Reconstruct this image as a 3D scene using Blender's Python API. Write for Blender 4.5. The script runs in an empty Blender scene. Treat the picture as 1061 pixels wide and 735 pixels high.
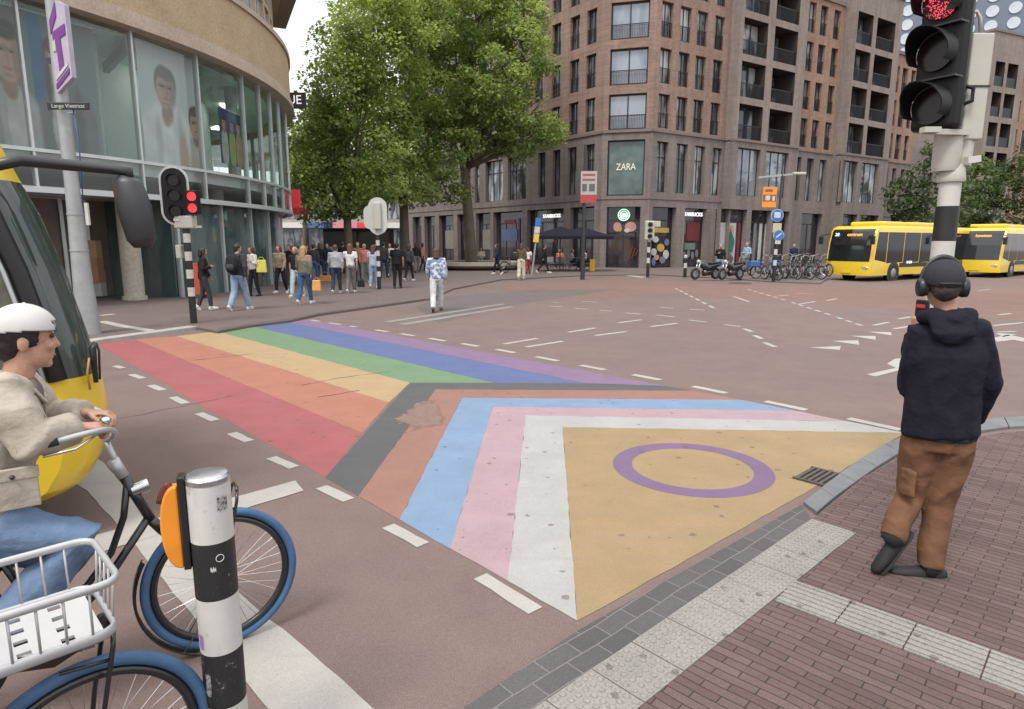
import bpy, bmesh, math, random
import numpy as np
from mathutils import Vector, Matrix, noise as mnoise
R=math.radians; PI=math.pi
random.seed(7); np.random.seed(7)
SC=bpy.context.scene; COL=SC.collection
# ---------------------------------------------------------------- camera model (photo pixels, 1061 x 735)
PW,PH=1061.0,735.0; FPX=664.0; HY=250.5; ROLL=.0025; CH=1.92
PITCH=math.atan((PH/2-HY)/FPX)
def ray(px,py):
    u=px-PW/2; v=py-PH/2; c,s=math.cos(ROLL),math.sin(ROLL); u,v=c*u+s*v,-s*u+c*v
    d=Vector((u,FPX*math.cos(PITCH)-v*math.sin(PITCH),-FPX*math.sin(PITCH)-v*math.cos(PITCH)))
    return d/d.y
def G(px,py,z=0.0):
    d=ray(px,py); t=(z-CH)/d.z
    return Vector((d.x*t,t,z))
def A(px,py,Y):
    d=ray(px,py)*Y
    return Vector((d.x,Y,CH+d.z))
def proj(p):
    x,y,z=p[0],p[1],p[2]-CH
    cp,sp=math.cos(PITCH),math.sin(PITCH)
    d=y*cp-z*sp; v=-(y*sp+z*cp); u=x*FPX/d; v=v*FPX/d
    c,s=math.cos(ROLL),math.sin(ROLL); u,v=c*u-s*v,s*u+c*v
    return (u+PW/2,v+PH/2)
# ---------------------------------------------------------------- materials
MATS={}
def lin(c): return tuple(((v/255)/12.92 if v/255<=.04045 else ((v/255+.055)/1.055)**2.4) for v in c)
class NT:
    def __init__(s,name):
        s.m=bpy.data.materials.new(name); s.m.use_nodes=True; s.t=s.m.node_tree; s.n=s.t.nodes; s.l=s.t.links
        s.b=s.n['Principled BSDF']; s.tc=None
    def add(s,ty,**k):
        n=s.n.new(ty)
        for a,v in k.items():
            if a.startswith('i_'):
                key=a[2:].replace('_',' ')
                n.inputs[key].default_value=v
            else: setattr(n,a,v)
        return n
    def link(s,a,b): s.l.new(a,b)
    def coord(s,which='Object'):
        if s.tc is None: s.tc=s.add('ShaderNodeTexCoord')
        return s.tc.outputs[which]
    def noise(s,scale,detail=4,rough=.6,vec=None):
        n=s.add('ShaderNodeTexNoise'); n.inputs['Scale'].default_value=scale; n.inputs['Detail'].default_value=detail; n.inputs['Roughness'].default_value=rough
        s.link(vec or s.coord(),n.inputs['Vector']); return n.outputs['Fac']
    def ramp(s,fac,stops):
        r=s.add('ShaderNodeValToRGB'); e=r.color_ramp.elements
        while len(e)<len(stops): e.new(.5)
        for el,(p,c) in zip(e,stops):
            el.position=p; el.color=(c[0],c[1],c[2],1) if hasattr(c,'__len__') else (c,c,c,1)
        s.link(fac,r.inputs['Fac']); return r.outputs['Color']
    def mix(s,fac,a,b,mode='MIX'):
        n=s.add('ShaderNodeMix',data_type='RGBA',blend_type=mode)
        for sock,v in ((n.inputs[0],fac),(n.inputs[6],a),(n.inputs[7],b)):
            if isinstance(v,bpy.types.NodeSocket): s.link(v,sock)
            elif hasattr(v,'__len__'): sock.default_value=(v[0],v[1],v[2],1)
            else: sock.default_value=v
        return n.outputs[2]
    def math(s,op,a,b=0.0,c=None):
        n=s.add('ShaderNodeMath',operation=op)
        for i,v in enumerate((a,b) if c is None else (a,b,c)):
            if isinstance(v,bpy.types.NodeSocket): s.link(v,n.inputs[i])
            else: n.inputs[i].default_value=v
        return n.outputs[0]
    def color(s,v):
        if isinstance(v,bpy.types.NodeSocket): s.link(v,s.b.inputs['Base Color'])
        else: s.b.inputs['Base Color'].default_value=(v[0],v[1],v[2],1)
    def bump(s,h,strength=.3,dist=.01):
        n=s.add('ShaderNodeBump'); n.inputs['Strength'].default_value=strength; n.inputs['Distance'].default_value=dist
        s.link(h,n.inputs['Height']); s.link(n.outputs[0],s.b.inputs['Normal'])
    def set(s,**k):
        for a,v in k.items(): s.b.inputs[a.replace('_',' ')].default_value=v
        return s
def mat(name,c,rough=.6,metal=0,var=.12,scale=6,bump=0,bscale=60,spec=.5,coat=0,dirt=0):
    """plain material: base colour (linear) with soft noise variation, optional bump and dirt"""
    if name in MATS: return MATS[name]
    t=NT(name); d=1-var; u=1+var
    f=t.noise(scale,5,.65)
    col=t.ramp(f,[(.3,[x*d for x in c]),(.7,[min(1,x*u) for x in c])])
    if dirt:
        g=t.ramp(t.noise(scale*.37+1.3,8,.75),[(.48,0.0),(.66,1.0)])
        col=t.mix(t.math('MULTIPLY',g,dirt),col,[x*.35+.01 for x in c])
    t.color(col); t.set(Roughness=rough,Metallic=metal)
    t.b.inputs['Specular IOR Level'].default_value=spec
    if coat: t.b.inputs['Coat Weight'].default_value=coat; t.b.inputs['Coat Roughness'].default_value=.08
    if bump: t.bump(t.noise(bscale,6,.7),bump,.01)
    MATS[name]=t.m; return t.m
def emit(name,c,strength,base=(.02,.02,.02)):
    if name in MATS: return MATS[name]
    t=NT(name); t.color(base); t.b.inputs['Emission Color'].default_value=(*c,1); t.b.inputs['Emission Strength'].default_value=strength
    MATS[name]=t.m; return t.m
# ---------------------------------------------------------------- objects
WM={}
def tag(o,label=None,cat=None,group=None,kind=None):
    if label: o['label']=label
    if cat: o['category']=cat
    if group: o['group']=group
    if kind: o['kind']=kind
    return o
def thing(name,label,cat,loc=(0,0,0),rz=0,group=None):
    o=bpy.data.objects.new(name,None); COL.objects.link(o); o.location=loc; o.rotation_euler=(0,0,rz); o.empty_display_size=.2
    WM[o]=Matrix.Translation(Vector(loc))@Matrix.Rotation(rz,4,'Z')
    return tag(o,label,cat,group)
def link(name,me,m,parent=None,world=False,smooth=None):
    o=bpy.data.objects.new(name,me); COL.objects.link(o)
    if m is not None:
        for mm in (m if isinstance(m,(list,tuple)) else [m]): me.materials.append(mm)
    if parent is not None:
        o.parent=parent
        if world: o.matrix_parent_inverse=wm(parent).inverted()
    if smooth is not None: me.shade_smooth() if smooth else me.shade_flat()
    return o
def wm(o):
    if o in WM: return WM[o]
    if o.parent: return wm(o.parent)@o.matrix_parent_inverse@o.matrix_basis
    return o.matrix_basis.copy()
def dup(root,loc=None,rz=None,label=None,group=None,matmap=None):
    def rec(o,par):
        c=o.copy(); COL.objects.link(c)
        if par is not None: c.parent=par; c.matrix_parent_inverse=o.matrix_parent_inverse.copy()
        if matmap and c.type=='MESH' and any(mm and mm.name in matmap for mm in c.data.materials):
            key=(c.data.name,tuple(sorted(matmap.items())))
            if key not in MCACHE:
                d=c.data.copy()
                for i,mm in enumerate(d.materials):
                    if mm and mm.name in matmap: d.materials[i]=MATS[matmap[mm.name]]
                MCACHE[key]=d
            c.data=MCACHE[key]
        for ch in KIDS(o): rec(ch,c)
        return c
    r=rec(root,None)
    if loc is not None: r.location=loc
    if rz is not None: r.rotation_euler=(0,0,rz)
    WM[r]=Matrix.Translation(r.location)@Matrix.Rotation(r.rotation_euler[2],4,'Z')
    return tag(r,label,None,group)
MCACHE={}
def KIDS(o): return [c for c in COL.objects if c.parent==o]
class MB:
    """collects geometry for ONE mesh"""
    def __init__(s): s.v=[]; s.f=[]; s.mi=[]; s.m=0
    def vert(s,p): s.v.append((p[0],p[1],p[2])); return len(s.v)-1
    def face(s,idx): s.f.append(tuple(idx)); s.mi.append(s.m)
    def poly(s,pts): b=len(s.v); s.v+= [tuple(p) for p in pts]; s.face(range(b,b+len(pts))); return s
    def box(s,c,size,rot=None,taper=1.0):
        b=len(s.v); hx,hy,hz=size[0]/2,size[1]/2,size[2]/2
        for z in (-1,1):
            k=taper if z>0 else 1
            for x,y in ((-1,-1),(1,-1),(1,1),(-1,1)):
                p=Vector((x*hx*k,y*hy*k,z*hz))
                if rot is not None: p=rot@p
                s.v.append((p.x+c[0],p.y+c[1],p.z+c[2]))
        for f in ((3,2,1,0),(4,5,6,7),(0,1,5,4),(1,2,6,5),(2,3,7,6),(3,0,4,7)): s.face([b+i for i in f])
        return s
    def b2(s,x0,x1,y0,y1,z0,z1): return s.box(((x0+x1)/2,(y0+y1)/2,(z0+z1)/2),(x1-x0,y1-y0,z1-z0))
    def prism(s,pts,z0,z1):
        """polygon (xy list) extruded z0..z1"""
        n=len(pts); b=len(s.v)
        for z in (z0,z1):
            for p in pts: s.v.append((p[0],p[1],z))
        ar=sum(pts[i][0]*pts[(i+1)%n][1]-pts[(i+1)%n][0]*pts[i][1] for i in range(n))
        o=list(range(n)) if ar>0 else list(range(n-1,-1,-1))
        s.face([b+n+i for i in o]); s.face([b+i for i in reversed(o)])
        for k in range(n):
            i,j=o[k],o[(k+1)%n]; s.face([b+i,b+j,b+n+j,b+n+i])
        return s
    def extr(s,pts,d):
        """planar polygon pts (3d) extruded by vector d"""
        n=len(pts); b=len(s.v); d=Vector(d)
        for p in pts: s.v.append(tuple(p))
        for p in pts: s.v.append(tuple(Vector(p)+d))
        s.face([b+i for i in range(n)][::-1]); s.face([b+n+i for i in range(n)])
        for i in range(n): j=(i+1)%n; s.face([b+i,b+j,b+n+j,b+n+i])
        return s
    def tube(s,pts,rad,n=8,side=None,caps=True,closed=False):
        P=[Vector(p) for p in pts]; m=len(P)
        if isinstance(rad,tuple) or not hasattr(rad,'__len__'): rad=[rad]*m
        T=[]
        for i in range(m):
            if closed: t=P[(i+1)%m]-P[i-1]
            else: t=P[min(i+1,m-1)]-P[max(i-1,0)]
            T.append(t.normalized() if t.length>1e-9 else Vector((0,0,1)))
        if side is None:
            a=Vector((0,0,1)) if abs(T[0].z)<.9 else Vector((1,0,0)); u=(a-T[0]*a.dot(T[0])).normalized()
        rings=[]
        for i in range(m):
            if side is not None: u=Vector(side if not isinstance(side,list) else side[i])
            u=(u-T[i]*u.dot(T[i]));
            u=u.normalized() if u.length>1e-6 else T[i].orthogonal().normalized()
            w=T[i].cross(u); r=rad[i]; a,bb=(r if hasattr(r,'__len__') else (r,r))
            b=len(s.v)
            for k in range(n):
                th=2*PI*k/n; q=P[i]+u*(a*math.cos(th))+w*(bb*math.sin(th)); s.v.append((q.x,q.y,q.z))
            rings.append(b)
        for i in range(m if closed else m-1):
            a,b=rings[i],rings[(i+1)%m]
            for k in range(n): s.face([a+k,a+(k+1)%n,b+(k+1)%n,b+k])
        if caps and not closed:
            s.face([rings[0]+k for k in range(n)][::-1]); s.face([rings[-1]+k for k in range(n)])
        return s
    def cyl(s,p0,p1,r0,r1=None,n=16): return s.tube([p0,p1],[r0,r0 if r1 is None else r1],n)
    def bar(s,p0,p1,w,h=None,up=(0,0,1)):
        p0,p1=Vector(p0),Vector(p1); h=w if h is None else h
        t=(p1-p0).normalized(); u=Vector(up); u=u-t*u.dot(t)
        if u.length<1e-4: u=t.orthogonal()
        u.normalize(); x=t.cross(u); b=len(s.v)
        for p in (p0,p1):
            for a,c in ((-1,-1),(1,-1),(1,1),(-1,1)): q=p+x*(a*w/2)+u*(c*h/2); s.v.append((q.x,q.y,q.z))
        for f in ((0,1,2,3),(7,6,5,4),(4,5,1,0),(5,6,2,1),(6,7,3,2),(7,4,0,3)): s.face([b+i for i in f])
        return s
    def ball(s,c,r,n=12,m=8,rot=None):
        r=r if hasattr(r,'__len__') else (r,r,r); b=len(s.v)
        for i in range(m+1):
            ph=PI*i/m
            for k in range(n):
                th=2*PI*k/n; p=Vector((r[0]*math.sin(ph)*math.cos(th),r[1]*math.sin(ph)*math.sin(th),r[2]*math.cos(ph)))
                if rot is not None: p=rot@p
                s.v.append((p.x+c[0],p.y+c[1],p.z+c[2]))
        for i in range(m):
            for k in range(n): s.face([b+i*n+k,b+(i+1)*n+k,b+(i+1)*n+(k+1)%n,b+i*n+(k+1)%n])
        return s
    def ring(s,c,nrm,Rr,r,n=40,m=8,arc=(0,2*PI)):
        nn=Vector(nrm).normalized(); u=nn.orthogonal().normalized() if abs(nn.z)>.9 else nn.cross(Vector((0,0,1))).normalized(); w=nn.cross(u)
        full=abs(arc[1]-arc[0]-2*PI)<1e-6; k=n if full else n+1
        pts=[Vector(c)+u*(Rr*math.cos(arc[0]+(arc[1]-arc[0])*i/n))+w*(Rr*math.sin(arc[0]+(arc[1]-arc[0])*i/n)) for i in range(k)]
        return s.tube(pts,r,m,closed=full,side=[nn]*k)
    def disc(s,c,nrm,r,d=.01,n=24,r2=None):
        nn=Vector(nrm).normalized(); return s.tube([Vector(c)-nn*d/2,Vector(c)+nn*d/2],[r,r2 or r],n)
    def mesh(s,name):
        me=bpy.data.meshes.new(name); me.from_pydata(s.v,[],s.f); me.update()
        if any(s.mi): me.polygons.foreach_set('material_index',s.mi)
        return me
    def build(s,name,m,parent=None,world=False,smooth=None,bevel=0,seg=2,auto=None,rc=True):
        me=s.mesh(name)
        if bevel or smooth or rc:
            bm=bmesh.new(); bm.from_mesh(me)
            if smooth: bmesh.ops.remove_doubles(bm,verts=bm.verts,dist=1e-5)
            if rc: bmesh.ops.recalc_face_normals(bm,faces=bm.faces)
            if bevel:
                es=[e for e in bm.edges if len(e.link_faces)==2 and e.calc_face_angle(0)>.5]
                bmesh.ops.bevel(bm,geom=es,offset=bevel,segments=seg,affect='EDGES',profile=.5,clamp_overlap=True)
            bm.to_mesh(me); bm.free()
        o=link(name,me,m,parent,world)
        if auto is not None:
            me.shade_smooth(); me.set_sharp_from_angle(angle=R(auto))
        elif smooth: me.shade_smooth()
        return o
def ev(o):
    dg=bpy.context.evaluated_depsgraph_get(); dg.update()
    me=bpy.data.meshes.new_from_object(o.evaluated_get(dg)); me.name=o.name
    return me
def fuse(mb,voxel,smooth=6,fold=0,fscale=8,fstretch=(1,1,1),seed=0):
    """voxel-remesh a bag of overlapping closed shells to one continuous skin; optional noise folds"""
    me=mb.mesh('tmp'); o=bpy.data.objects.new('tmp',me); COL.objects.link(o)
    m=o.modifiers.new('r','REMESH'); m.mode='VOXEL'; m.voxel_size=voxel; m.use_smooth_shade=True
    if smooth: q=o.modifiers.new('s','SMOOTH'); q.factor=.5; q.iterations=smooth
    out=ev(o); bpy.data.objects.remove(o); bpy.data.meshes.remove(me)
    if fold:
        n=len(out.vertices); co=np.empty(n*3,'f'); no=np.empty(n*3,'f'); out.vertices.foreach_get('co',co); out.vertices.foreach_get('normal',no)
        co=co.reshape(-1,3); no=no.reshape(-1,3)
        for i in range(n):
            p=co[i]; q=Vector((p[0]*fstretch[0]*fscale+seed,p[1]*fstretch[1]*fscale,p[2]*fstretch[2]*fscale))
            w=mnoise.noise(q); w2=mnoise.noise(q*2.3+Vector((5,1,2)))
            co[i]+=no[i]*fold*((1-abs(w)*2.2)+.5*w2)
        out.vertices.foreach_set('co',co.reshape(-1)); out.update()
    out.shade_smooth(); return out
def text_mesh(s,size,extr=.004,align='CENTER'):
    c=bpy.data.curves.new('t','FONT'); c.body=s; c.size=size; c.extrude=extr; c.align_x=align; c.align_y='CENTER'
    o=bpy.data.objects.new('t',c); COL.objects.link(o); me=ev(o); bpy.data.objects.remove(o); return me
def text(name,s,size,m,parent,pos,right,up,extr=.004,bold=0,squash=1.0,world=True):
    """lettering in the plane (right, up) at pos"""
    me=text_mesh(s,size,extr); r=Vector(right).normalized(); u=Vector(up).normalized(); n=r.cross(u)
    for v in me.vertices: v.co=Vector(pos)+r*(v.co.x*squash)+u*v.co.y+n*v.co.z
    return link(name,me,m,parent,world)
# ================================================================ camera, light, sky
cd=bpy.data.cameras.new('camera'); cam=bpy.data.objects.new('camera',cd); COL.objects.link(cam); SC.camera=cam
cd.sensor_fit='HORIZONTAL'; cd.sensor_width=36; cd.lens=36*FPX/PW; cd.clip_end=900; cd.clip_start=.05
cam.location=(0,0,CH)
cam.rotation_mode='QUATERNION'
q=Matrix.Rotation(R(90)-PITCH,3,'X')@Matrix.Rotation(ROLL,3,'Z')
cam.rotation_quaternion=q.to_quaternion()
SUN_EL,SUN_AZ=58,-150      # azimuth: bearing of the sun from +Y, clockwise
w=bpy.data.worlds.new('World'); SC.world=w; w.use_nodes=True; nt=w.node_tree
bg=nt.nodes['Background']; sky=nt.nodes.new('ShaderNodeTexSky'); sky.sky_type='NISHITA'; sky.sun_disc=False
sky.sun_elevation=R(SUN_EL); sky.sun_rotation=R(SUN_AZ); sky.air_density=1.0; sky.dust_density=1.5; sky.ozone_density=1.0
hs=nt.nodes.new('ShaderNodeHueSaturation'); hs.inputs['Saturation'].default_value=.12
nt.links.new(sky.outputs[0],hs.inputs['Color'])
cl=nt.nodes.new('ShaderNodeMix'); cl.data_type='RGBA'; cl.inputs[0].default_value=.72; cl.inputs[7].default_value=(7.6,7.7,7.9,1)   # cloud sheet
nt.links.new(hs.outputs[0],cl.inputs[6])
# soft unbroken cloud sheet: low-contrast noise over the sky's brightness
tc=nt.nodes.new('ShaderNodeTexCoord'); nz=nt.nodes.new('ShaderNodeTexNoise'); nz.inputs['Scale'].default_value=2.2; nz.inputs['Detail'].default_value=5
mp=nt.nodes.new('ShaderNodeMapping'); mp.inputs['Scale'].default_value=(1,1,2.5); nt.links.new(tc.outputs['Generated'],mp.inputs[0]); nt.links.new(mp.outputs[0],nz.inputs['Vector'])
mr=nt.nodes.new('ShaderNodeMapRange'); mr.inputs[1].default_value=.3; mr.inputs[2].default_value=.7; mr.inputs[3].default_value=.8; mr.inputs[4].default_value=1.15
nt.links.new(nz.outputs['Fac'],mr.inputs[0])
mx=nt.nodes.new('ShaderNodeMix'); mx.data_type='RGBA'; mx.blend_type='MULTIPLY'; mx.inputs[0].default_value=1
nt.links.new(cl.outputs[2],mx.inputs[6]); nt.links.new(mr.outputs[0],mx.inputs[7]); nt.links.new(mx.outputs[2],bg.inputs[0])
# overcast skies are brighter overhead than at the horizon
sp=nt.nodes.new('ShaderNodeSeparateXYZ'); nt.links.new(tc.outputs['Generated'],sp.inputs[0])
m2=nt.nodes.new('ShaderNodeMapRange'); m2.inputs[1].default_value=0; m2.inputs[2].default_value=1; m2.inputs[3].default_value=.62; m2.inputs[4].default_value=1.35
nt.links.new(sp.outputs[2],m2.inputs[0])
m3=nt.nodes.new('ShaderNodeMix'); m3.data_type='RGBA'; m3.blend_type='MULTIPLY'; m3.inputs[0].default_value=1
nt.links.new(mx.outputs[2],m3.inputs[6]); nt.links.new(m2.outputs[0],m3.inputs[7]); nt.links.new(m3.outputs[2],bg.inputs[0])
bg.inputs[1].default_value=.12
sd=bpy.data.lights.new('sun','SUN'); sd.energy=1.45; sd.angle=R(18); sd.color=(1,.95,.88)
so=bpy.data.objects.new('sun',sd); COL.objects.link(so)
az=R(SUN_AZ); el=R(SUN_EL); sv=Vector((math.sin(az)*math.cos(el),math.cos(az)*math.cos(el),math.sin(el)))
so.rotation_mode='QUATERNION'; so.rotation_quaternion=sv.to_track_quat('Z','Y')
SC.view_settings.view_transform='Standard'; SC.view_settings.look='None'; SC.view_settings.gamma=1; SC.view_settings.exposure=.97
SC.cycles.max_bounces=6; SC.cycles.transparent_max_bounces=12
# ================================================================ ground
def zr(x,y):
    """the busway on the right lies a little lower than the square"""
    t=min(1,max(0,(x-15.2)/3)); t=t*t*(3-2*t); u=min(1,max(0,(y-27)/7)); u=u*u*(3-2*u)
    return -.12*t*u
KB=.006
def asphalt(name,base,red,speck=.35):
    t=NT(name)
    big=t.ramp(t.noise(.16,6,.62),[(.36,base),(.66,red)])
    mid=t.ramp(t.noise(1.7,8,.7),[(.3,.9),(.7,1.08)])
    c=t.mix(1,big,mid,'MULTIPLY')
    st=t.ramp(t.noise(.55,8,.75),[(.52,1.0),(.62,.91),(.7,1.0)])
    c=t.mix(.8,c,st,'MULTIPLY')
    fine=t.ramp(t.noise(210,2,.5),[(.32,1-speck),(.5,1.0),(.72,1+speck*1.3)])
    c=t.mix(1,c,fine,'MULTIPLY'); g=t.ramp(t.noise(45,3,.7),[(.3,.9),(.7,1.1)]); c=t.mix(1,c,g,'MULTIPLY')
    t.color(c); t.set(Roughness=.86); t.b.inputs['Specular IOR Level'].default_value=.3
    t.bump(t.noise(190,3,.6),.35,.004); MATS[name]=t.m; return t.m
M_road=asphalt('asphalt',(.146,.107,.097),(.167,.119,.105))
M_red=asphalt('red_asphalt',(.165,.102,.085),(.185,.115,.096),.25)
M_plaza=asphalt('plaza_paving_mix',(.125,.101,.094),(.137,.106,.098),.25)
xs=sorted(set([-160,-110,-70,-40,-25,-15]+[i*1.0 for i in range(-10,60,2)]+[14.2+i*.5 for i in range(11)]+[70,90,120,180]))
ys=[-60,-30,-12,-4,0,4,8,12,16]+[17+i for i in range(0,20)]+[40,50,70,100,150,260]
mb=MB(); n=len(xs)
for y in ys:
    for x in xs: mb.vert((x,y,zr(x,y)))
for j in range(len(ys)-1):
    for i in range(n-1): mb.face([j*n+i,j*n+i+1,(j+1)*n+i+1,(j+1)*n+i])
tag(mb.build('road',M_road,rc=False),kind='structure')
def sheet(name,pts,m,z=.004,parent=None,px=True,kind='structure',jit=0):
    p=[G(*q) for q in pts] if px else [Vector(q) for q in pts]
    if jit:
        r_=random.Random(int(abs(p[0].x*997+p[0].y*131))); pf=[]
        for a_,c_ in zip(p,p[1:]+p[:1]):
            L_=(c_-a_).length; k_=max(1,int(L_/.12)); d_=(c_-a_).normalized(); n_=Vector((-d_.y,d_.x,0))
            for i_ in range(k_): pf.append(a_.lerp(c_,i_/k_)+(n_*r_.gauss(0,jit) if i_ else Vector((0,0,0))))
        p=pf
    b=MB(); b.poly([(q.x,q.y,zr(q.x,q.y)+z) for q in p])
    me=b.mesh(name); bm=bmesh.new(); bm.from_mesh(me)
    bm.normal_update()
    for f in bm.faces:
        if f.normal.z<0: f.normal_flip()
    if len(p)>4: bmesh.ops.triangulate(bm,faces=bm.faces)
    bm.to_mesh(me); bm.free()
    o=link(name,me,m,parent)
    if kind and parent is None: o['kind']=kind
    return o
# reddish surfacing of the far carriageway and greyish worn bands
sheet('road_surface_band',[(520,297),(640,291),(850,297),(1061,300),(1400,330),(1200,345),(900,318),(700,305),(540,312)],M_red,.002)
sheet('road_surface_band',[(455,335),(520,318),(640,300),(560,300),(455,308),(430,318)],asphalt('grey_asphalt',(.115,.098,.094),(.125,.105,.1),.25),.003)
# ---- painted crossing
def worn(name):
    t=NT(name); c=t.ramp(t.noise(9,8,.75),[(.3,(.135,.09,.074)),(.7,(.215,.14,.108))]); f=t.ramp(t.noise(190,2,.5),[(.3,.75),(.7,1.25)]); t.color(t.mix(1,c,f,'MULTIPLY')); t.set(Roughness=.9)
    an=t.add('ShaderNodeAttribute'); an.attribute_name='rim'; k=t.math('GREATER_THAN',t.math('ADD',an.outputs['Fac'],t.math('MULTIPLY',t.math('SUBTRACT',t.noise(9,9,.8),.5),2.4)),.33)
    tr=t.add('ShaderNodeBsdfTransparent'); ms=t.add('ShaderNodeMixShader'); t.link(k,ms.inputs[0]); t.link(tr.outputs[0],ms.inputs[1]); t.link(t.b.outputs[0],ms.inputs[2]); out=[n for n in t.n if n.type=='OUTPUT_MATERIAL'][0]; t.link(ms.outputs[0],out.inputs[0]); return t.m
def paint(name,c,wear=.3,spots=True):
    if name in MATS: return MATS[name]
    t=NT(name)
    v=t.ramp(t.noise(2.2,9,.7),[(.3,.88),(.7,1.08)]); col=t.mix(1,c,v,'MULTIPLY')
    stn=t.ramp(t.noise(.9,9,.78),[(.5,0.0),(.72,1.0)])
    col=t.mix(t.math('MULTIPLY',stn,wear*.6),col,[x*.55+.05 for x in c])
    fine=t.ramp(t.noise(150,3,.6),[(.3,.84),(.6,1.05)]); col=t.mix(1,col,fine,'MULTIPLY')
    wr=t.ramp(t.noise(26,10,.8),[(.6,0.0),(.72,1.0)]); col=t.mix(t.math('MULTIPLY',wr,wear),col,(.14,.11,.1))
    # wheel scuffs: long thin streaks along the driving direction
    mp=t.add('ShaderNodeMapping'); mp.inputs['Rotation'].default_value=(0,0,R(-43)); mp.inputs['Scale'].default_value=(.25,4.5,1)
    t.link(t.coord(),mp.inputs[0]); s=t.ramp(t.noise(1.3,6,.6,mp.outputs[0]),[(.56,0.0),(.7,1.0)]); col=t.mix(t.math('MULTIPLY',s,.45),col,[x*.6+.06 for x in c])
    if spots:
        vo=t.add('ShaderNodeTexVoronoi',voronoi_dimensions='2D'); vo.inputs['Scale'].default_value=6.5; t.link(t.coord(),vo.inputs['Vector'])
        nz=t.math('MULTIPLY_ADD',t.noise(38,3,.6),.34,-.14)
        vsep=t.add('ShaderNodeSeparateColor'); t.link(vo.outputs['Color'],vsep.inputs[0]); d=t.math('ADD',vo.outputs['Distance'],nz); k=t.math('LESS_THAN',d,t.math('MULTIPLY_ADD',t.math('POWER',vsep.outputs[1],2.4),.17,.035))
        sel=t.add('ShaderNodeSeparateColor'); t.link(vo.outputs['Color'],sel.inputs[0]); k=t.math('MULTIPLY',k,t.math('GREATER_THAN',sel.outputs[0],.70))
        col=t.mix(t.math('MULTIPLY',k,.58),col,(.07,.05,.04))
    t.color(col); t.set(Roughness=.75); t.bump(t.noise(170,3,.6),.25,.003); MATS[name]=t.m; return t.m
K=1/2.0
def P3(r,g,b):
    c=[v*K for v in lin((r,g,b))]; m=sum(c)/3; return [m+(v-m)*.72 for v in c]
cw=thing('crosswalk','wide rainbow and progress pride crossing painted across the road','crossing',G(480,420)); del cw['label'],cw['category']; cw['kind']='structure'
ZS=[.0006]
def stripe(name,pts,col,z=.005,lab=None,wear=.5):
    ZS[0]+=.0002
    o=sheet(name,pts,paint('paint_'+name,P3(*col),wear),ZS[0],None,kind=None,jit=.0028); o.parent=cw; o.matrix_parent_inverse=WM[cw].inverted()
    if lab: o['label']=lab
    return o
stripe('red_stripe',[(97.6,355),(140.5,352),(375.2,448.6),(337,494.9)],(207,88,92))
stripe('orange_stripe',[(140.5,352),(183,348.5),(402.9,417.1),(375.2,448.6)],(220,128,88))
stripe('yellow_stripe',[(183,348.5),(225,343.6),(424.8,396.8),(402.9,417.1)],(224,182,112))
stripe('green_stripe',[(225,343.6),(259.5,337.8),(512.4,396.9),(424.8,396.8)],(128,176,118))
stripe('blue_stripe',[(259.5,337.8),(298,333.6),(605.6,397.2),(512.4,396.9)],(94,118,190))
stripe('purple_stripe',[(298,333.6),(320.7,331.5),(690,400.2),(605.6,397.2)],(160,118,170))
stripe('black_chevron',[(424.8,396.8),(512.4,396.9),(605.6,397.2),(690,400.2),(718,405.2),(451.4,403.8),(371.4,514.5),(337,494.9)],(106,105,108))
stripe('brown_chevron',[(451.4,403.8),(718,405.2),(768,414.6),(479,412.4),(413.9,538.8),(371.4,514.5)],(192,128,104))
stripe('light_blue_chevron',[(479,412.4),(768,414.6),(826,426.3),(510.5,421.5),(466.3,568.7),(413.9,538.8)],(134,176,222))
stripe('pink_chevron',[(510.5,421.5),(826,426.3),(878,437),(544.8,430.5),(526.3,602.5),(466.3,568.7)],(214,170,178))
stripe('white_chevron',[(544.8,430.5),(878,437),(938,449),(582.9,442.9),(598,643.8),(526.3,602.5)],(208,206,200))
stripe('gold_triangle',[(582.9,442.9),(938,449),(840,507.6),(642,620),(598,643.8)],(200,164,98))
# purple ring, a true circle on the ground
e=[G(635.9,479.4),G(802.7,494.9),G(699,457.6),G(738.5,513.9)]
c0=(e[0]+e[1]+e[2]+e[3])/4; r0=((e[0]-e[1]).length+(e[2]-e[3]).length)/4
mb=MB(); N=72; wd=.165; ZR=.0042
for k in range(N):
    a=2*PI*k/N; 
    for rr in (r0,r0-wd): mb.vert((c0.x+rr*math.cos(a),c0.y+rr*math.sin(a),ZR))
for k in range(N): j=(k+1)%N; mb.face([2*k,2*j,2*j+1,2*k+1])
o=mb.build('purple_ring',paint('paint_ring',P3(148,104,158),.2),cw,True)
# worn blotch on the chevron corner
pts=[(402,437),(418,428),(432,416),(448,414),(455,419),(458,428),(462,433),(459,440),(452,444),(440,443),(428,446),(420,441)]
wp=[G(*p) for p in pts]; cc_=sum(wp,Vector())/len(wp); b=MB(); b.vert((cc_.x,cc_.y,.0043)); rv=[0]
for f_ in (.55,1.12):
    for p in wp: b.vert((cc_.x+(p.x-cc_.x)*f_,cc_.y+(p.y-cc_.y)*f_,.0043))
n_=len(wp)
for k in range(n_): j=(k+1)%n_; b.face([0,1+k,1+j]); b.face([1+k,1+n_+k,1+n_+j,1+j])
me=b.mesh('worn_patch'); at=me.attributes.new('rim','FLOAT','POINT'); at.data.foreach_set('value',[1.0]+[.85]*n_+[0.0]*n_); bm=bmesh.new(); bm.from_mesh(me); bmesh.ops.recalc_face_normals(bm,faces=bm.faces); bm.to_mesh(me); bm.free(); o=link('worn_patch',me,worn('worn_paint')); o.parent=cw; o.matrix_parent_inverse=WM[cw].inverted()
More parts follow.
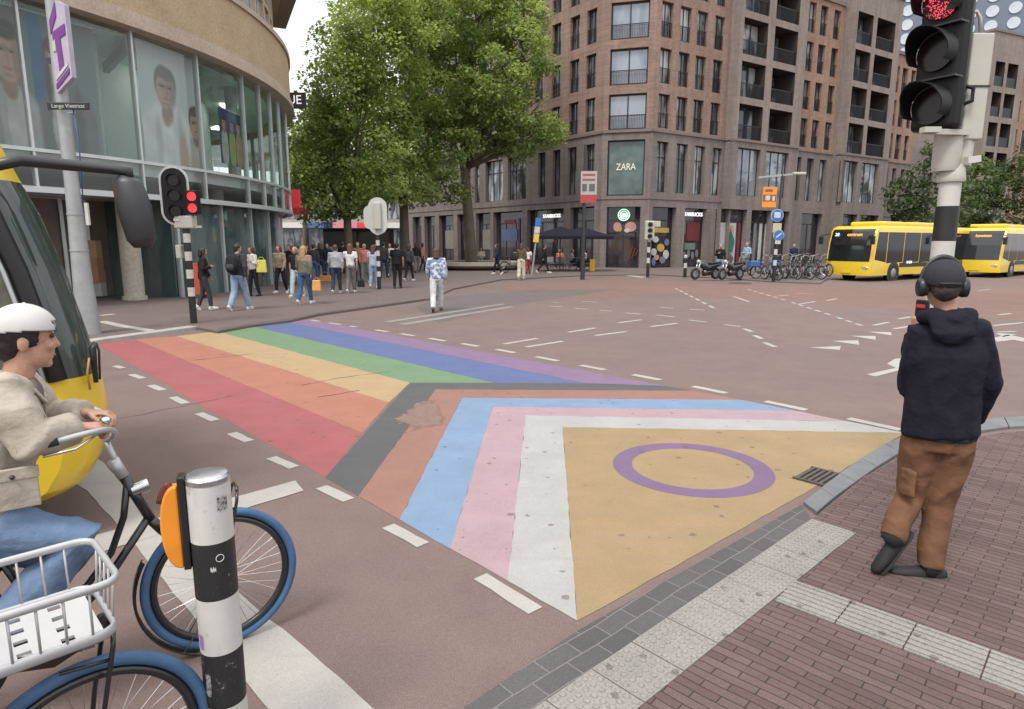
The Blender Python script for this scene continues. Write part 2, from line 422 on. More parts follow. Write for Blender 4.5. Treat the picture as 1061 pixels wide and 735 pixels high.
# ---- white road markings
M_white=paint('paint_white',(.34,.325,.30),.5,False)
def marks(polys,name='road_marking',z=.0045,m=None):
    for p in polys: sheet(name,p,m or M_white,z)
CD=(G(525,615)-G(122,380)).normalized(); CN=Vector((-CD.y,CD.x,0))   # along the crossing / towards far side
def dash(p0,p1,wid,name='road_marking',off=0):
    a=G(*p0); b=G(*p1); d=(b-a).normalized(); nn=Vector((-d.y,d.x,0))*wid/2
    sheet(name,[a-nn,b-nn,b+nn,a+nn],M_white,.0038+off*.1,px=False,jit=.004)
for a,b in [((119,379.5),(127.5,381.8)),((136,388.3),(148,392.5)),((156,399.5),(169,404.6)),((179,411.7),(192.5,418.3)),((206,428.5),(223,436)),((240,449),(258.5,457.5)),((281,474.5),(305,484.7)),((333,505),(361.5,518.5)),((402,545.5),(438.5,565)),((497.5,597.6),(555,633.3))]:
    dash(a,b,.1)
for a,b in [((322,331.8),(331,333.2)),((341,334.8),(353,336.6)),((363,338.2),(369,339.2)),((389,342),(402,344.2)),((415,346),(429,348.3)),((444.5,350.8),(461.3,353.6)),((478.5,356.3),(495.5,359.2)),((514,362.3),(533.5,365.8)),((555.5,370),(578.2,374.3)),((601.5,378.8),(626.5,383.5)),((656,388.6),(684.5,394)),((718,400.8),(752.5,407.8)),((793,416.2),(835.5,425.2)),((879,434),(933,445.8))]:
    dash(a,b,.12,off=.004)
def q(pts,k=1.891,ox=500,oy=270): return [(ox+x/k,oy+y/k) for x,y in pts]
far=[((42,164),(108,153)),((86,170),(157,158.5)),((168,141),(221,132.5)),((221,147.5),(282,139.5)),((266,122.5),(311,116.5)),((329,130),(381,123.5)),((404,117),(438,121)),((340,107),(376,111)),((281,103),(310,105.5)),((229,98),(254,99.5)),((180,94),(206,95.5)),((196,80.5),(223,82)),((138,82),(150,82.5)),((131,90),(158,91)),((474,126),(505,129.5)),((512,134),(528,140)),((532,147),(547,154)),((552,161),(574,170)),((492,71),(522,81)),((347,92),(374,94)),((405,96),(435,97.5)),((620,86),(652,80.5)),((674,79),(694,75)),((615,65),(650,66)),((580,70),(600,68)),((766,127.5),(795,121.5)),((806,134.5),(840,128.5)),((815,115),(840,110.5)),((1010,141),(1045,139)),((1010,107),(1035,104)),((970,59),(995,57)),((1000,128),(1061,122))]
for a,b in far:
    dash(q([a])[0],q([b])[0],.11)
def dashed(p0,p1,n,wid=.1,duty=.6):
    a=G(*p0); b=G(*p1)
    for i in range(n):
        s0=a.lerp(b,i/n); s1=a.lerp(b,(i+duty)/n); d=(b-a).normalized(); nn=Vector((-d.y,d.x,0))*wid/2
        sheet('road_marking',[s0-nn,s1-nn,s1+nn,s0+nn],M_white,.0045,px=False)
dashed(*q([(378,55),(460,97)]),7); dashed(*q([(520,57),(600,80)]),6); dashed(*q([(605,82),(690,110)]),5); dashed(*q([(695,112),(752,131)]),3)
for tri in ([(640,171),(702,168),(700,176)],[(682,158),(736,157),(738,166)],[(720,148),(770,148.5),(770,156)],[(753,140),(800,141),(802,147.5)],[(1004,143),(1048,145),(1020,150)]):
    sheet('shark_tooth',q(tri),M_white,.0045)
sheet('arrow_marking',q([(752,224),(810,211),(792,203),(808,193),(850,190),(850,212),(835,211),(770,228)]),M_white,.0045)
sheet('arrow_marking',q([(1000,152),(1030,146),(1061,152),(1061,160),(1040,156),(1008,160)]),M_white,.0045)
# thick stop line and the long band between the cycle lane and the carriageway
sheet('stop_line',[(96.6,556),(306,498.5),(314.6,509),(103,573.5)],M_white,.005,jit=.003)
sheet('lane_line',[(60,455),(86,462),(111,484),(163,545),(320,675),(392,740),(282,740),(142,567),(90.4,509),(45,480)],M_white,.0032,jit=.003)
sheet('road_marking',[(628,284.3),(660,281.8),(690,281),(640,286)],M_white,.006); sheet('road_marking',[(625,282.8),(629,282.6),(671,287.6),(664,288)],M_white,.006)
for pts_ in ([(398,333.5),(520,315),(524,315.6),(404,334.6)],[(412,336.2),(528,317.6),(533,318.4),(420,337.3)]): sheet('road_marking',pts_,asphalt('pale_line',(.20,.185,.175),(.24,.22,.205),.2),.006,jit=.004)
sheet('road_marking',[(425,288.8),(520,287.2),(615,283),(615,284),(520,288.6),(425,290)],M_white,.006)
# tar seams and cracks
M_tar=mat('tar_seam',(.105,.086,.079),.85,var=.2,scale=20)
for pl,wd in ([[(60,447),(119,435),(160,427),(205,418),(240,411)],.035],[[(500,455),(640,430),(760,405),(815,385)],.0],[[(310,400),(350,392),(405,385)],.05],[[(196,374),(240,369),(262,367)],.07],[[(330,412),(372,405)],.06],[[(482,700),(560,640)],0],[[(205,370),(236,367)],.05]):
    if not wd: continue
    b=MB(); pp=[G(*p) for p in pl]; fine=[]
    for a,c in zip(pp,pp[1:]):
        for i in range(6): fine.append(a.lerp(c,i/6)+Vector((random.uniform(-.02,.02),random.uniform(-.02,.02),0)))
    fine.append(pp[-1])
    for i,p in enumerate(fine):
        d=(fine[min(i+1,len(fine)-1)]-fine[max(i-1,0)]).normalized(); nn=Vector((-d.y,d.x,0))*wd*random.uniform(.08,.22)
        for s in (-1,1): b.vert((p.x+nn.x*s,p.y+nn.y*s,.0052))
    for i in range(len(fine)-1): b.face([2*i,2*i+1,2*i+3,2*i+2])
    tag(b.build('tar_seam',M_tar),kind='structure')
for lab,x,y in (('dark drain cover in the road before the motorcycles',767,294),('dark drain cover where the kerb meets the road by the lone walker',441,310.5)):
    o=thing('drain_cover',lab,'drain',G(x,y,0)); b=MB(); b.disc((0,0,.008),(0,0,1),.5,.012,24); b.build('lid',mat('drain_iron',(.05,.045,.043),.7,.3),o); b=MB(); b.ring((0,0,.012),(0,0,1),.5,.03,28,6); b.build('rim',mat('drain_rim',(.09,.082,.078),.8),o)
# ---- near pavement (dropped kerb)
PZ=.03
def brickmat(name,c1,c2,mort,ang,bw=.2,rh=.052,mo=.004):
    t=NT(name)
    mp=t.add('ShaderNodeMapping'); mp.inputs['Rotation'].default_value=(0,0,ang); t.link(t.coord(),mp.inputs[0])
    # slight waviness so courses are not ruler straight
    nz=t.add('ShaderNodeTexNoise'); nz.inputs['Scale'].default_value=1.6; nz.inputs['Detail'].default_value=3; t.link(t.coord(),nz.inputs['Vector'])
    va=t.add('ShaderNodeVectorMath',operation='MULTIPLY_ADD'); va.inputs[1].default_value=(.05,.05,0); t.link(nz.outputs['Color'],va.inputs[0]); t.link(mp.outputs[0],va.inputs[2])
    bt=t.add('ShaderNodeTexBrick'); bt.inputs['Scale'].default_value=1; bt.inputs['Brick Width'].default_value=bw; bt.inputs['Row Height'].default_value=rh
    bt.inputs['Mortar Size'].default_value=mo; bt.inputs['Mortar Smooth'].default_value=.4; bt.inputs['Bias'].default_value=-.1
    bt.inputs['Color1'].default_value=(*c1,1); bt.inputs['Color2'].default_value=(*c2,1); bt.inputs['Mortar'].default_value=(*mort,1)
    t.link(va.outputs[0],bt.inputs['Vector'])
    big=t.ramp(t.noise(.7,7,.7),[(.3,.86),(.7,1.12)]); c=t.mix(1,bt.outputs['Color'],big,'MULTIPLY')
    fine=t.ramp(t.noise(120,4,.7),[(.3,.78),(.7,1.2)]); c=t.mix(1,c,fine,'MULTIPLY')
    t.color(c); t.set(Roughness=.85); t.b.inputs['Specular IOR Level'].default_value=.3
    h=t.math('ADD',t.math('MULTIPLY',bt.outputs['Fac'],-1.0),t.math('MULTIPLY',t.noise(90,4,.6),.25))
    t.bump(h,.7,.006); MATS[name]=t.m; return t.m
TD=(G(1061,721.8,PZ)-G(803,623,PZ)).normalized(); ta=math.atan2(TD.y,TD.x)
M_brk=brickmat('pavement_brick',(.095,.062,.058),(.135,.09,.083),(.036,.029,.027),-ta,mo=.0032)
kerb=[(430,790),(556.7,732.7),(841.4,538.3),(858,524),(895,494),(943,470),(985,458),(1040,448),(1120,443),(1300,445)]
kp=[G(x,y,PZ) for x,y in kerb]
ground=[Vector((kp[0].x-4,kp[0].y-4.5,0))]+kp+[Vector((14,3.5,0)),Vector((14,-8,0)),Vector((-4,-8,0))]
b=MB(); b.prism([(p.x,p.y) for p in ground],-.1,PZ); tag(b.build('pavement',M_brk),kind='structure')
# the strip of dark setts, then the blue-grey kerb stones further along
def strip(name,a,b_,m,z0=-.05,z1=PZ,gap=0):
    bb=MB(); bb.prism([(p.x,p.y) for p in a]+[(p.x,p.y) for p in reversed(b_)],z0,z1); return tag(bb.build(name,m),kind='structure')
KD=(G(841.4,538.3,PZ)-G(556.7,732.7,PZ)).normalized(); ka=math.atan2(KD.y,KD.x)
M_sett=brickmat('dark_sett',(.075,.071,.072),(.095,.09,.092),(.15,.14,.135),-ka,.21,.105,.006)
o1=[G(485.5,732.7,.02),G(597.7,656,.02),G(830,524.6,.02)]; o1=[o1[0]-KD*3]+o1
i1=[G(556.7,732.7,PZ),G(700,635,PZ),G(841.4,538.3,PZ)]; i1=[i1[0]-KD*3]+i1
strip('kerb',o1,i1,M_sett,-.05,PZ+.001)
M_kst=mat('kerb_stone',(.142,.146,.152),.8,var=.12,scale=5,bump=.3,bscale=80,dirt=.3)
ko=[(832,524),(850,509.5),(870,494),(892,478),(917,463),(945,451),(985,441),(1040,435),(1120,432),(1300,434)]; ki=[(846,534.5),(864,519),(886,503),(908,487),(932,472),(958,462),(995,452),(1045,445),(1120,441),(1300,443)]
for i in range(len(ko)-1):
    a0,a1,b0,b1=G(*ko[i]),G(*ko[i+1]),G(*ki[i]),G(*ki[i+1]); e=.006
    bb=MB(); bb.prism([tuple(a0.lerp(a1,e))[:2],tuple(a0.lerp(a1,1-e))[:2],tuple(b0.lerp(b1,1-e))[:2],tuple(b0.lerp(b1,e))[:2]],-.08,PZ+.003)
    tag(bb.build('kerb',M_kst,bevel=.006),kind='structure')
# tactile paving: studs along the kerb, ribs leading away from it
def concrete(name,c):
    t=NT(name); v=t.ramp(t.noise(2.5,8,.7),[(.3,.85),(.7,1.1)]); col=t.mix(1,c,v,'MULTIPLY')
    f=t.ramp(t.noise(85,4,.7),[(.33,.7),(.55,1.05),(.75,1.15)]); col=t.mix(1,col,f,'MULTIPLY')
    vo=t.add('ShaderNodeTexVoronoi',voronoi_dimensions='2D'); vo.inputs['Scale'].default_value=6.5; t.link(t.coord(),vo.inputs['Vector']); sel=t.add('ShaderNodeSeparateColor'); t.link(vo.outputs['Color'],sel.inputs[0])
    k=t.math('MULTIPLY',t.math('LESS_THAN',t.math('ADD',vo.outputs['Distance'],t.math('MULTIPLY',t.noise(50,2),.16)),.2),t.math('GREATER_THAN',sel.outputs[0],.6)); col=t.mix(t.math('MULTIPLY',k,.65),col,(.09,.08,.075))
    t.color(col); t.set(Roughness=.85); t.bump(t.noise(90,4,.7),.4,.004); MATS[name]=t.m; return t.m
M_tact=concrete('tactile_concrete',(.235,.222,.205))
def quadgrid(p00,p10,p11,p01,nu,nv,name,rib=False):
    """paver tiles nu x nv over a quad, each with studs or ribs; one mesh per strip"""
    bb=MB()
    def S(u,v): return (p00*(1-u)*(1-v)+p10*u*(1-v)+p11*u*v+p01*(1-u)*v)
    for i in range(nu):
        for j in range(nv):
            e=.004; u0,u1,v0,v1=(i+e*3)/nu,(i+1-e*3)/nu,(j+e)/nv,(j+1-e)/nv
            dz=random.uniform(-.0015,.0025)
            c=[S(u0,v0),S(u1,v0),S(u1,v1),S(u0,v1)]
            bb.prism([(p.x,p.y) for p in c],-.05,PZ+.006+dz)
            if not rib:
                for a in range(6):
                    for d in range(6):
                        p=S(u0+(u1-u0)*(a+.5)/6,v0+(v1-v0)*(d+.5)/6); bb.tube([(p.x,p.y,PZ+.004+dz),(p.x,p.y,PZ+.010+dz),(p.x,p.y,PZ+.014+dz)],[.017,.015,.008],8)
            else:
                for d in range(6):
                    vv=v0+(v1-v0)*(d+.5)/6; a=S(u0,vv); c=S(u1,vv); bb.bar((a.x,a.y,PZ+.008+dz),(c.x,c.y,PZ+.008+dz),.02,.008)
    return tag(bb.build(name,M_tact),kind='structure')
a0=G(556.7,732.7,PZ); a1=G(841.4,538.3,PZ); b0=G(655.2,732.7,PZ); b1=G(888,552,PZ)
L=(a1-a0).dot(KD); KNn=Vector((KD.y,-KD.x,0)); wdt=(b1-a1).dot(KNn)
base=a1-KD*(L+2.0)
nt_=int(round((L+2)/.3)); 
quadgrid(base,a1,a1+KNn*wdt,base+KNn*wdt,nt_,max(1,int(round(wdt/.3))),'tactile_paving')
r0_=G(803,623,PZ); r1_=G(819.5,601,PZ); wr=(r1_-r0_).length
rn=Vector((-TD.y,TD.x,0)); rn=rn if rn.dot(r1_-r0_)>0 else -rn; st=r0_
quadgrid(st,st+TD*3.6,st+TD*3.6+rn*wr,st+rn*wr,12,max(1,int(round(wr/.3))),'tactile_paving',True)
# drain grate in the gutter
gc=G(852,496); dg=thing('drain_grate','rusty slotted gutter grate by the kerb at the gold triangle edge','drain',gc,ka)
mb=MB()
for k in range(7): mb.b2(-.17,.17,-.15+k*.045,-.15+k*.045+.026,0.006,.02)
mb.b2(-.19,-.165,-.165,.165,.006,.019); mb.b2(.165,.19,-.165,.165,.006,.019); mb.build('grating',mat('rust_iron',(.09,.075,.07),.7,.3,.3,30),dg)
mb=MB(); mb.b2(-.18,.18,-.16,.16,.0085,.0105); mb.build('pit',mat('black_void',(.008,.008,.008),.9),dg)
# ---- far pavement / square on the left and in front of the shops
FZ=.06
pv=[(-60,470),(60,372),(100,353),(200,338.5),(226,343),(259,337),(300,332),(330,325.5),(445,309.5),(470,299),(520,289.5),(600,285.5),(672,284.3),(748,288),(800,291.5),(850,293.5)]
pp=[G(x,y,FZ) for x,y in pv]
pp=[Vector((-30,2,0))]+pp+[Vector((16.9,34.5,0)),Vector((18.2,39.9,0)),Vector((27.2,48.6,0)),Vector((45,63,0)),Vector((60,140,0)),Vector((-80,140,0)),Vector((-80,2,0))]
b=MB(); b.prism([(p.x,p.y) for p in pp],-.5,FZ); tag(b.build('far_pavement',M_plaza),kind='structure')
# pale kerb along the left corner
def ribbon(name,pts,wid,z0,z1,m,world=False):
    P=[G(x,y,z1) for x,y in pts]; b=MB(); lo=[];hi=[]
    for i,p in enumerate(P):
        d=(P[min(i+1,len(P)-1)]-P[max(i-1,0)]); d.z=0; d.normalize(); nn=Vector((-d.y,d.x,0))*wid/2; lo.append(p-nn); hi.append(p+nn)
    b.prism([(p.x,p.y) for p in lo]+[(p.x,p.y) for p in reversed(hi)],z0,z1); return tag(b.build(name,m),kind='structure')
M_pale=mat('pale_kerb',(.33,.32,.29),.85,var=.15,scale=4,dirt=.3)
ribbon('kerb',[(40,362),(100,351.5),(160,343.5),(200,338)],.3,-.1,FZ+.012,M_pale)
ribbon('kerb',[(105,333),(128,338),(160,343)],.2,-.1,FZ+.008,M_pale); ribbon('kerb',[(105,327),(118,325.5)],.2,-.1,FZ+.008,M_pale)
ribbon('kerb',[(228,341),(262,335),(300,330.5),(330,324.5),(380,317.5),(447,308.8)],.12,-.1,FZ+.006,mat('dark_kerb',(.085,.076,.073),.8,var=.2))
# ================================================================ the big brick block on the corner
def brickwall(name,c,var=.16,mort=.25):
    t=NT(name)
    sp=t.add('ShaderNodeSeparateXYZ'); t.link(t.coord(),sp.inputs[0])
    cb=t.add('ShaderNodeCombineXYZ'); t.link(t.math('ADD',sp.outputs[0],sp.outputs[1]),cb.inputs[0]); t.link(sp.outputs[2],cb.inputs[1])
    bt=t.add('ShaderNodeTexBrick'); bt.inputs['Scale'].default_value=1; bt.inputs['Brick Width'].default_value=.3; bt.inputs['Row Height'].default_value=.085; bt.inputs['Mortar Size'].default_value=.012
    bt.inputs['Color1'].default_value=(*[x*(1-var) for x in c],1); bt.inputs['Color2'].default_value=(*[x*(1+var) for x in c],1); bt.inputs['Mortar'].default_value=(*[x*.9+.012 for x in c],1)
    t.link(cb.outputs[0],bt.inputs['Vector'])
    f=t.ramp(t.noise(.35,7,.7),[(.3,.86),(.7,1.1)]); col=t.mix(1,bt.outputs['Color'],f,'MULTIPLY')
    g=t.ramp(t.noise(2.2,6,.7),[(.3,.9),(.7,1.08)]); col=t.mix(1,col,g,'MULTIPLY')
    # rain streaks: noise stretched downwards
    mp=t.add('ShaderNodeMapping'); mp.inputs['Scale'].default_value=(1.6,1.6,.12); t.link(t.coord(),mp.inputs[0]); st=t.ramp(t.noise(1.2,6,.7,mp.outputs[0]),[(.42,.84),(.62,1.05)]); col=t.mix(1,col,st,'MULTIPLY')
    t.color(col); t.set(Roughness=.9); t.b.inputs['Specular IOR Level'].default_value=.2; MATS[name]=t.m; return t.m
M_redb=brickwall('red_brick',(.275,.185,.152)); M_greyb=brickwall('grey_brown_brick',(.21,.177,.164),.1); M_tanb=brickwall('tan_brick',(.25,.21,.187),.1)
M_orb=brickwall('orange_brick',(.30,.195,.145))
M_log=brickwall('loggia_shade_brick',(.055,.045,.042),.1)  # dark brown loggia brick, with the deep recess shade put into its colour
M_frame=mat('dark_frame',(.022,.021,.024),.45,var=.1); M_rail=mat('rail_metal',(.02,.02,.024),.4,.4,var=.1)
def glassmat(name,c,rough=.04,metal=.0,spec=.8,curt=None,cs=2.0,refl=0):
    t=NT(name); 
    if curt is not None:
        mp=t.add('ShaderNodeMapping'); mp.inputs['Scale'].default_value=(1,1,.3); t.link(t.coord(),mp.inputs[0])
        f=t.ramp(t.noise(cs,3,.5,mp.outputs[0]),[(.46,c),(.58,curt)]); t.color(f)
    else: t.color(t.ramp(t.noise(cs*.5,3,.5),[(.35,[x*.7 for x in c]),(.7,[x*1.3 for x in c])]))
    t.set(Roughness=rough,Metallic=metal); t.b.inputs['Specular IOR Level'].default_value=spec; MATS[name]=t.m; return t.m
G_dark=glassmat('window_glass',(.03,.032,.04),curt=(.15,.16,.17)); G_sky=glassmat('bright_glass',(.2,.225,.26),metal=.35,curt=(.3,.33,.37),cs=.6)
G_green=glassmat('green_glass',(.10,.15,.14),metal=.2); G_curt=glassmat('curtain_glass',(.05,.06,.068),curt=(.38,.41,.43),cs=1.3); G_shop=glassmat('shop_glass',(.022,.02,.026),curt=(.06,.05,.055),cs=1.0)
class Plane:
    def __init__(s,o,d,root,face=None):
        s.o=Vector((o[0],o[1],0)); s.d=Vector((d[0],d[1],0)).normalized(); s.n=Vector((s.d.y,-s.d.x,0)); s.root=root
        if face is not None and s.n.dot(Vector((face[0],face[1],0)))<0: s.n=-s.n
        elif face is None and s.n.dot(-s.o)<0: s.n=-s.n
    def P(s,a,n,z): v=s.o+s.d*a+s.n*n; return Vector((v.x,v.y,z))
    def hit(s,px,py,n=0):
        r=ray(px,py); oo=s.o+s.n*n; den=s.n.x*r.x+s.n.y; t=(s.n.x*oo.x+s.n.y*oo.y)/den
        p=Vector((r.x*t,t,0))-oo; return (p.dot(s.d),CH+r.z*t)
    def sx(s,px,z,n=0):
        py=200.0
        for _ in range(12):
            a,_z=s.hit(px,py,n); p=s.P(a,n,z); q=proj(p); py=q[1]
        return s.hit(px,py,n)[0]
def wall(pl,s0,s1,z0,z1,holes,m,n=0,depth=.35,name='wall',back=None,extra=None):
    """wall sheet with openings and their reveals; closed at the ends by returns of `back` metres"""
    b=MB(); S=sorted(set([s0,s1]+[v for h in holes for v in h[:2]])); Z=sorted(set([z0,z1]+[v for h in holes for v in h[2:4]]))
    S=[v for v in S if s0-1e-6<=v<=s1+1e-6]; Z=[v for v in Z if z0-1e-6<=v<=z1+1e-6]
    for i in range(len(S)-1):
        for j in range(len(Z)-1):
            cs,cz=(S[i]+S[i+1])/2,(Z[j]+Z[j+1])/2
            if any(h[0]<cs<h[1] and h[2]<cz<h[3] for h in holes): continue
            b.poly([pl.P(S[i],n,Z[j]),pl.P(S[i+1],n,Z[j]),pl.P(S[i+1],n,Z[j+1]),pl.P(S[i],n,Z[j+1])])
    for h in holes:
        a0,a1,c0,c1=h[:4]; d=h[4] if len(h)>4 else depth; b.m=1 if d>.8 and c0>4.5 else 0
        for p,q_ in (((a0,c0),(a1,c0)),((a1,c0),(a1,c1)),((a1,c1),(a0,c1)),((a0,c1),(a0,c0))):
            b.poly([pl.P(p[0],n,p[1]),pl.P(q_[0],n,q_[1]),pl.P(q_[0],n-d,q_[1]),pl.P(p[0],n-d,p[1])])
    b.m=0
    if back:
        for a in (s0,s1): b.poly([pl.P(a,n,z0),pl.P(a,n-back,z0),pl.P(a,n-back,z1),pl.P(a,n,z1)])
        b.poly([pl.P(s0,n,z1),pl.P(s1,n,z1),pl.P(s1,n-back,z1),pl.P(s0,n-back,z1)])
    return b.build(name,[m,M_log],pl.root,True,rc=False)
def pbox(b,pl,a0,a1,n0,n1,z0,z1):
    """box in wall coordinates"""
    b.extr([pl.P(a0,n0,z0),pl.P(a1,n0,z0),pl.P(a1,n0,z1),pl.P(a0,n0,z1)],pl.n*(n1-n0)); return b
def window(pl,a0,a1,z0,z1,n,glass,cols=2,rail=0,name='window',fw=.06,trans=None,panel=None):
    f=MB()
    pbox(f,pl,a0,a0+fw,n-.05,n+.03,z0,z1); pbox(f,pl,a1-fw,a1,n-.05,n+.03,z0,z1); pbox(f,pl,a0+fw,a1-fw,n-.05,n+.03,z0,z0+fw); pbox(f,pl,a0+fw,a1-fw,n-.05,n+.03,z1-fw,z1)
    for k in range(1,cols): x=a0+(a1-a0)*k/cols; pbox(f,pl,x-fw*.45,x+fw*.45,n-.05,n+.028,z0+fw,z1-fw)
    if trans: pbox(f,pl,a0+fw,a1-fw,n-.05,n+.026,trans-.03,trans+.03)
    fo=f.build(name,M_frame,pl.root,True,rc=False)
    g=MB(); g.poly([pl.P(a0+.02,n-.02,z0+.02),pl.P(a1-.02,n-.02,z0+.02),pl.P(a1-.02,n-.02,z1-.02),pl.P(a0+.02,n-.02,z1-.02)]); po=g.build('pane',glass,fo,True,rc=False)
    if rail:
        r=MB(); pbox(r,pl,a0,a1,n+.12,n+.16,z0+rail-.05,z0+rail); pbox(r,pl,a0,a1,n+.12,n+.15,z0+.06,z0+.1)
        k=max(4,int((a1-a0)/.11))
        for i in range(k+1): x=a0+.02+(a1-a0-.04)*i/k; pbox(r,pl,x-.012,x+.012,n+.125,n+.145,z0+.1,z0+rail-.05)
        r.build('railing',M_rail,fo,True,rc=False)
    return fo
C0=G(676,278.5); CL=G(621,278)
blk=thing('apartment_building','large brick corner block with dark windows, tan loggia bays and shops below','building',(C0.x,C0.y,0))
PR=Plane(C0,(math.sin(R(57.5)),math.cos(R(57.5))),blk); PL=Plane(CL,(math.sin(R(-36.75)),math.cos(R(-36.75))),blk)
pr0=PR.P(-.55,0,0); PC=Plane(CL,(pr0-CL),blk); WC=(pr0-CL).length
TOPS=[12.15,15.15,18.15,21.15,24.15]; WHT=2.3; ZT=27.0
rnd=random.Random(3)
def gl(): return rnd.choice([G_dark,G_curt,G_curt,G_dark,G_curt])
# --- right wing, red brick bay by the corner
cols=[(-.05,1.05),(1.75,2.85),(3.45,4.55),(5.3,6.35)]; S1=7.35
holes=[(a,b,t-WHT,t) for a,b in cols for t in TOPS]; wall(PR,-.55,S1,9.75,ZT,holes,M_redb)
tall=[(-.02,1.1),(1.95,3.1),(3.85,4.95),(5.8,6.85)]
shopR=[(PR.sx(675,2),PR.sx(699.5,2)),(PR.sx(708.5,2),PR.sx(731,2))]
wall(PR,-.55,S1,0,9.55,[(a,b,5.45,8.95) for a,b in tall]+[(a,b,FZ,4.42,.8) for a,b in shopR],M_greyb)
for a,b in cols:
    for t in TOPS: window(PR,a,b,t-WHT,t,-.28,gl(),2,1.05)
for a,b in tall: window(PR,a,b,5.45,8.95,-.3,rnd.choice([G_curt,G_dark]),2,trans=7.9)
# --- chamfered corner
zc=[(PC.sx(629,7),PC.sx(667.5,7))]; a,b=zc[0]
wall(PC,0,WC,9.75,ZT,[(a,b,t-2.4,t) for t in TOPS],M_redb)
ds=(PC.sx(628,2),PC.sx(662.5,2))
wall(PC,0,WC,0,9.55,[(a,b,5.2,9.05),(ds[0],ds[1],FZ,4.42,.9)],M_greyb)
for t in TOPS: window(PC,a,b,t-2.4,t,-.25,G_sky,2,1.0,fw=.1)
zw=window(PC,a,b,5.2,9.05,-.25,G_green,1,fw=.1)
text('lettering','ZARA',.66,emit('gold_letter',(.9,.8,.55),.22,(.5,.46,.36)),zw,PC.P((a+b)/2,-.2,7.2),PC.d,(0,0,1),.02,squash=.82)
# --- left wing
colsL=[(.86,1.9),(2.64,3.68),(4.7,5.75),(6.8,7.85)]
wall(PL,0,9.2,9.75,ZT,[(a,b,t-WHT,t) for a,b in colsL for t in TOPS],M_redb)
tallL=[(.8,1.8),(2.75,3.75),(4.6,5.5),(6.4,7.3),(PL.sx(545,6),PL.sx(526,6)),(PL.sx(521,6),PL.sx(503,6)),(PL.sx(497,6),PL.sx(492,6)),(PL.sx(488,6),PL.sx(483,6)),(24,25),(26,27)]
shopL=[(PL.sx(x1,2),PL.sx(x0,2)) for x0,x1 in ((590,615),(546,583.5),(511,541),(493,508),(474,489),(455,470),(440,451),(428,437))]
wall(PL,0,30,0,9.55,[(a,b,5.45,8.95) for a,b in tallL]+[(a,b,FZ,4.5,.9) for a,b in shopL],M_greyb)
for a,b in colsL:
    for t in TOPS: window(PL,a,b,t-WHT,t,-.28,G_dark,2,1.05)
for a,b in tallL: window(PL,a,b,5.45,8.95,-.3,rnd.choice([G_curt,G_dark,G_dark]),2 if b-a<1.6 else 3,trans=7.9)
cB=[(10.6+k*2.75,12.6+k*2.75) for k in range(7)]
wall(PL,9.2,30,9.75,ZT,[(a,b,t-2.4,t) for a,b in cB for t in TOPS],M_tanb,.35)
for a,b in cB:
    for t in TOPS: window(PL,a,b,t-2.4,t,-.28,gl(),2,1.0)
# string course round the corner
sb=MB()
for pl,s0,s1 in ((PR,-.55,S1),(PC,0,WC),(PL,0,30)):
    pbox(sb,pl,s0,s1,-.3,.1,9.55,9.75); pbox(sb,pl,s0,s1,-.3,.05,4.95,5.05)
sb.build('string_course',mat('cornice_stone',(.17,.14,.125),.85,var=.1,scale=3),blk,True,rc=False)
# --- tan loggia bays
def tanbay(s0,s1,lx,rx,tops,tallx,z1,shops,zb=9.55,nn=.9):
    xs_=[lx,rx]
    holes=[(a,b,t-2.5,t,1.7 if i else .9) for i,(a,b) in enumerate(xs_) for t in tops]
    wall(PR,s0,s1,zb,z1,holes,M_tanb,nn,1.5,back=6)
    wall(PR,s0,s1,0,zb-.1,[(a,b,5.45,9.0) for a,b in tallx]+[(a,b,FZ,4.42,1.2) for a,b in shops],M_greyb,nn,.4,back=6)
    b=MB(); pbox(b,PR,s0-.04,s1+.04,nn-.4,nn+.08,zb-.1,zb+.06); b.build('string_course',MATS['cornice_stone'],blk,True,rc=False); b=MB(); pbox(b,PR,s0-.06,s1+.06,nn-1,nn+.1,z1,z1+.25); b.build('cornice',MATS['cornice_stone'],blk,True,rc=False)
    for a,b in tallx: window(PR,a,b,5.45,9.0,nn-.3,G_curt if rnd.random()<.7 else G_sky,3,trans=None)
    for i,(a,b) in enumerate(xs_):
        for t in tops:
            if t-1.2>28: continue
            n=nn-(1.7 if i else .9)
            lo=window(PR,a,b,t-2.5,t,n+.02,G_curt if not i else G_dark,3 if not i else 2,0,'balcony_door')
            r=MB(); pbox(r,PR,a,b,nn-.14,nn-.1,t-2.5+.98,t-2.5+1.04)
            k=int((b-a)/.11)
            for j in range(k+1): x=a+.03+(b-a-.06)*j/k; pbox(r,PR,x-.014,x+.014,nn-.135,nn-.11,t-2.45,t-2.5+.98)
            r.build('balcony_railing',M_rail,blk,True,rc=False)
            if rnd.random()<.3:
                p=MB(); pbox(p,PR,a+.3,a+.9,nn-.5,nn-.2,t-2.48,t-2.1); p.build('planter',mat('planter',(.09,.08,.07),.8),blk,True)
nn=.9
S2=PR.sx(830,12,nn); sT=PR.sx(763.5,12,nn)
tanbay(sT,S2,(PR.sx(768,14,nn),PR.sx(792.5,14,nn)),(PR.sx(799.5,14,nn),PR.sx(823,14,nn)),TOPS,[(PR.sx(761.8,7.3,nn)+.2,PR.sx(787,7.3,nn)),(PR.sx(792.7,7.3,nn),PR.sx(816,7.3,nn))],28.0,[(PR.sx(745.5,2,nn),PR.sx(772.5,2,nn)),(PR.sx(777,2,nn),PR.sx(797,2,nn)),(PR.sx(799,2,nn),PR.sx(816.0,2,nn))])
S1b=S2; S3=PR.sx(873,12,nn)
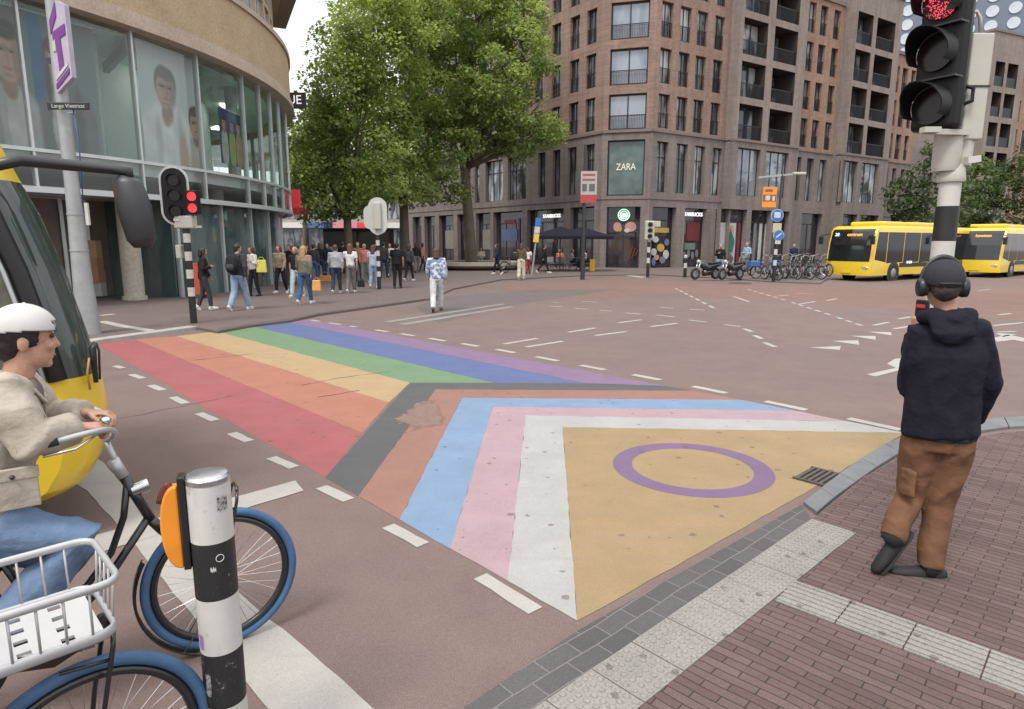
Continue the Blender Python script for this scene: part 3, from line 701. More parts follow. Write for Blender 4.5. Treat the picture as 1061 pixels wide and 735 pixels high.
def brickbay(s0,s1,colpx,tallpx,z1,rows,m,shops=()):
    cc=[(PR.sx(x0,14),PR.sx(x1,14)) for x0,x1 in colpx]; tt=[(PR.sx(x0,7.3),PR.sx(x1,7.3)) for x0,x1 in tallpx]; sh=[(PR.sx(x0,2),PR.sx(x1,2)) for x0,x1 in shops]
    wall(PR,s0,s1,9.55,z1,[(a,b,t-WHT,t) for a,b in cc for t in rows],m); wall(PR,s0,s1,0,9.55,[(a,b,5.45,9.0) for a,b in tt]+[(a,b,FZ,4.4,.9) for a,b in sh],M_greyb)
    for a,b in cc:
        for t in rows: window(PR,a,b,t-WHT,t,-.28,rnd.choice([G_curt,G_dark]),2,1.05)
    for a,b in tt: window(PR,a,b,5.45,9.0,-.3,rnd.choice([G_curt,G_dark]),2)
    b=MB(); pbox(b,PR,s0,s1,-.3,.08,9.5,9.62); b.build('string_course',MATS['cornice_stone'],blk,True,rc=False); b=MB(); pbox(b,PR,s0,s1,-.5,.12,z1,z1+.3); b.build('cornice',MATS['cornice_stone'],blk,True,rc=False)
    for a,b_ in sh: shopfront(PR,a,b_,0)
def shopfront(pl,a,b,n,fascia=True,panels=2,z1=4.42,inner=.8):
    f=MB(); fw=.07; d=n-inner*.55
    pbox(f,pl,a,a+fw,d-.05,d+.04,FZ,z1); pbox(f,pl,b-fw,b,d-.05,d+.04,FZ,z1); pbox(f,pl,a+fw,b-fw,d-.05,d+.04,3.45,3.53); pbox(f,pl,a+fw,b-fw,d-.05,d+.04,FZ,FZ+.1)
    for k in range(1,panels): x=a+(b-a)*k/panels; pbox(f,pl,x-.035,x+.035,d-.05,d+.035,FZ+.1,3.45)
    fo=f.build('shopfront',M_frame,pl.root,True,rc=False)
    g=MB(); g.poly([pl.P(a,d,FZ),pl.P(b,d,FZ),pl.P(b,d,z1),pl.P(a,d,z1)]); g.build('pane',G_shop,fo,True,rc=False)
    return fo,d
brickbay(S2,PR.sx(868,14),[(830.9+1.3,839),(844,851.2),(857.5,864.2)],[(823.5,829),(835,842),(848,855)],21.6,TOPS[:4],M_orb,[(829,850)])
tb=PR.sx(881,14,nn); te=PR.sx(926,14,nn)
tanbay(tb,te,(PR.sx(880.5,15,nn)+.35,PR.sx(898.5,15,nn)),(PR.sx(902.5,15,nn),PR.sx(921,15,nn)),TOPS[:4],[(PR.sx(869,7.3,nn)+.5,PR.sx(887.5,7.3,nn)),(PR.sx(892,7.3,nn),PR.sx(909,7.3,nn))],23.2,[(PR.sx(868,2,nn)+.5,PR.sx(886,2,nn)),(PR.sx(889,2,nn),PR.sx(908,2,nn))])
wall(PR,PR.sx(868,14),tb+.3,0,21.6,[],M_tanb,0)
brickbay(te,PR.sx(944,14)+1.0,[(923.5,928),(931,936.5),(940,944.5)],[(915,919),(923,927),(932,936)],19.2,TOPS[:3],M_orb,[(912,930)])
for a,b in shopR: shopfront(PR,a,b,0)
# shop row of the first loggia bay
for a,b in [(PR.sx(745.5,2,nn),PR.sx(772.5,2,nn)),(PR.sx(777,2,nn),PR.sx(797,2,nn)),(PR.sx(799,2,nn),PR.sx(816,2,nn)),(PR.sx(868,2,nn)+.5,PR.sx(886,2,nn)),(PR.sx(889,2,nn),PR.sx(908,2,nn))]: shopfront(PR,a,b,nn)
dfo,dd=shopfront(PC,ds[0],ds[1],0)
for a,b in shopL: shopfront(PL,a,b,0,panels=2 if b-a<4 else 3)
# body of the block behind the facades (roof and core) so that nothing is hollow
core=MB(); fp=[PL.P(30,-1.2,0),PL.P(0,-1.2,0)+Vector((0,1.2,0)),PR.P(-.55,-2.0,0),PR.P(PR.sx(944,14)+1.0,-2.0,0),PR.P(PR.sx(944,14)+1.0,-14,0),PL.P(34,-14,0)]
core.prism([(p.x,p.y) for p in fp],0.1,18.9); core.build('core',M_tanb,blk,True)
core=MB(); fp=[PL.P(30,-1.3,0),PL.P(0,-1.3,0)+Vector((0,1.2,0)),PR.P(-.5,-2.1,0),PR.P(S2,-2.1,0),PR.P(S2,-14,0),PL.P(34,-14.1,0)]
core.prism([(p.x,p.y) for p in fp],18.95,26.8); core.build('roof',M_redb,blk,True)
core=MB(); fp=[PR.P(S2-.1,-2.6,0),PR.P(te,-2.6,0),PR.P(te,-12,0),PR.P(S2-.1,-12,0)]
core.prism([(p.x,p.y) for p in fp],18.95,21.4); core.build('roof',M_tanb,blk,True)
core=MB(); fp=[PR.P(S2+.3,-3.2,0),PR.P(tb-.3,-3.2,0),PR.P(tb-.3,-9,0),PR.P(S2+.3,-9,0)]; core.prism([(p.x,p.y) for p in fp],21.4,24.6); core.build('penthouse',M_orb,blk,True)
wall(PR,te+2.5,PR.sx(944,14)+3,0,17.5,[],M_tanb,-1.5,back=5)
# shop signs, posters and interior displays
M_wl=emit('white_letters',(1,.98,.95),.5,(.8,.8,.8))
text('lettering','STARBUCKS',.40,M_wl,blk,PR.P((shopR[1][0]+shopR[1][1])/2,-.34,3.98),PR.d,(0,0,1),.03)
ls=shopL[1]; text('lettering','STARBUCKS',.40,M_wl,blk,PL.P((ls[0]*.6+ls[1]*.4),-.34,3.95),-PL.d,(0,0,1),.03)
lg=thing('shop_sign','round green coffee shop emblem above the corner entrance','shop sign',PC.P((ds[0]+ds[1])/2,-.3,3.85))
cc=PC.P((ds[0]+ds[1])/2,-.3,3.85); b=MB(); b.disc(cc,PC.n,.46,.1,28); b.build('disc',emit('sign_green',(.02,.35,.2),.5,(.02,.22,.13)),lg,True)
b=MB(); b.ring(cc+PC.n*.06,PC.n,.40,.025,28,6); b.ring(cc+PC.n*.06,PC.n,.27,.02,24,6); 
for k in range(5): b.bar(cc+PC.n*.06+PC.d*(-.16+.08*k)+Vector((0,0,-.2+.03*abs(2-k))),cc+PC.n*.06+PC.d*(-.16+.08*k)+Vector((0,0,.1+.03*(2-abs(2-k)))),.03)
b.build('emblem',M_wl,lg,True)
def panel(pl,a0,a1,n,z0,z1,m,lab=None,t=.04,name='display_panel'):
    b=MB(); pbox(b,pl,a0,a1,n,n+t,z0,z1); o=b.build(name,m,blk,True,rc=False)
    if lab: o['label']=lab
    return o
def cmat(nm,c,r=.6): return mat(nm,c,r,var=.15,scale=3)
pw=cmat('panel_white',(.42,.42,.42)); pg=cmat('panel_green',(.03,.13,.08)); pred=cmat('panel_red',(.13,.02,.025)); py=cmat('panel_yellow',(.4,.28,.05)); ppk=cmat('panel_pink',(.42,.22,.19)); pbl=cmat('panel_blue',(.10,.14,.26))
def blob(pl,a,n,z,rx,rz,m): b=MB(); b.tube([pl.P(a,n,z),pl.P(a,n+.03,z)],[(rx,rz)]*2,14,side=pl.d); return b.build('display_item',m,blk,True)
n=-.42
# Starbucks doorway posters: drinks on dark purple
pdk=cmat('poster_plum',(.05,.03,.05)); panel(PC,ds[0]+.1,ds[1]-.1,n,2.6,3.4,pdk)
blob(PC,ds[0]+.75,n+.05,3.0,.3,.34,ppk); blob(PC,ds[0]+.95,n+.06,2.85,.13,.2,py); blob(PC,ds[1]-.7,n+.05,3.0,.42,.36,ppk); blob(PC,ds[1]-.95,n+.06,2.75,.2,.16,pw)
b=MB()
for k in range(7): b.bar(PC.P(ds[0]+1.6+.25*k,n+.05,.5+.2*(k%3)),PC.P(ds[0]+1.9+.2*k,n+.05,1.6-.12*k),.09)
b.build('display_item',pred,blk,True)
a,b_=shopR[0]
panel(PR,a+.3,b_-.3,n,2.6,2.95,py,t=.05)
for k,(da,z,rx,rz,m) in enumerate([(.75,2.1,.32,.22,pw),(1.3,1.5,.38,.3,py),(.6,1.2,.3,.26,pw),(1.9,1.9,.25,.25,pbl),(1.85,1.0,.3,.34,pw),(.9,.8,.25,.2,ppk),(.6,.5,.2,.3,pbl),(1.5,.6,.3,.25,cmat('panel_grey',(.15,.15,.16)))]): blob(PR,a+da,n+.06+.004*k,z,rx,rz,m)
a,b_=shopR[1]; panel(PR,a+.7,b_-.3,n,2.0,3.4,pred); panel(PR,a+.5,b_-.7,n,1.35,1.85,cmat('panel_sage',(.12,.18,.14)))
for k in range(4): blob(PR,a+.5+.45*k,n+.06,.9+.15*(k%2),.16,.3,cmat('panel_grey',(.15,.15,.16)))
n2=nn-.42
a,b_=PR.sx(745.5,2,nn),PR.sx(772.5,2,nn); panel(PR,a+.1,a+2.3,n2,.15,3.4,pw); panel(PR,b_-.5,b_-.25,n2,.2,3.4,cmat('panel_crimson',(.2,.02,.03)))
b=MB(); b.tube([PR.P(a+1.6,n2+.1,1.2),PR.P(a+1.7,n2+.1,2.0),PR.P(a+1.55,n2+.1,2.7)],[(.35,.05),(.45,.05),(.2,.05)],12,side=PR.d); b.build('display_item',pg,blk,True); blob(PR,a+1.75,n2+.1,2.95,.2,.26,ppk)
b=MB(); b.tube([PR.P(a+1.2,n2+.1,.3),PR.P(a+1.7,n2+.1,1.0)],[(.8,.05),(.5,.05)],12,side=PR.d); b.build('display_item',cmat('panel_taupe',(.12,.09,.08)),blk,True)
a=PR.sx(777,2,nn); 
for k in range(4): panel(PR,a+.15+k*.72,a+.5+k*.72,n2,.2,3.4,pw if k!=1 else cmat('panel_grey',(.15,.15,.16)))
for (a0,a1,z0,z1,m) in [(.3,1.2,2.2,3.2,pbl),(2.2,3.0,1.9,3.3,cmat('panel_pale',(.25,.25,.27))),(3.1,3.4,1.7,3.0,cmat('panel_crimson',(.2,.02,.03)))]:
    sl=shopL[1]; panel(PL,sl[1]-a1,sl[1]-a0,n,z0,z1,m)
sl=shopL[2]; panel(PL,sl[0]+1.2,sl[1]-.8,n,2.0,3.0,pbl); panel(PL,sl[0]+.8,sl[0]+1.05,n,.2,3.9,cmat('panel_violet',(.08,.03,.12))); panel(PL,sl[0]+1.5,sl[1]-1.2,n,3.55,3.8,cmat('panel_crimson',(.2,.02,.03)))
for k in (3,4,5): sl=shopL[k]; panel(PL,sl[0]+.5,sl[1]-.6,n,1.2,3.0,cmat('panel_taupe2',(.2,.19,.17))); 
# rooftop lettering, red
text('roof_lettering','coss',2.1,emit('red_letters',(.9,.05,.06),.8,(.5,.02,.03)),blk,PR.P(te-2.2,.7,24.3),PR.d,(0,0,1),.08)
# ---------------------------------------------------------------- second block further along the street
o2=A(1004,250,70); b2=thing('apartment_building','distant tan block with paired loggias beyond the buses and street trees','building',(o2.x,o2.y,0)); b2r=blk
P2=Plane(o2,(math.sin(R(66)),math.cos(R(66))),b2)
def b2rows():
    l=(P2.sx(1024,14),P2.sx(1033.5,14)); r=(P2.sx(1036.5,14),P2.sx(1047,14)); e=P2.sx(1053,14)
    tops=[20.4,17.4,14.4,11.4]
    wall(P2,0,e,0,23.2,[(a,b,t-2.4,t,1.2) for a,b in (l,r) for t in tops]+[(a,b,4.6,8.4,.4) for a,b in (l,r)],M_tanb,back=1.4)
    wall(P2,-30,0,0,11.5,[(-28+3*k,-26.2+3*k,5.2,9) for k in range(9)],M_greyb,-1.3,.3,back=9)
    for k in range(9): window(P2,-28+3*k,-26.2+3*k,5.2,9,-1.55,G_dark,2)
    for a,b in (l,r):
        for t in tops:
            window(P2,a,b,t-2.4,t,-1.1,G_dark,2); q_=MB(); pbox(q_,P2,a,b,-.12,-.08,t-2.4,t-1.4); q_.build('balcony_railing',M_rail,b2,True,rc=False)
        window(P2,a,b,4.6,8.4,-.35,G_curt,2)
    c=[(P2.sx(1053,14)+.8+2.0*k,P2.sx(1053,14)+1.9+2.0*k) for k in range(6)]
    wall(P2,e,e+14,0,20,[(a,b,t-2.2,t) for a,b in c for t in (17.2,14.2,11.2,8.2)],M_orb,-.9,back=.6)
    k=MB(); k.prism([tuple(P2.P(a,n,0))[:2] for a,n in ((-30,-1.7),(0.1,-1.7),(.1,-9),(-30,-9))],0,11.4); k.build('core',M_tanb,b2,True)
    k=MB(); k.prism([tuple(P2.P(a,n,0))[:2] for a,n in ((.12,-1.45),(e+14,-1.45),(e+14,-9.1),(.12,-9.1))],0,19.6); k.build('core',M_tanb,b2,True)
    for a,b in c:
        for t in (17.2,14.2,11.2,8.2): window(P2,a,b,t-2.2,t,-1.15,G_dark,2)
    k=MB(); pbox(k,P2,-.06,e+.06,-1,.1,23.2,23.45); k.build('string_course',MATS['cornice_stone'],b2,True,rc=False)
b2rows()
# ---------------------------------------------------------------- grey hall with round windows
o3=A(880,60,150); d3=Vector((.82,-.57,0)); hall=thing('concert_hall','tall grey building covered in rows of round white windows','building',(o3.x,o3.y,0)); P3_=Plane(o3,d3,hall)
b=MB(); pbox(b,P3_,-6,60,-20,0,0,62); b.build('wall',mat('hall_grey',(.12,.148,.2),.6,var=.06,scale=.3),hall,True)
dw=mat('round_window_white',(.45,.49,.53),.25,var=.12,scale=.4); dsx=3.6; dz=2.75
me0=None; cnt=0
for j in range(24):
    for i in range(24):
        p=P3_.P(-4+i*dsx,.02,33+j*dz); x,y=proj(p)
        if y>130 or y<-30 or x>1080 or x<895: continue
        if me0 is None:
            q_=MB(); q_.disc((0,0,0),P3_.n,1.06,.3,24); me0=q_.mesh('window'); me0.materials.append(dw)
        w_=bpy.data.objects.new('window',me0); COL.objects.link(w_); w_.parent=hall; w_.location=p-Vector((o3.x,o3.y,0)); cnt+=1
        if cnt>98: break
    if cnt>98: break
# ================================================================ round glass-fronted building on the left
RC=Vector((-27.9,26.3,0)); RR=18.0
rb=thing('department_store','curved glass fronted store with a tan stone band above the glazing','building',(RC.x,RC.y,0))
def cp(a,r,z): return Vector((RC.x+r*math.cos(a),RC.y+r*math.sin(a),z))
def chit(px,py,r=RR):
    d=ray(px,py); a_=d.x**2+1; b_=-2*(d.x*RC.x+RC.y); c_=RC.x**2+RC.y**2-r*r; D=b_*b_-4*a_*c_
    t=(-b_-math.sqrt(max(D,0)))/2/a_; p=Vector((d.x*t-RC.x,t-RC.y)); return math.atan2(p.y,p.x),CH+d.z*t
AM=[chit(x,y)[0] for x,y in ((24,75),(140,100),(206,110),(252,120),(269.5,130),(281,140),(290,150))]
step=AM[2]-AM[1]
A0=AM[0]-(AM[1]-AM[0])
MU=[A0-step*1.6*k for k in range(8,0,-1)]+[A0]+AM; last=MU[-1]
MU+= [last+.16*k for k in range(1,12)]
def band(r0,r1,z0,z1,a0,a1,n,name,m,parent=rb,world=True,bevel=0):
    b=MB(); 
    for i in range(n+1):
        a=a0+(a1-a0)*i/n
        for r,z in ((r0,z0),(r1,z0),(r1,z1),(r0,z1)): b.vert(cp(a,r,z))
    for i in range(n):
        o=4*i
        for k in range(4): b.face([o+k,o+(k+1)%4,o+4+(k+1)%4,o+4+k])
    b.face([0,1,2,3]); b.face([4*n+k for k in (3,2,1,0)])
    return b.build(name,m,parent,world,auto=40)
a0,a1=MU[0],MU[-1]; NB=110
def stone(name,c):
    t=NT(name); v=t.ramp(t.noise(.8,7,.7),[(.3,.85),(.7,1.1)]); col=t.mix(1,c,v,'MULTIPLY'); f=t.ramp(t.noise(14,5,.7),[(.3,.78),(.7,1.2)]); col=t.mix(1,col,f,'MULTIPLY')
    t.color(col); t.set(Roughness=.85); t.bump(t.noise(30,4,.6),.2,.01); MATS[name]=t.m; return t.m
M_band=stone('tan_stone',(.43,.32,.205)); M_trim=stone('pale_stone',(.45,.37,.29)); M_alu=mat('aluminium',(.52,.55,.55),.4,.35,var=.08,scale=2)
band(RR-.6,RR+.28,8.35,10.1,a0,a1,NB,'stone_band',M_band)
band(RR-.6,RR+.42,7.9,8.12,a0,a1,NB,'cornice',M_trim); band(RR-.6,RR+.33,8.12,8.35,a0,a1,NB,'cornice',M_trim); band(RR-.6,RR+.36,10.1,10.28,a0,a1,NB,'cornice',M_trim)
# upper window ribbon: pale frames, set back
up=band(RR-.5,RR-.42,10.28,13.2,a0,a1,NB,'window_ribbon',G_curt)
b=MB(); aa=a0
while aa<a1:
    p=cp(aa,RR-.4,10.28); b.bar(p,p+Vector((0,0,2.95)),.16,.2,up=(math.cos(aa),math.sin(aa),0)); aa+=.075
b.build('mullion',M_trim,up,True)
band(RR-.48,RR-.32,11.7,11.85,a0,a1,NB,'transom',M_trim,up)
band(RR-.5,RR+.1,13.2,15.5,a0,a1,NB,'upper_wall',M_band)
ea=chit(292,10)[0]
# glazing: sheer glass panels between slim posts, clear enough to see the hall behind
t=NT('store_glass'); t.color((.86,.95,.93)); t.set(Roughness=.02); t.b.inputs['Transmission Weight'].default_value=0
for nd in list(t.n):
    if nd.type!='OUTPUT_MATERIAL': t.n.remove(nd)
tr=t.add('ShaderNodeBsdfTransparent'); tr.inputs[0].default_value=(.90,.965,.945,1)
gs=t.add('ShaderNodeBsdfGlossy'); gs.inputs[0].default_value=(.9,.97,.95,1); gs.inputs['Roughness'].default_value=.03
fr=t.add('ShaderNodeFresnel'); fr.inputs[0].default_value=1.5; fm=t.math('MULTIPLY_ADD',fr.outputs[0],.8,.03); mxs=t.add('ShaderNodeMixShader'); t.link(fm,mxs.inputs[0]); t.link(tr.outputs[0],mxs.inputs[1]); t.link(gs.outputs[0],mxs.inputs[2])
out=[n for n in t.n if n.type=='OUTPUT_MATERIAL'][0]; t.link(mxs.outputs[0],out.inputs[0]); M_sg=t.m
def cpanel(a,b_,r,z0,z1,name,m,n=5,parent=rb):
    q=MB()
    for i in range(n+1):
        x=a+(b_-a)*i/n; q.vert(cp(x,r,z0)); q.vert(cp(x,r,z1))
    for i in range(n): q.face([2*i,2*i+2,2*i+3,2*i+1])
    return q.build(name,m,parent,True,smooth=False,rc=False)
vis=[i for i in range(len(MU)-1)]
for i in vis:
    a,b_=MU[i],MU[i+1]; e=.0022
    cpanel(a+e,b_-e,RR,4.26,7.88,'glass_panel',M_sg)
    cpanel(a+e,b_-e,RR,3.29,4.20,'glass_panel',M_sg)
for a in MU:
    b=MB(); d=(math.cos(a),math.sin(a),0); b.bar(cp(a,RR-.02,3.2),cp(a,RR-.02,7.9),.06,.18,up=d); b.build('mullion',M_alu,rb,True)
band(RR-.1,RR+.09,4.18,4.27,a0,a1,NB,'transom',M_alu); band(RR-.12,RR+.12,3.15,3.30,a0,a1,NB,'transom',M_alu)
# hall behind the glass: floor slab, ceiling, back wall, lower soffit
M_in=mat('interior_plaster',(.60,.72,.67),.8,var=.08,scale=.6); M_dk=mat('interior_dark',(.045,.042,.04),.7,var=.2,scale=1)
band(RR-9,RR-.15,7.95,8.3,a0,a1,60,'ceiling',M_in); band(RR-9,RR-.2,3.85,4.2,a0,a1,60,'floor_slab',mat('interior_floor',(.6,.62,.6),.5,var=.1,scale=1))
band(RR-3.6,RR-3.4,4.2,7.95,a0,a1,60,'back_wall',M_in)
band(RR-3.0,RR-.2,3.2,3.34,a0,a1,60,'soffit',M_alu)
for k in range(14):   # raking ceiling beams and ducts
    a=a0+.1+k*.17; b=MB(); b.bar(cp(a,RR-.6,7.7),cp(a+.1,RR-3.3,7.6),.18,.3); b.build('ceiling_beam',mat('duct_grey',(.24,.27,.26),.6),rb,True)
for k,(px,py,rin) in enumerate([(98,110,1.6),(186,120,2.2),(240,120,1.4),(16,60,2.5)]):
    a=chit(px,py,RR-rin)[0]; b=MB(); b.cyl(cp(a,RR-rin,4.2),cp(a,RR-rin,7.95),.22,n=14); b.build('inner_column',mat('inner_column',(.42,.47,.44),.6),rb,True,smooth=False)
M_fill=emit('ceiling_fill_strip',(1,.97,.92),2.4,(.8,.8,.8))
for k in range(0,20,2):   # glowing strips added to brighten the hall and the entrance
    a=MU[1]+(MU[-1]-MU[1])*k/20
    for r_,z_ in ((RR-2.4,7.9),(RR-1.7,3.18)):
        b=MB(); b.bar(cp(a,r_,z_),cp(a+.06,r_,z_),.55,.03); b.build('ceiling_fill_strip',M_fill,rb,True)
# ground floor: round columns, recessed dark doors, glass return on the right
M_col=stone('column_stone',(.42,.39,.32))
for px,py in ((140,310.5),(230,299.5),(108,303)):
    p=G(px,py,FZ); rr_=.3 if px!=108 else .3; b=MB(); b.cyl((p.x,p.y,FZ),(p.x,p.y,3.85),rr_,n=24); b.tube([(p.x,p.y,FZ),(p.x,p.y,FZ+.12)],[rr_+.06]*2,24); b.build('column',M_col,rb,True,auto=40)
gl_a=chit(183,300,RR-.5)[0]
band(RR-3.4,RR-3.2,0,3.2,a0,gl_a,50,'recessed_wall',mat('recess_wall',(.17,.14,.115),.6,var=.3,scale=.8))
M_lg=glassmat('lower_glass',(.05,.085,.085),curt=(.12,.16,.155),cs=1.0)
aa=[chit(x,280,RR-.5)[0] for x in (186,232,262,280,290)]; aa+= [aa[-1]+.15*k for k in range(1,10)]
for x,y in zip(aa,aa[1:]): cpanel(x+.003,y-.003,RR-.5,FZ,3.2,'shopfront',M_lg)
for x in aa: b=MB(); b.bar(cp(x,RR-.48,FZ),cp(x,RR-.48,3.2),.1,.16,up=(math.cos(x),math.sin(x),0)); b.build('mullion',M_alu,rb,True)
b=MB(); p0=cp(gl_a,RR-.5,0); p1=cp(gl_a,RR-3.3,0); b.extr([p0+Vector((0,0,FZ)),p1+Vector((0,0,FZ)),p1+Vector((0,0,3.2)),p0+Vector((0,0,3.2))],Vector((.02,.02,0))); b.build('shopfront',M_lg,rb,True)
# entrance doors in the recess: pale frames on dark glass, warm goods inside
for px in (120,150,166,95,70):
    a=chit(px,280,RR-3.1)[0]; b=MB(); b.bar(cp(a,RR-3.1,FZ),cp(a,RR-3.1,3.2),.1,.1); b.build('door_frame',M_alu,rb,True)
for px,py,w_,c in ((97,262,.3,(.45,.3,.18)),(98,280,.35,(.4,.2,.12)),(102,300,.3,(.4,.4,.38)),(155,275,.5,(.08,.14,.14)),(170,285,.4,(.10,.16,.15))):
    a,z=chit(px,py,RR-3.05); b=MB(); b.box(cp(a,RR-3.0,max(.5,z)),(w_,w_,.8)); b.build('window_display',mat('display_%d'%px,c,.7),rb,True)
M_orange=mat('orange_board',(.55,.10,.05),.6)
a=chit(205,285,RR-.2)[0]; p=G(207,309,FZ); b=MB(); bd=thing('notice_board','bright orange pavement board behind the striped signal post','board',p,R(20)); b.b2(-.24,.24,-.03,.03,.12,1.15); b.build('panel',M_orange,bd); b=MB(); b.b2(-.2,-.14,-.2,.2,0,.12); b.b2(.14,.2,-.2,.2,0,.12); b.build('foot',MATS['rail_metal'],bd)
# flat roof of the drum and the brown eave sticking out on the far side
b=MB(); b.prism([tuple(cp(a0+(a1-a0)*i/60,RR+.05,0))[:2] for i in range(61)]+[(-60,60),(-60,0)],15.5,15.9); b.build('roof',M_band,rb,True)
p=A(300,10,33); b=MB(); b.box((p.x-2.3,p.y+1.5,p.z+1.1),(3.6,5,1.2),Matrix.Rotation(R(25),3,'Z')); b.build('eave',mat('eave_brown',(.30,.20,.16),.7),rb,True)
# three posters hanging inside the hall: softly printed generic fashion pictures
def poster(name,lab,pxa,pxb,r,z0,z1,bg0,bg1,layers):
    a,b_=chit(pxa,120,r)[0],chit(pxb,120,r)[0]
    m=thing(name,lab,'poster',cp((a+b_)/2,r,z0)); pa,pb=cp(a,r,0),cp(b_,r,0); dx=(pb-pa).normalized(); n=Vector((dx.y,-dx.x,0)); n=n if n.dot(-pa)>0 else -n
    q=MB(); q.poly([pa+Vector((0,0,z0)),pb+Vector((0,0,z0)),pb+Vector((0,0,z1)),pa+Vector((0,0,z1))]); me=q.mesh('sheet')
    at=me.attributes.new('pos','FLOAT_VECTOR','POINT')
    for k,v in enumerate(((0,0,0),(1,0,0),(1,1,0),(0,1,0))): at.data[k].vector=v
    t=NT('poster_print'); an=t.add('ShaderNodeAttribute'); an.attribute_name='pos'
    nz=t.add('ShaderNodeTexNoise'); nz.inputs['Scale'].default_value=5; nz.inputs['Detail'].default_value=4; t.link(an.outputs['Vector'],nz.inputs['Vector'])
    va=t.add('ShaderNodeVectorMath',operation='MULTIPLY_ADD'); va.inputs[1].default_value=(.05,.05,0); t.link(nz.outputs['Color'],va.inputs[0]); t.link(an.outputs['Vector'],va.inputs[2])
    sp=t.add('ShaderNodeSeparateXYZ'); t.link(va.outputs[0],sp.inputs[0])
    U=t.math('SUBTRACT',sp.outputs[0],.025); V=t.math('SUBTRACT',sp.outputs[1],.025)
    col=t.mix(V,bg0,bg1)
    for L in layers:
        cx,cy,rx,ry,c=L[:5]; soft=L[5] if len(L)>5 else .18; pw_=L[6] if len(L)>6 else 2
        x=t.math('POWER',t.math('ABSOLUTE',t.math('DIVIDE',t.math('SUBTRACT',U,cx),rx)),pw_); y=t.math('POWER',t.math('ABSOLUTE',t.math('DIVIDE',t.math('SUBTRACT',V,cy),ry)),pw_)
        mr_=t.add('ShaderNodeMapRange',interpolation_type='SMOOTHSTEP'); mr_.inputs[1].default_value=1+soft; mr_.inputs[2].default_value=max(.02,1-soft*1.6); t.link(t.math('ADD',x,y),mr_.inputs[0])
        g=t.ramp(nz.outputs['Fac'],[(.3,[v*.82 for v in c]),(.7,[min(1,v*1.15) for v in c])]); col=t.mix(mr_.outputs[0],col,g)
    t.color(col); t.set(Roughness=.6)
    link('sheet',me,t.m,m,True); b=MB(); b.bar(pa+Vector((0,0,z1+.03)),pb+Vector((0,0,z1+.03)),.05,.04); b.build('rail',M_alu,m,True); return m
SK=(.50,.33,.25); SD=(.33,.20,.14); HR=(.05,.035,.03)
def head(cx,cy,rx,ry,sk=SK,sd=SD,hr=HR,glasses=False,sh=1):
    L=[(cx,cy-ry*1.05,rx*.6,ry*.7,sd,.3),(cx,cy+ry*.38,rx*1.22,ry*.98,hr,.22,2.4),(cx,cy-.02*ry,rx,ry*1.02,sk,.14,2.3),(cx+sh*rx*.72,cy-ry*.1,rx*.35,ry*.8,sd,.9),(cx,cy+ry*.80,rx*.95,ry*.26,hr,.5),
       (cx,cy+ry*.20,rx*.86,ry*.13,[v*.62 for v in sk],.9),(cx-rx*.4,cy+ry*.15,rx*.2,ry*.06,(.05,.035,.03),.6),(cx+rx*.4,cy+ry*.15,rx*.2,ry*.06,(.05,.035,.03),.6),(cx+sh*rx*.1,cy-ry*.15,rx*.13,ry*.26,[v*.78 for v in sk],.9),(cx,cy-ry*.5,rx*.36,ry*.085,(.38,.17,.14),.7),(cx,cy-ry*.78,rx*.4,ry*.08,[v*.75 for v in sk],.9)]
    if glasses: L+=[(cx-rx*.42,cy+ry*.17,rx*.38,ry*.17,(.03,.025,.025),.25,2.6),(cx+rx*.42,cy+ry*.17,rx*.38,ry*.17,(.03,.025,.025),.25,2.6)]
    return L
g1=[(.47,.5,.06,.6,(.05,.13,.30),.3,6),(.18,.06,.30,.40,(.40,.41,.41),.2,3),(.24,.2,.075,.3,(.55,.55,.54),.3,2.5),(.09,.15,.03,.3,(.26,.27,.27),.8)]+head(.22,.66,.115,.185)+[(.70,.08,.27,.42,(.17,.16,.17),.2,3),(.60,.22,.06,.24,(.5,.5,.48),.4),(.80,.2,.05,.3,(.09,.085,.09),.8)]+head(.61,.66,.085,.15,SK,SD,(.09,.06,.045),True)+[(.545,.55,.03,.2,(.09,.06,.045),.5),(.685,.55,.03,.2,(.09,.06,.045),.5)]
poster('poster','wide fashion poster of two people in grey jackets behind glass',-14,104,RR-.45,4.3,7.75,(.20,.25,.27),(.13,.17,.16),g1)
g2=[(.40,.10,.46,.46,(.66,.66,.67),.2,2.8),(.62,.2,.05,.3,(.45,.46,.48),.8),(.25,.18,.05,.25,(.5,.51,.53),.9),(.42,.44,.10,.1,(.38,.25,.18),.4)]+head(.42,.66,.15,.155,(.44,.30,.23),(.33,.22,.17),(.16,.14,.13))+[(.66,.06,.09,.26,(.46,.30,.22),.4),(.9,.1,.16,.3,(.55,.5,.49),.3)]+head(.90,.42,.10,.125,SK,SD,(.15,.09,.06))
poster('poster','pale fashion poster of a person in white shirt behind glass',147,207,RR-.45,4.3,7.85,(.46,.51,.52),(.55,.60,.62),g2)
g3=[]
for c,x in (((.5,.5,.48),.2),((.35,.42,.12),.5),((.45,.32,.2),.78)): g3+=[(x,.3,.13,.34,c,.2,3)]+head(x,.74,.075,.10)
poster('poster','small blue poster of three people hung beyond the white shirt poster',226,251,RR-.7,4.75,6.7,(.04,.08,.20),(.03,.06,.15),g3)
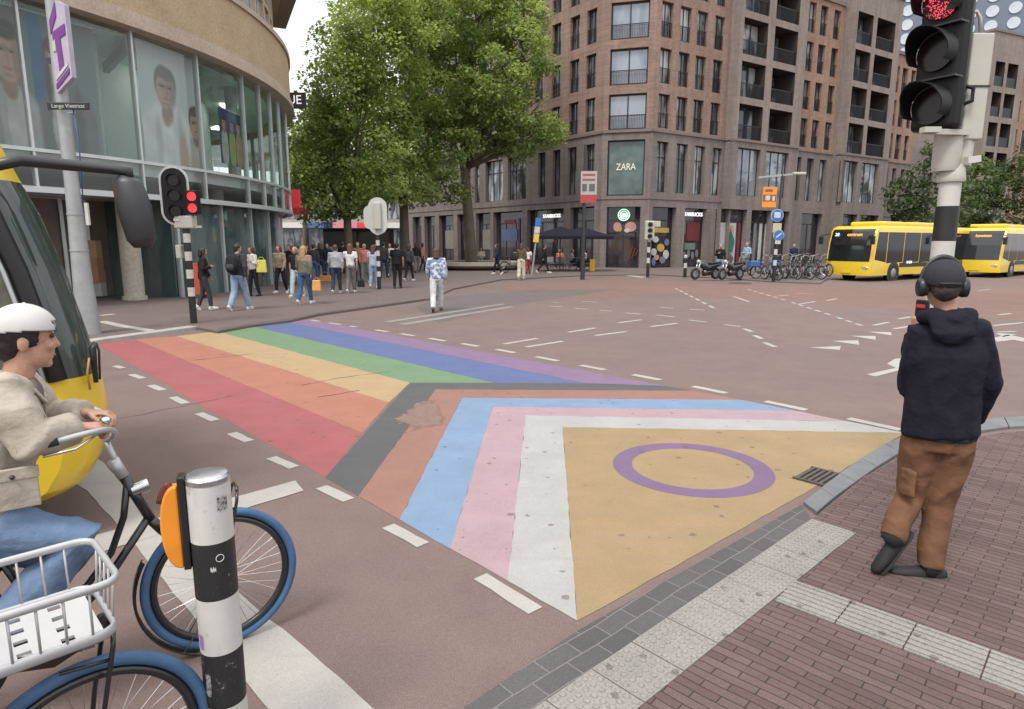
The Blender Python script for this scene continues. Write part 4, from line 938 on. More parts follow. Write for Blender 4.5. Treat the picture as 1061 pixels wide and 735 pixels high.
# signs projecting from the facade
def boxsign(name,lab,px,py,w_,h_,Y,m,txt=None,ts=.4,tm=None,rz=0,d=.25):
    p=A(px,py,Y); o=thing(name,lab,'sign',p,rz); b=MB(); b.b2(-w_/2,w_/2,-d/2,d/2,-h_/2,h_/2); b.build('panel',m,o)
    if txt: text('lettering',txt,ts,tm,o,(0,-d/2-.01,0),(1,0,0),(0,0,1),.006,world=False)
    return o
o=boxsign('hanging_sign','dark box sign with white letters UE beside the curved facade',306,104.5,.95,.68,31.5,mat('sign_black',(.03,.03,.035),.5),'UE',.56,emit('sign_white',(1,1,1),.3,(.6,.6,.6)))
b=MB(); b.bar((-.4,.0,-.1),(-1.3,.2,-.1),.06); b.build('bracket',MATS['rail_metal'],o)
M_rs=emit('sign_red',(.75,.04,.06),.12,(.5,.04,.05)); M_w=mat('print_white',(.7,.7,.68),.6)
o=boxsign('hanging_sign','red square sign hanging just beyond the curved glass corner',304,206,.6,.85,32,M_rs); b=MB(); b.bar((-.3,.02,.35),(-1.3,.2,.35),.05); b.build('bracket',MATS['rail_metal'],o)
o=boxsign('hanging_sign','small red shop fascia sign further down the street',312,219,.9,.4,39,M_rs)
b=MB(); b.bar((-.5,.02,.1),(-1.8,.2,.1),.05); b.build('bracket',MATS['rail_metal'],o)
# ---------------------------------------------------------------- shops closing the street behind the trees
bs=thing('shop_row','pale row of shops at the far end of the street behind the trees','building',(-38,98,0))
PB=Plane(A(255,250,100),(1,-.05,0),bs)
hol=[]; 
for k in range(9): hol.append((2+k*4.0,4.9+k*4.0,5.2,8.4,.3)); hol.append((2+k*4.0,4.9+k*4.0,9.6,12.6,.3)); hol.append((1.6+k*4.0,5.2+k*4.0,.2,3.8,.5))
wall(PB,0,40,0,15,hol,mat('shop_plaster',(.3,.27,.25),.8,var=.2,scale=.25),back=10)
for k,h in enumerate(hol): window(PB,h[0],h[1],h[2],h[3],-.28,[G_curt,G_sky,G_dark][k%3],2,name='window' if k%3<2 else 'shopfront')
for k in range(9):
    b=MB(); pbox(b,PB,1.4+k*4,5.4+k*4,.02,.2,3.9,4.7); b.build('fascia',[M_rs,mat('fascia_white',(.6,.6,.58),.6),mat('fascia_blue',(.06,.12,.3),.6),mat('fascia_pink',(.6,.22,.26),.6)][k%4],bs,True)
# ================================================================ trees
def leafmat(name,ca,cb):
    t=NT(name)
    at=t.add('ShaderNodeAttribute'); at.attribute_name='tint'; at.attribute_type='GEOMETRY'
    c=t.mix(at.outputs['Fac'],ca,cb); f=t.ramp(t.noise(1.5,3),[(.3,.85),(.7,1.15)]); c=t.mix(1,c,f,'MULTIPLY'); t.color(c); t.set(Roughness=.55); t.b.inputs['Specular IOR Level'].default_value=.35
    tl=t.add('ShaderNodeBsdfTranslucent'); t.link(t.mix(1,c,(1.5,1.6,.7),'MULTIPLY'),tl.inputs[0]); ms=t.add('ShaderNodeMixShader'); ms.inputs[0].default_value=.42
    t.link(t.b.outputs[0],ms.inputs[1]); t.link(tl.outputs[0],ms.inputs[2]); out=[n for n in t.n if n.type=='OUTPUT_MATERIAL'][0]; t.link(ms.outputs[0],out.inputs[0])
    MATS[name]=t.m; return t.m
L_mid=leafmat('plane_leaf',(.115,.17,.055),(.36,.42,.145)); L_far=leafmat('far_leaf',(.05,.09,.03),(.14,.19,.06)); L_dk=leafmat('dark_leaf',(.03,.055,.022),(.085,.115,.045))
M_bark=mat('bark',(.115,.092,.068),.9,var=.35,scale=1.2,bump=.5,bscale=9)
def foliage(lobes,ncl,per,leaf,seed,crad=(.55,1.25),shell=.55):
    """leaf-sized quads in clumps spread through ellipsoid lobes [(cx,cy,cz,rx,ry,rz)]"""
    rg=np.random.default_rng(seed); V=[];T=[]
    vol=np.array([l[3]*l[4]*l[5] for l in lobes]); pr=vol**.75; pr/=pr.sum()
    for c in range(ncl):
        l=lobes[rg.choice(len(lobes),p=pr)]
        d=rg.normal(size=3); d/=np.linalg.norm(d); r=shell+(1-shell)*rg.random()**.6 if rg.random()<.8 else rg.random()**.5
        ctr=np.array(l[:3])+d*np.array(l[3:])*r
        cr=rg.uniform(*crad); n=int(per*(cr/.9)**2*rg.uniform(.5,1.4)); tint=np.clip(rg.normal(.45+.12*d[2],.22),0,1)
        p=rg.normal(size=(n,3)); p/=np.linalg.norm(p,axis=1)[:,None]; p*=(rg.random(n)**.4)[:,None]*cr; p[:,2]*=.62; p[:,2]-=.18*(p[:,0]**2+p[:,1]**2)/max(cr,.1)
        p+=ctr
        up=rg.normal(size=(n,3))*.75+np.array([0,0,1.0])+d*.35; up/=np.linalg.norm(up,axis=1)[:,None]
        u=np.cross(up,rg.normal(size=(n,3))); u/=np.linalg.norm(u,axis=1)[:,None]; w=np.cross(up,u); s=(leaf*rg.uniform(.6,1.35,n))[:,None]
        q=np.stack([p-u*s*.55,p-w*s*.42-up*s*.08,p+u*s*.62-up*s*.12,p+w*s*.42-up*s*.08],1)
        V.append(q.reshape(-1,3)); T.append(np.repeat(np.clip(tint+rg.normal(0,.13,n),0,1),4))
    V=np.concatenate(V); T=np.concatenate(T); nf=len(V)//4
    me=bpy.data.meshes.new('crown'); me.vertices.add(len(V)); me.vertices.foreach_set('co',V.astype('f').reshape(-1)); me.loops.add(nf*4); me.loops.foreach_set('vertex_index',np.arange(nf*4,dtype='i'))
    me.polygons.add(nf); me.polygons.foreach_set('loop_start',np.arange(0,nf*4,4,dtype='i')); me.polygons.foreach_set('loop_total',np.full(nf,4,'i')); me.update(calc_edges=True)
    a=me.attributes.new('tint','FLOAT','POINT'); a.data.foreach_set('value',T.astype('f')); me.shade_smooth(); return me
def tree(loc,h0,lobes,tr,ncl,per,leaf,lab,seed,m,group=None,lean=(0,0),crad=(.55,1.25)):
    o=thing('tree',lab,'tree',loc,0,group); rg=random.Random(seed)
    b=MB(); top=Vector((lean[0],lean[1],h0)); pts=[Vector((0,0,-.05)),Vector((lean[0]*.1,lean[1]*.1,.5)),Vector((lean[0]*.45,lean[1]*.45,h0*.5)),top]
    b.tube(pts,[tr*1.35,tr*1.02,tr*.85,tr*.72],12)
    for l in lobes:
        c=Vector(l[:3]); mid=top.lerp(c,.5)+Vector((rg.uniform(-.4,.4),rg.uniform(-.4,.4),-.3)); b.tube([top-Vector((0,0,.4)),mid,c],[tr*.4,tr*.22,tr*.07],7)
        for k in range(6):
            d=Vector((rg.gauss(0,1),rg.gauss(0,1),rg.gauss(.3,.7))).normalized(); e=c+Vector((d.x*l[3],d.y*l[4],d.z*l[5]))*.85; s=mid.lerp(c,rg.random()); b.tube([s,s.lerp(e,.5)+Vector((0,0,.25)),e],[tr*.12,tr*.07,tr*.02],5)
    b.build('trunk',M_bark,o,smooth=True)
    link('crown',foliage(lobes,ncl,per,leaf,seed,crad),m,o); return o
def gx(px,Y): 
    p=A(px,280,Y); return (p.x,Y,FZ)
TG='plane trees on the square'
def rel(cpx,cpy,Y,loc,rx,ry,rz,dy=0): 
    p=A(cpx,cpy,Y+dy); return (p.x-loc[0],p.y-loc[1],p.z-loc[2],rx,ry,rz)
l=gx(489,46); tree(l,7.2,[rel(470,20,46,l,4.4,4.2,4.0),rel(520,60,46,l,3.6,3.4,3.2,-1),rel(552,118,46,l,3.0,2.6,2.4,-1),rel(505,85,46,l,2.4,1.6,2.4,-2.6),rel(475,120,46,l,2.2,1.6,1.8,-2.4),rel(530,125,46,l,1.8,1.4,1.5,-2.2),rel(500,120,46,l,3.2,3,2.4,1),rel(450,95,46,l,3.2,3,3.2),rel(500,-40,46,l,3.8,3.6,3.4),rel(545,60,46,l,1.8,1.6,2.8),rel(528,150,46,l,1.9,1.8,1.5),rel(560,20,46,l,1.5,1.5,1.8),rel(570,135,46,l,1.5,1.5,1.3)],.42,360,120,.2,'tall plane tree with thick bare trunk rising from the round planter bench',11,L_mid,TG,(-.5,0))
l=gx(420,43); tree(l,5.2,[rel(420,60,43,l,4.6,4.2,4.6),rel(430,-10,43,l,4.0,4,3.4),rel(400,130,43,l,3.6,3.4,2.6),rel(445,140,43,l,3.0,3,2.2),rel(420,180,43,l,3.4,3,1.6),rel(448,190,43,l,2.0,2,1.2),rel(400,205,43,l,2.4,2.4,1.2)],.36,260,120,.195,'plane tree with dark trunk left of the round planter bench',12,L_mid,TG)
l=gx(362,38); tree(l,3.4,[rel(362,105,38,l,2.5,3,3.0),rel(385,45,38,l,3.2,3,3.2),rel(330,140,38,l,1.9,2.2,2.2),rel(370,165,38,l,3.2,3,1.9),rel(372,52,38,l,1.5,1.8,1.8),rel(345,205,38,l,2.6,2.6,1.1),rel(400,190,38,l,2.4,2.4,1.2),rel(398,8,38,l,1.7,2,1.5),rel(322,175,38,l,1.6,1.6,1.5)],.3,250,125,.18,'plane tree nearest the curved store, its crown starting low over the crowd',13,L_mid,TG)
l=gx(392,56); tree(l,4.2,[rel(395,150,56,l,4.5,4,3.6),rel(365,130,56,l,3.2,3.5,3.2),rel(330,185,56,l,3.6,3.5,2.2)],.3,130,90,.24,'farther plane tree down the street with a slim trunk between the crowd',14,L_mid,TG)
l=gx(318,60); tree(l,3.6,[rel(318,150,60,l,2.8,3,2.4),rel(312,180,60,l,2.6,2.6,2.6),rel(335,125,60,l,2.0,2,2.0)],.26,100,90,.24,'slim street tree by the UE sign at the end of the curved facade',15,L_mid,TG)
# trees by the bus lane on the right
l=gx(945,52); tree(l,3.8,[rel(965,190,52,l,2.1,2.1,1.9),rel(940,205,52,l,1.9,1.9,1.8),rel(978,160,52,l,1.6,1.6,1.4),rel(955,228,52,l,2.2,2,1.0)],.16,120,60,.24,'young street tree with feathery leaves left of the grey signal pole',21,L_dk,'street trees behind the buses',(.4,0),(.4,.85))
l=gx(1052,50); tree(l,3.8,[rel(1052,195,50,l,2.3,2.1,2.0),rel(1030,215,50,l,1.7,1.9,1.5),rel(1075,170,50,l,2.2,2,2.0),rel(1050,235,50,l,2.6,2,1.0)],.16,130,60,.24,'street tree with drooping leaves above the rear yellow bus',22,L_dk,'street trees behind the buses',(.2,0),(.4,.85))
l=gx(1005,62); tree(l,4.4,[rel(1005,178,62,l,2.2,2.2,2.0),rel(1000,215,62,l,2.6,2.4,1.8),rel(1015,195,62,l,1.9,2,2.0)],.16,100,60,.28,'street tree half hidden behind the grey signal pole',23,L_far,'street trees behind the buses',(.2,0),(.4,.85))
# round planter bench under the big tree
p=gx(492,44.5); o=thing('planter_bench','low round pale concrete bench circling the big plane tree','bench',p)
b=MB(); N=40
for prof in ([(2.75,.12),(3.1,.30),(3.1,.52),(2.3,.52),(2.3,.2)],):
    for k in range(N):
        for r,z in prof: b.vert((r*1.1*math.cos(2*PI*k/N),r*math.sin(2*PI*k/N),z))
    m_=len(prof)
    for k in range(N):
        for i in range(m_): b.face([k*m_+i,((k+1)%N)*m_+i,((k+1)%N)*m_+(i+1)%m_,k*m_+(i+1)%m_])
b.build('seat',mat('bench_concrete',(.33,.30,.26),.8,var=.12,scale=3),o,auto=40)
b=MB(); b.tube([(0,0,.02),(0,0,.14)],[2.6,2.6],32); b.build('base',mat('bench_base',(.05,.045,.04),.9),o)
b=MB(); b.tube([(0,0,.2),(0,0,.42)],[2.5,2.5],32); b.build('soil',mat('soil',(.06,.045,.035),1),o)
# ================================================================ bicycles, scooters
M_blk=mat('black_paint',(.012,.012,.014),.35,var=.1,coat=.4); M_rub=mat('rubber',(.018,.018,.019),.75,var=.2,scale=12); M_btyre=mat('blue_tyre',(.05,.115,.225),.7,var=.15,scale=8,bump=.2,bscale=90,dirt=.25)
M_chr=mat('chrome',(.55,.56,.57),.22,1.0,var=.05); M_sil=mat('silver_paint',(.42,.42,.43),.4,.4,var=.06); M_lea=mat('saddle',(.03,.022,.018),.6)
M_wht=mat('white_plastic',(.42,.42,.42),.45,var=.06,scale=4,dirt=.12); M_blu=mat('bike_blue',(.04,.12,.33),.4,var=.1,coat=.3); M_gry=mat('bike_grey',(.16,.16,.17),.45,.3,var=.15)
def wheel(root,x,tyre,rr=.345,fine=True,name='wheel'):
    w=MB(); w.ring((x,0,rr),(0,1,0),rr-.02,.0205,56 if fine else 28,10 if fine else 6); wo=w.build(name,tyre,root,smooth=True)
    r=MB(); r.ring((x,0,rr),(0,1,0),rr-.055,.016,56 if fine else 28,8 if fine else 5); r.build('rim',M_blk if fine else M_gry,wo,smooth=True)
    s=MB(); n=36 if fine else 12
    for k in range(n):
        a=2*PI*k/n; b=a+(.45 if k%4<2 else -.45); y=.03 if k%2 else -.03
        s.tube([(x+.022*math.cos(b),y,rr+.022*math.sin(b)),(x+(rr-.06)*math.cos(a),0,rr+(rr-.06)*math.sin(a))],.0011 if fine else .004,4)
    s.build('spokes',M_chr,wo)
    h=MB(); h.cyl((x,-.05,rr),(x,.05,rr),.022,n=14); h.cyl((x,-.075,rr),(x,.075,rr),.008,n=8); h.cyl((x,-.066,rr),(x,-.058,rr),.014,n=6); h.cyl((x,.066,rr),(x,.058,rr),.014,n=6); h.build('hub',M_chr,wo,auto=40); return wo
def dutch_bike(name,lab,fm,tyre,rearty,crate=False,fine=True,group=None):
    """step-through city bike: x forward, origin on the ground under the rear hub"""
    o=thing(name,lab,'bicycle',(0,0,0),0,group); t=(lambda a,b:b) if False else None; sg=10 if fine else 6; FX=1.13
    wheel(o,FX,tyre,fine=fine); wheel(o,0,rearty,fine=fine)
    f=MB(); bb=(.47,0,.29); hb=Vector((.865,0,.70)); ht=Vector((.775,0,.93)); st=(.27,0,.86); sb=Vector(bb)
    f.tube([ht.lerp(hb,-.0),hb],.021,sg+2)
    f.tube([hb.lerp(ht,.12),(.69,0,.505),(.56,0,.37),bb],[.0175]*4,sg)                 # lower main tube
    f.tube([hb.lerp(ht,.88),(.76,0,.75),(.70,0,.60),(.60,0,.48),(.42,0,.42)],[.0145]*5,sg)  # curved upper tube
    f.tube([bb,(.40,0,.50),(.31,0,.76)],.016,sg); f.tube([bb,(.47,-.06,.29)],.03,sg)
    for y in (-.06,.06): f.tube([bb,(.2,y,.31),(0,y,.345)],.011,6); f.tube([(.35,0,.66),(.2,y*.8,.54),(0,y,.345)],.009,6)
    f.build('frame',fm,o,smooth=True)
    k=MB(); k.tube([hb+(ht-hb)*.05,hb+Vector((.035,0,-.05)),],.022,sg)
    for y in (-.055,.055): k.tube([hb+Vector((.03,y*.6,-.045)),hb+Vector((.09,y,-.14)),(FX-.06,y,.43),(FX,y,.345)],[.014,.0135,.011,.009],sg)
    k.build('fork',fm,o,smooth=True)
    hs=MB(); tp=Vector((.727,0,1.095)); hs.tube([ht,ht+(ht-hb)*.35],.0235,sg); hs.tube([ht,tp],.0125,sg)
    L=[tp+Vector(v) for v in ((-.27,.275,.085),(-.16,.27,.10),(-.06,.235,.105),(.01,.15,.085),(.03,.06,.04),(.0,0,0))]
    Rr=[Vector((p.x,-p.y,p.z)) for p in L]
    def smoothp(P,n=4):
        out=[]
        for i in range(len(P)-1):
            p0,p1,p2,p3=P[max(i-1,0)],P[i],P[i+1],P[min(i+2,len(P)-1)]
            for j in range(n): u=j/n; out.append(.5*((2*p1)+(p2-p0)*u+(2*p0-5*p1+4*p2-p3)*u*u+(3*p1-p0-3*p2+p3)*u**3))
        return out+[P[-1]]
    ba=smoothp(L)+smoothp(Rr)[::-1][1:]
    hs.tube(ba,.0118,sg); ho=hs.build('handlebar',M_sil,o,smooth=True)
    for P in (L,Rr):
        g=MB(); q=smoothp(P); g.tube([q[0]+(q[0]-q[1]).normalized()*.012]+q[:5],[.0165]*6,sg); g.build('grip',M_rub,ho,smooth=True)
    sd=MB(); sd.tube([(.38,0,.935),(.30,0,.945),(.2,0,.95),(.12,0,.955),(.09,0,.95)],[(.018,.02),(.03,.026),(.08,.034),(.1,.036),(.08,.026)],14,side=(0,1,0)); so_=sd.build('saddle',M_lea,o,smooth=True)
    sp=MB(); sp.tube([(.31,0,.76),(.245,0,.93)],.0125,8); sp.build('seat_post',M_sil,o,smooth=True)
    if fine:
        for s_ in (-1,1):
            lv=MB(); g0=Vector((L if s_>0 else Rr)[1]); lv.tube([Vector((L if s_>0 else Rr)[2])+Vector((.02,0,-.012)),g0+Vector((.05,s_*.02,-.035)),g0+Vector((-.05,s_*.02,-.045))],.0055,6); lv.build('brake_lever',M_chr,ho,smooth=True)
        bl_=MB(); bl_.ball(Vector((L if False else Rr)[3])+Vector((-.01,.02,.035)),(.022,.022,.016)); bl_.build('bell',M_chr,ho,smooth=True)
    # mudguards: thin arched strips
    for x,a0,a1 in ((FX,150,262),(0,10,200)):
        m=MB(); n=18; rr=.372
        for i in range(n+1):
            a=R(a0+(a1-a0)*i/n)
            for y,dr in ((-.028,-.012),(-.012,0),(.012,0),(.028,-.012)): m.vert((x+(rr+dr)*math.cos(a),y,.345+(rr+dr)*math.sin(a)))
        for i in range(n):
            for j in range(3): m.face([4*i+j,4*i+4+j,4*i+5+j,4*i+1+j])
        for y in (-.03,.03): a=R(a0+8 if x else a1-8); m.tube([(x,y*1.6,.345),(x+.36*math.cos(R(a1-25 if x else a0+30)),y,.345+.36*math.sin(R(a1-25 if x else a0+30)))],.0028,4); m.tube([(x,y*1.6,.345),(x+.36*math.cos(R(a1-12 if x else a0+20)),y,.345+.36*math.sin(R(a1-12 if x else a0+20)))],.0028,4)
        m.build('mudguard',M_blk,o,rc=False)
    c=MB(); c.tube([(.62,-.055,.29),(.47,-.055,.29),(0,-.055,.345)],[(.012,.03),(.014,.10),(.012,.05)],12,side=(0,1,0)); c.build('chain_guard',M_blk,o,smooth=True)
    cr=MB(); cr.cyl((.47,-.09,.29),(.47,.09,.29),.012,n=8)
    for s in (-1,1): cr.tube([(.47,s*.08,.29),(.47+s*.09,s*.095,.29-s*.145)],.009,6); cr.box((.47+s*.09,s*.15,.29-s*.145),(.09,.085,.022))
    cr.build('crank',M_gry,o)
    # front carrier hoops that run from the hub up over the tyre
    h=MB()
    for y in (-.062,.062): h.tube([(FX,y,.345),(FX+.035,y,.55),(FX+.075,y,.74),(FX+.08,y*.8,.775)],.0075,8)
    h.tube([(FX+.08,-.05,.775),(FX+.085,-.03,.79),(FX+.085,.03,.79),(FX+.08,.05,.775)],.0075,8); h.tube([(FX+.06,-.062,.70),(FX-.06,-.062,.715)],.0065,6); h.tube([(FX+.06,.062,.70),(FX-.06,.062,.715)],.0065,6)
    h.build('front_carrier',M_blk,o,smooth=True)
    b=MB(); b.tube([(.80,0,.86),(.865,0,.875)],[.028,.03],12); b.build('front_light',M_chr,o,auto=40)
    b=MB(); b.tube([(-.37,0,.56),(-.385,0,.56)],[.03,.03],10); b.build('rear_reflector',emit('rear_red',(.5,.02,.02),.2,(.4,.02,.02)),o)
    if crate:
        cx0,cx1,w0,z0,z1=FX-.34,FX+.075,.16,.825,.99; q=MB()
        def loop(z,k,r): 
            P=[]
            for sx,sy,a in ((1,1,0),(-1,1,90),(-1,-1,180),(1,-1,270)):
                for j in range(5):
                    th=R(a+22.5*j); P.append(((cx1-.05+k if sx>0 else cx0+.05-k)+.05*math.cos(th),(w0-.05+k)*sy+.05*math.sin(th),z))
            q.tube(P,r,8,closed=True,side=[(0,0,1)]*len(P)); return P
        loop(z1,.015,(.0125,.009)); loop(z0+.012,0,(.017,.007))
        for x in [cx0+.06+(cx1-cx0-.12)*i/5 for i in range(6)]:
            for s in (-1,1): q.tube([(x,s*(w0),z0+.01),(x,s*(w0+.013),z1)],.0036,6)
        for y in [-w0+.06+(2*w0-.12)*i/4 for i in range(5)]:
            for x,k in ((cx0,-1),(cx1,1)): q.tube([(x,y,z0+.01),(x+k*.013,y,z1)],.0036,6)
        co=q.build('crate',M_sil,o,smooth=True)
        # slatted floor with slots
        fl=MB(); n=4
        for i in range(n):
            xa=cx0+.012+(cx1-cx0-.024)*i/n; xb=cx0+.012+(cx1-cx0-.024)*(i+1)/n
            fl.b2(xa+.016,xb-.016,-w0+.012,w0-.012,z0,z0+.008)
            for j in range(5): y=-w0+.02+(2*w0-.04)*j/4; fl.b2(xa-.016 if i else xa,xa+.016,y-.022,y+.022,z0,z0+.0079)
        fl.build('crate_floor',M_wht,co)
        br=MB(); br.b2(cx0+.1,cx1-.06,-.03,.03,z0-.03,z0-.002); br.tube([(FX+.08,0,.775),(FX+.06,0,z0-.01)],.012,8); br.tube([(.83,0,.80),(cx0+.14,0,z0-.015)],.011,8); br.build('crate_bracket',M_blk,o)
    return o
HD=Vector((math.cos(R(36)),math.sin(R(36)),0)); HL=Vector((-HD.y,HD.x,0)); HA=R(36)
def place_by_hub(o,px,py,Y,hz,yaw):
    """put the front hub of a bike at a measured spot"""
    p=A(px,py,Y); d=Vector((math.cos(yaw),math.sin(yaw),0)); o.location=(p.x-1.13*d.x,p.y-1.13*d.y,0); o.rotation_euler=(0,0,yaw); WM[o]=Matrix.Translation(o.location)@Matrix.Rotation(yaw,4,'Z')
def hubY(px,py,z=.345): return G(px,py,z).y
bike1=dutch_bike('bicycle','black step-through bicycle with blue front tyre ridden by the cyclist in the cap',M_blk,M_btyre,M_rub)
place_by_hub(bike1,231,599,hubY(231,599),.345,HA)
HA2=R(44)
bike2=dutch_bike('bicycle','bicycle with silver crate over its blue front tyre in the bottom left corner',M_blk,M_btyre,M_rub,True)
place_by_hub(bike2,97,792,hubY(97,792),.345,HA2)
def local(o,p): return WM[o].inverted()@Vector(p)
def on_bike(px,py,y):
    """point of the ray px,py on the upright plane at sideways offset y of bike 1, in bike coordinates"""
    m=WM[bike1].inverted(); c=m@Vector((0,0,CH)); d=(m@(Vector((0,0,CH))+ray(px,py)))-c; t=(y-c.y)/d.y; return c+d*t
# ---------------------------------------------------------------- bicycles parked in front of the shops
pk=dutch_bike('parked_bicycle','blue share bicycle leaning by the striped sign post','x' and M_blu,M_rub,M_rub,False,False,'bicycles parked along the pavement by the bus lane')
b=MB(); b.b2(-.45,.1,-.2,.2,.62,.92); b.b2(.85,1.25,-.2,.2,.70,.95); b.build('pannier',M_blu,pk,bevel=.04)
p=G(783,289,FZ); pk.location=p; pk.rotation_euler=(0,0,R(12)); WM[pk]=Matrix.Translation(p)@Matrix.Rotation(R(12),4,'Z')
MATS['black_paint']=M_blk; MATS['bike_blue']=M_blu
pg_=dutch_bike('parked_bicycle','grey city bicycle parked first to the right of the striped sign post',M_gry,M_rub,M_rub,False,False,'bicycles parked along the pavement by the bus lane')
spots=[(806,291,100),(812,289,112),(819,288,95),(826,290,105),(832,287,98),(839,290,110),(846,288,93),(851,290,104),(858,287,99),(816,284,60),(843,284,120)]
labs=['grey city bicycle parked first to the right of the striped sign post','grey bicycle leaning right, second along from the striped sign post','grey bicycle third in the row of parked bikes','grey bicycle turned towards the bus, fourth in the parked row','grey bicycle half hidden in the middle of the parked row','grey bicycle tilted forward just before the middle of the row','grey bicycle near the white seat cover, seventh in the row','grey bicycle standing close to the front of the yellow bus','grey bicycle last in the row, tucked beside the bus','black bicycle standing crosswise behind the first parked bikes','black bicycle standing crosswise behind the bikes nearest the bus']
for i,(x,y,a) in enumerate(spots):
    q=G(x,y,FZ); o=pg_ if i==0 else dup(pg_,None,None,labs[i],None,{'bike_grey':'black_paint'} if i>8 else None); o.location=q; o.rotation_euler=(random.uniform(-.08,.08),0,R(a+random.uniform(-9,9))); WM[o]=Matrix.Translation(q)
q=G(523,283,FZ); o=dup(pg_,q,R(8),'dark bicycle parked by the round planter bench in front of the shops',None,{'bike_grey':'black_paint'})
# ---------------------------------------------------------------- motor scooters
M_sc=mat('scooter_black',(.015,.015,.018),.3,var=.1,coat=.5); M_scg=mat('scooter_grey',(.22,.22,.23),.4,.2)
def scooter(lab,loc,rz,m):
    o=thing('motorcycle',lab,'motorcycle',loc,rz,'motorbikes waiting by the shops')
    for x in (0,1.3):
        w=MB(); w.ring((x,0,.3),(0,1,0),.24,.06,28,8); wo=w.build('wheel',M_rub,o,smooth=True); h=MB(); h.cyl((x,-.03,.3),(x,.03,.3),.17,n=16); h.build('rim',M_scg,wo)
    b=MB(); b.tube([(-.35,0,.78),(-.05,0,.72),(.35,0,.62),(.6,0,.55),(.85,0,.72),(1.0,0,.85)],[(.07,.06),(.13,.13),(.14,.16),(.15,.2),(.16,.16),(.08,.08)],14,side=(0,1,0)); b.tube([(.3,0,.35),(.8,0,.33)],[(.13,.14),(.14,.16)],12,side=(0,1,0)); b.build('body',m,o,smooth=True)
    b=MB(); b.tube([(-.3,0,.84),(0,0,.84),(.42,0,.80)],[(.1,.04),(.15,.05),(.11,.04)],12,side=(0,1,0)); b.build('seat',M_rub,o,smooth=True)
    b=MB()
    for y in (-.09,.09): b.tube([(1.3,y,.3),(1.05,y,.95)],.025,8)
    b.build('fork',M_chr,o,smooth=True)
    b=MB(); b.tube([(.85,.38,1.02),(.98,.15,1.05),(1.0,0,1.02),(.98,-.15,1.05),(.85,-.38,1.02)],.016,8); b.build('handlebar',M_sc,o,smooth=True)
    b=MB(); b.ball((1.14,0,.9),(.09,.1,.1)); b.build('headlight',M_wht,o,smooth=True)
    b=MB(); b.tube([(-.3,-.14,.35),(.4,-.14,.3)],[.05,.035],10); b.build('exhaust',M_chr,o,smooth=True); return o
sc1=scooter('black motorcycle with rider standing beside it under the coffee lettering',G(741,289.5,FZ),R(205),M_sc); sc2=scooter('dark motorcycle parked right of the rider under the white shop panel',G(766,289.5,FZ),R(212),M_sc)
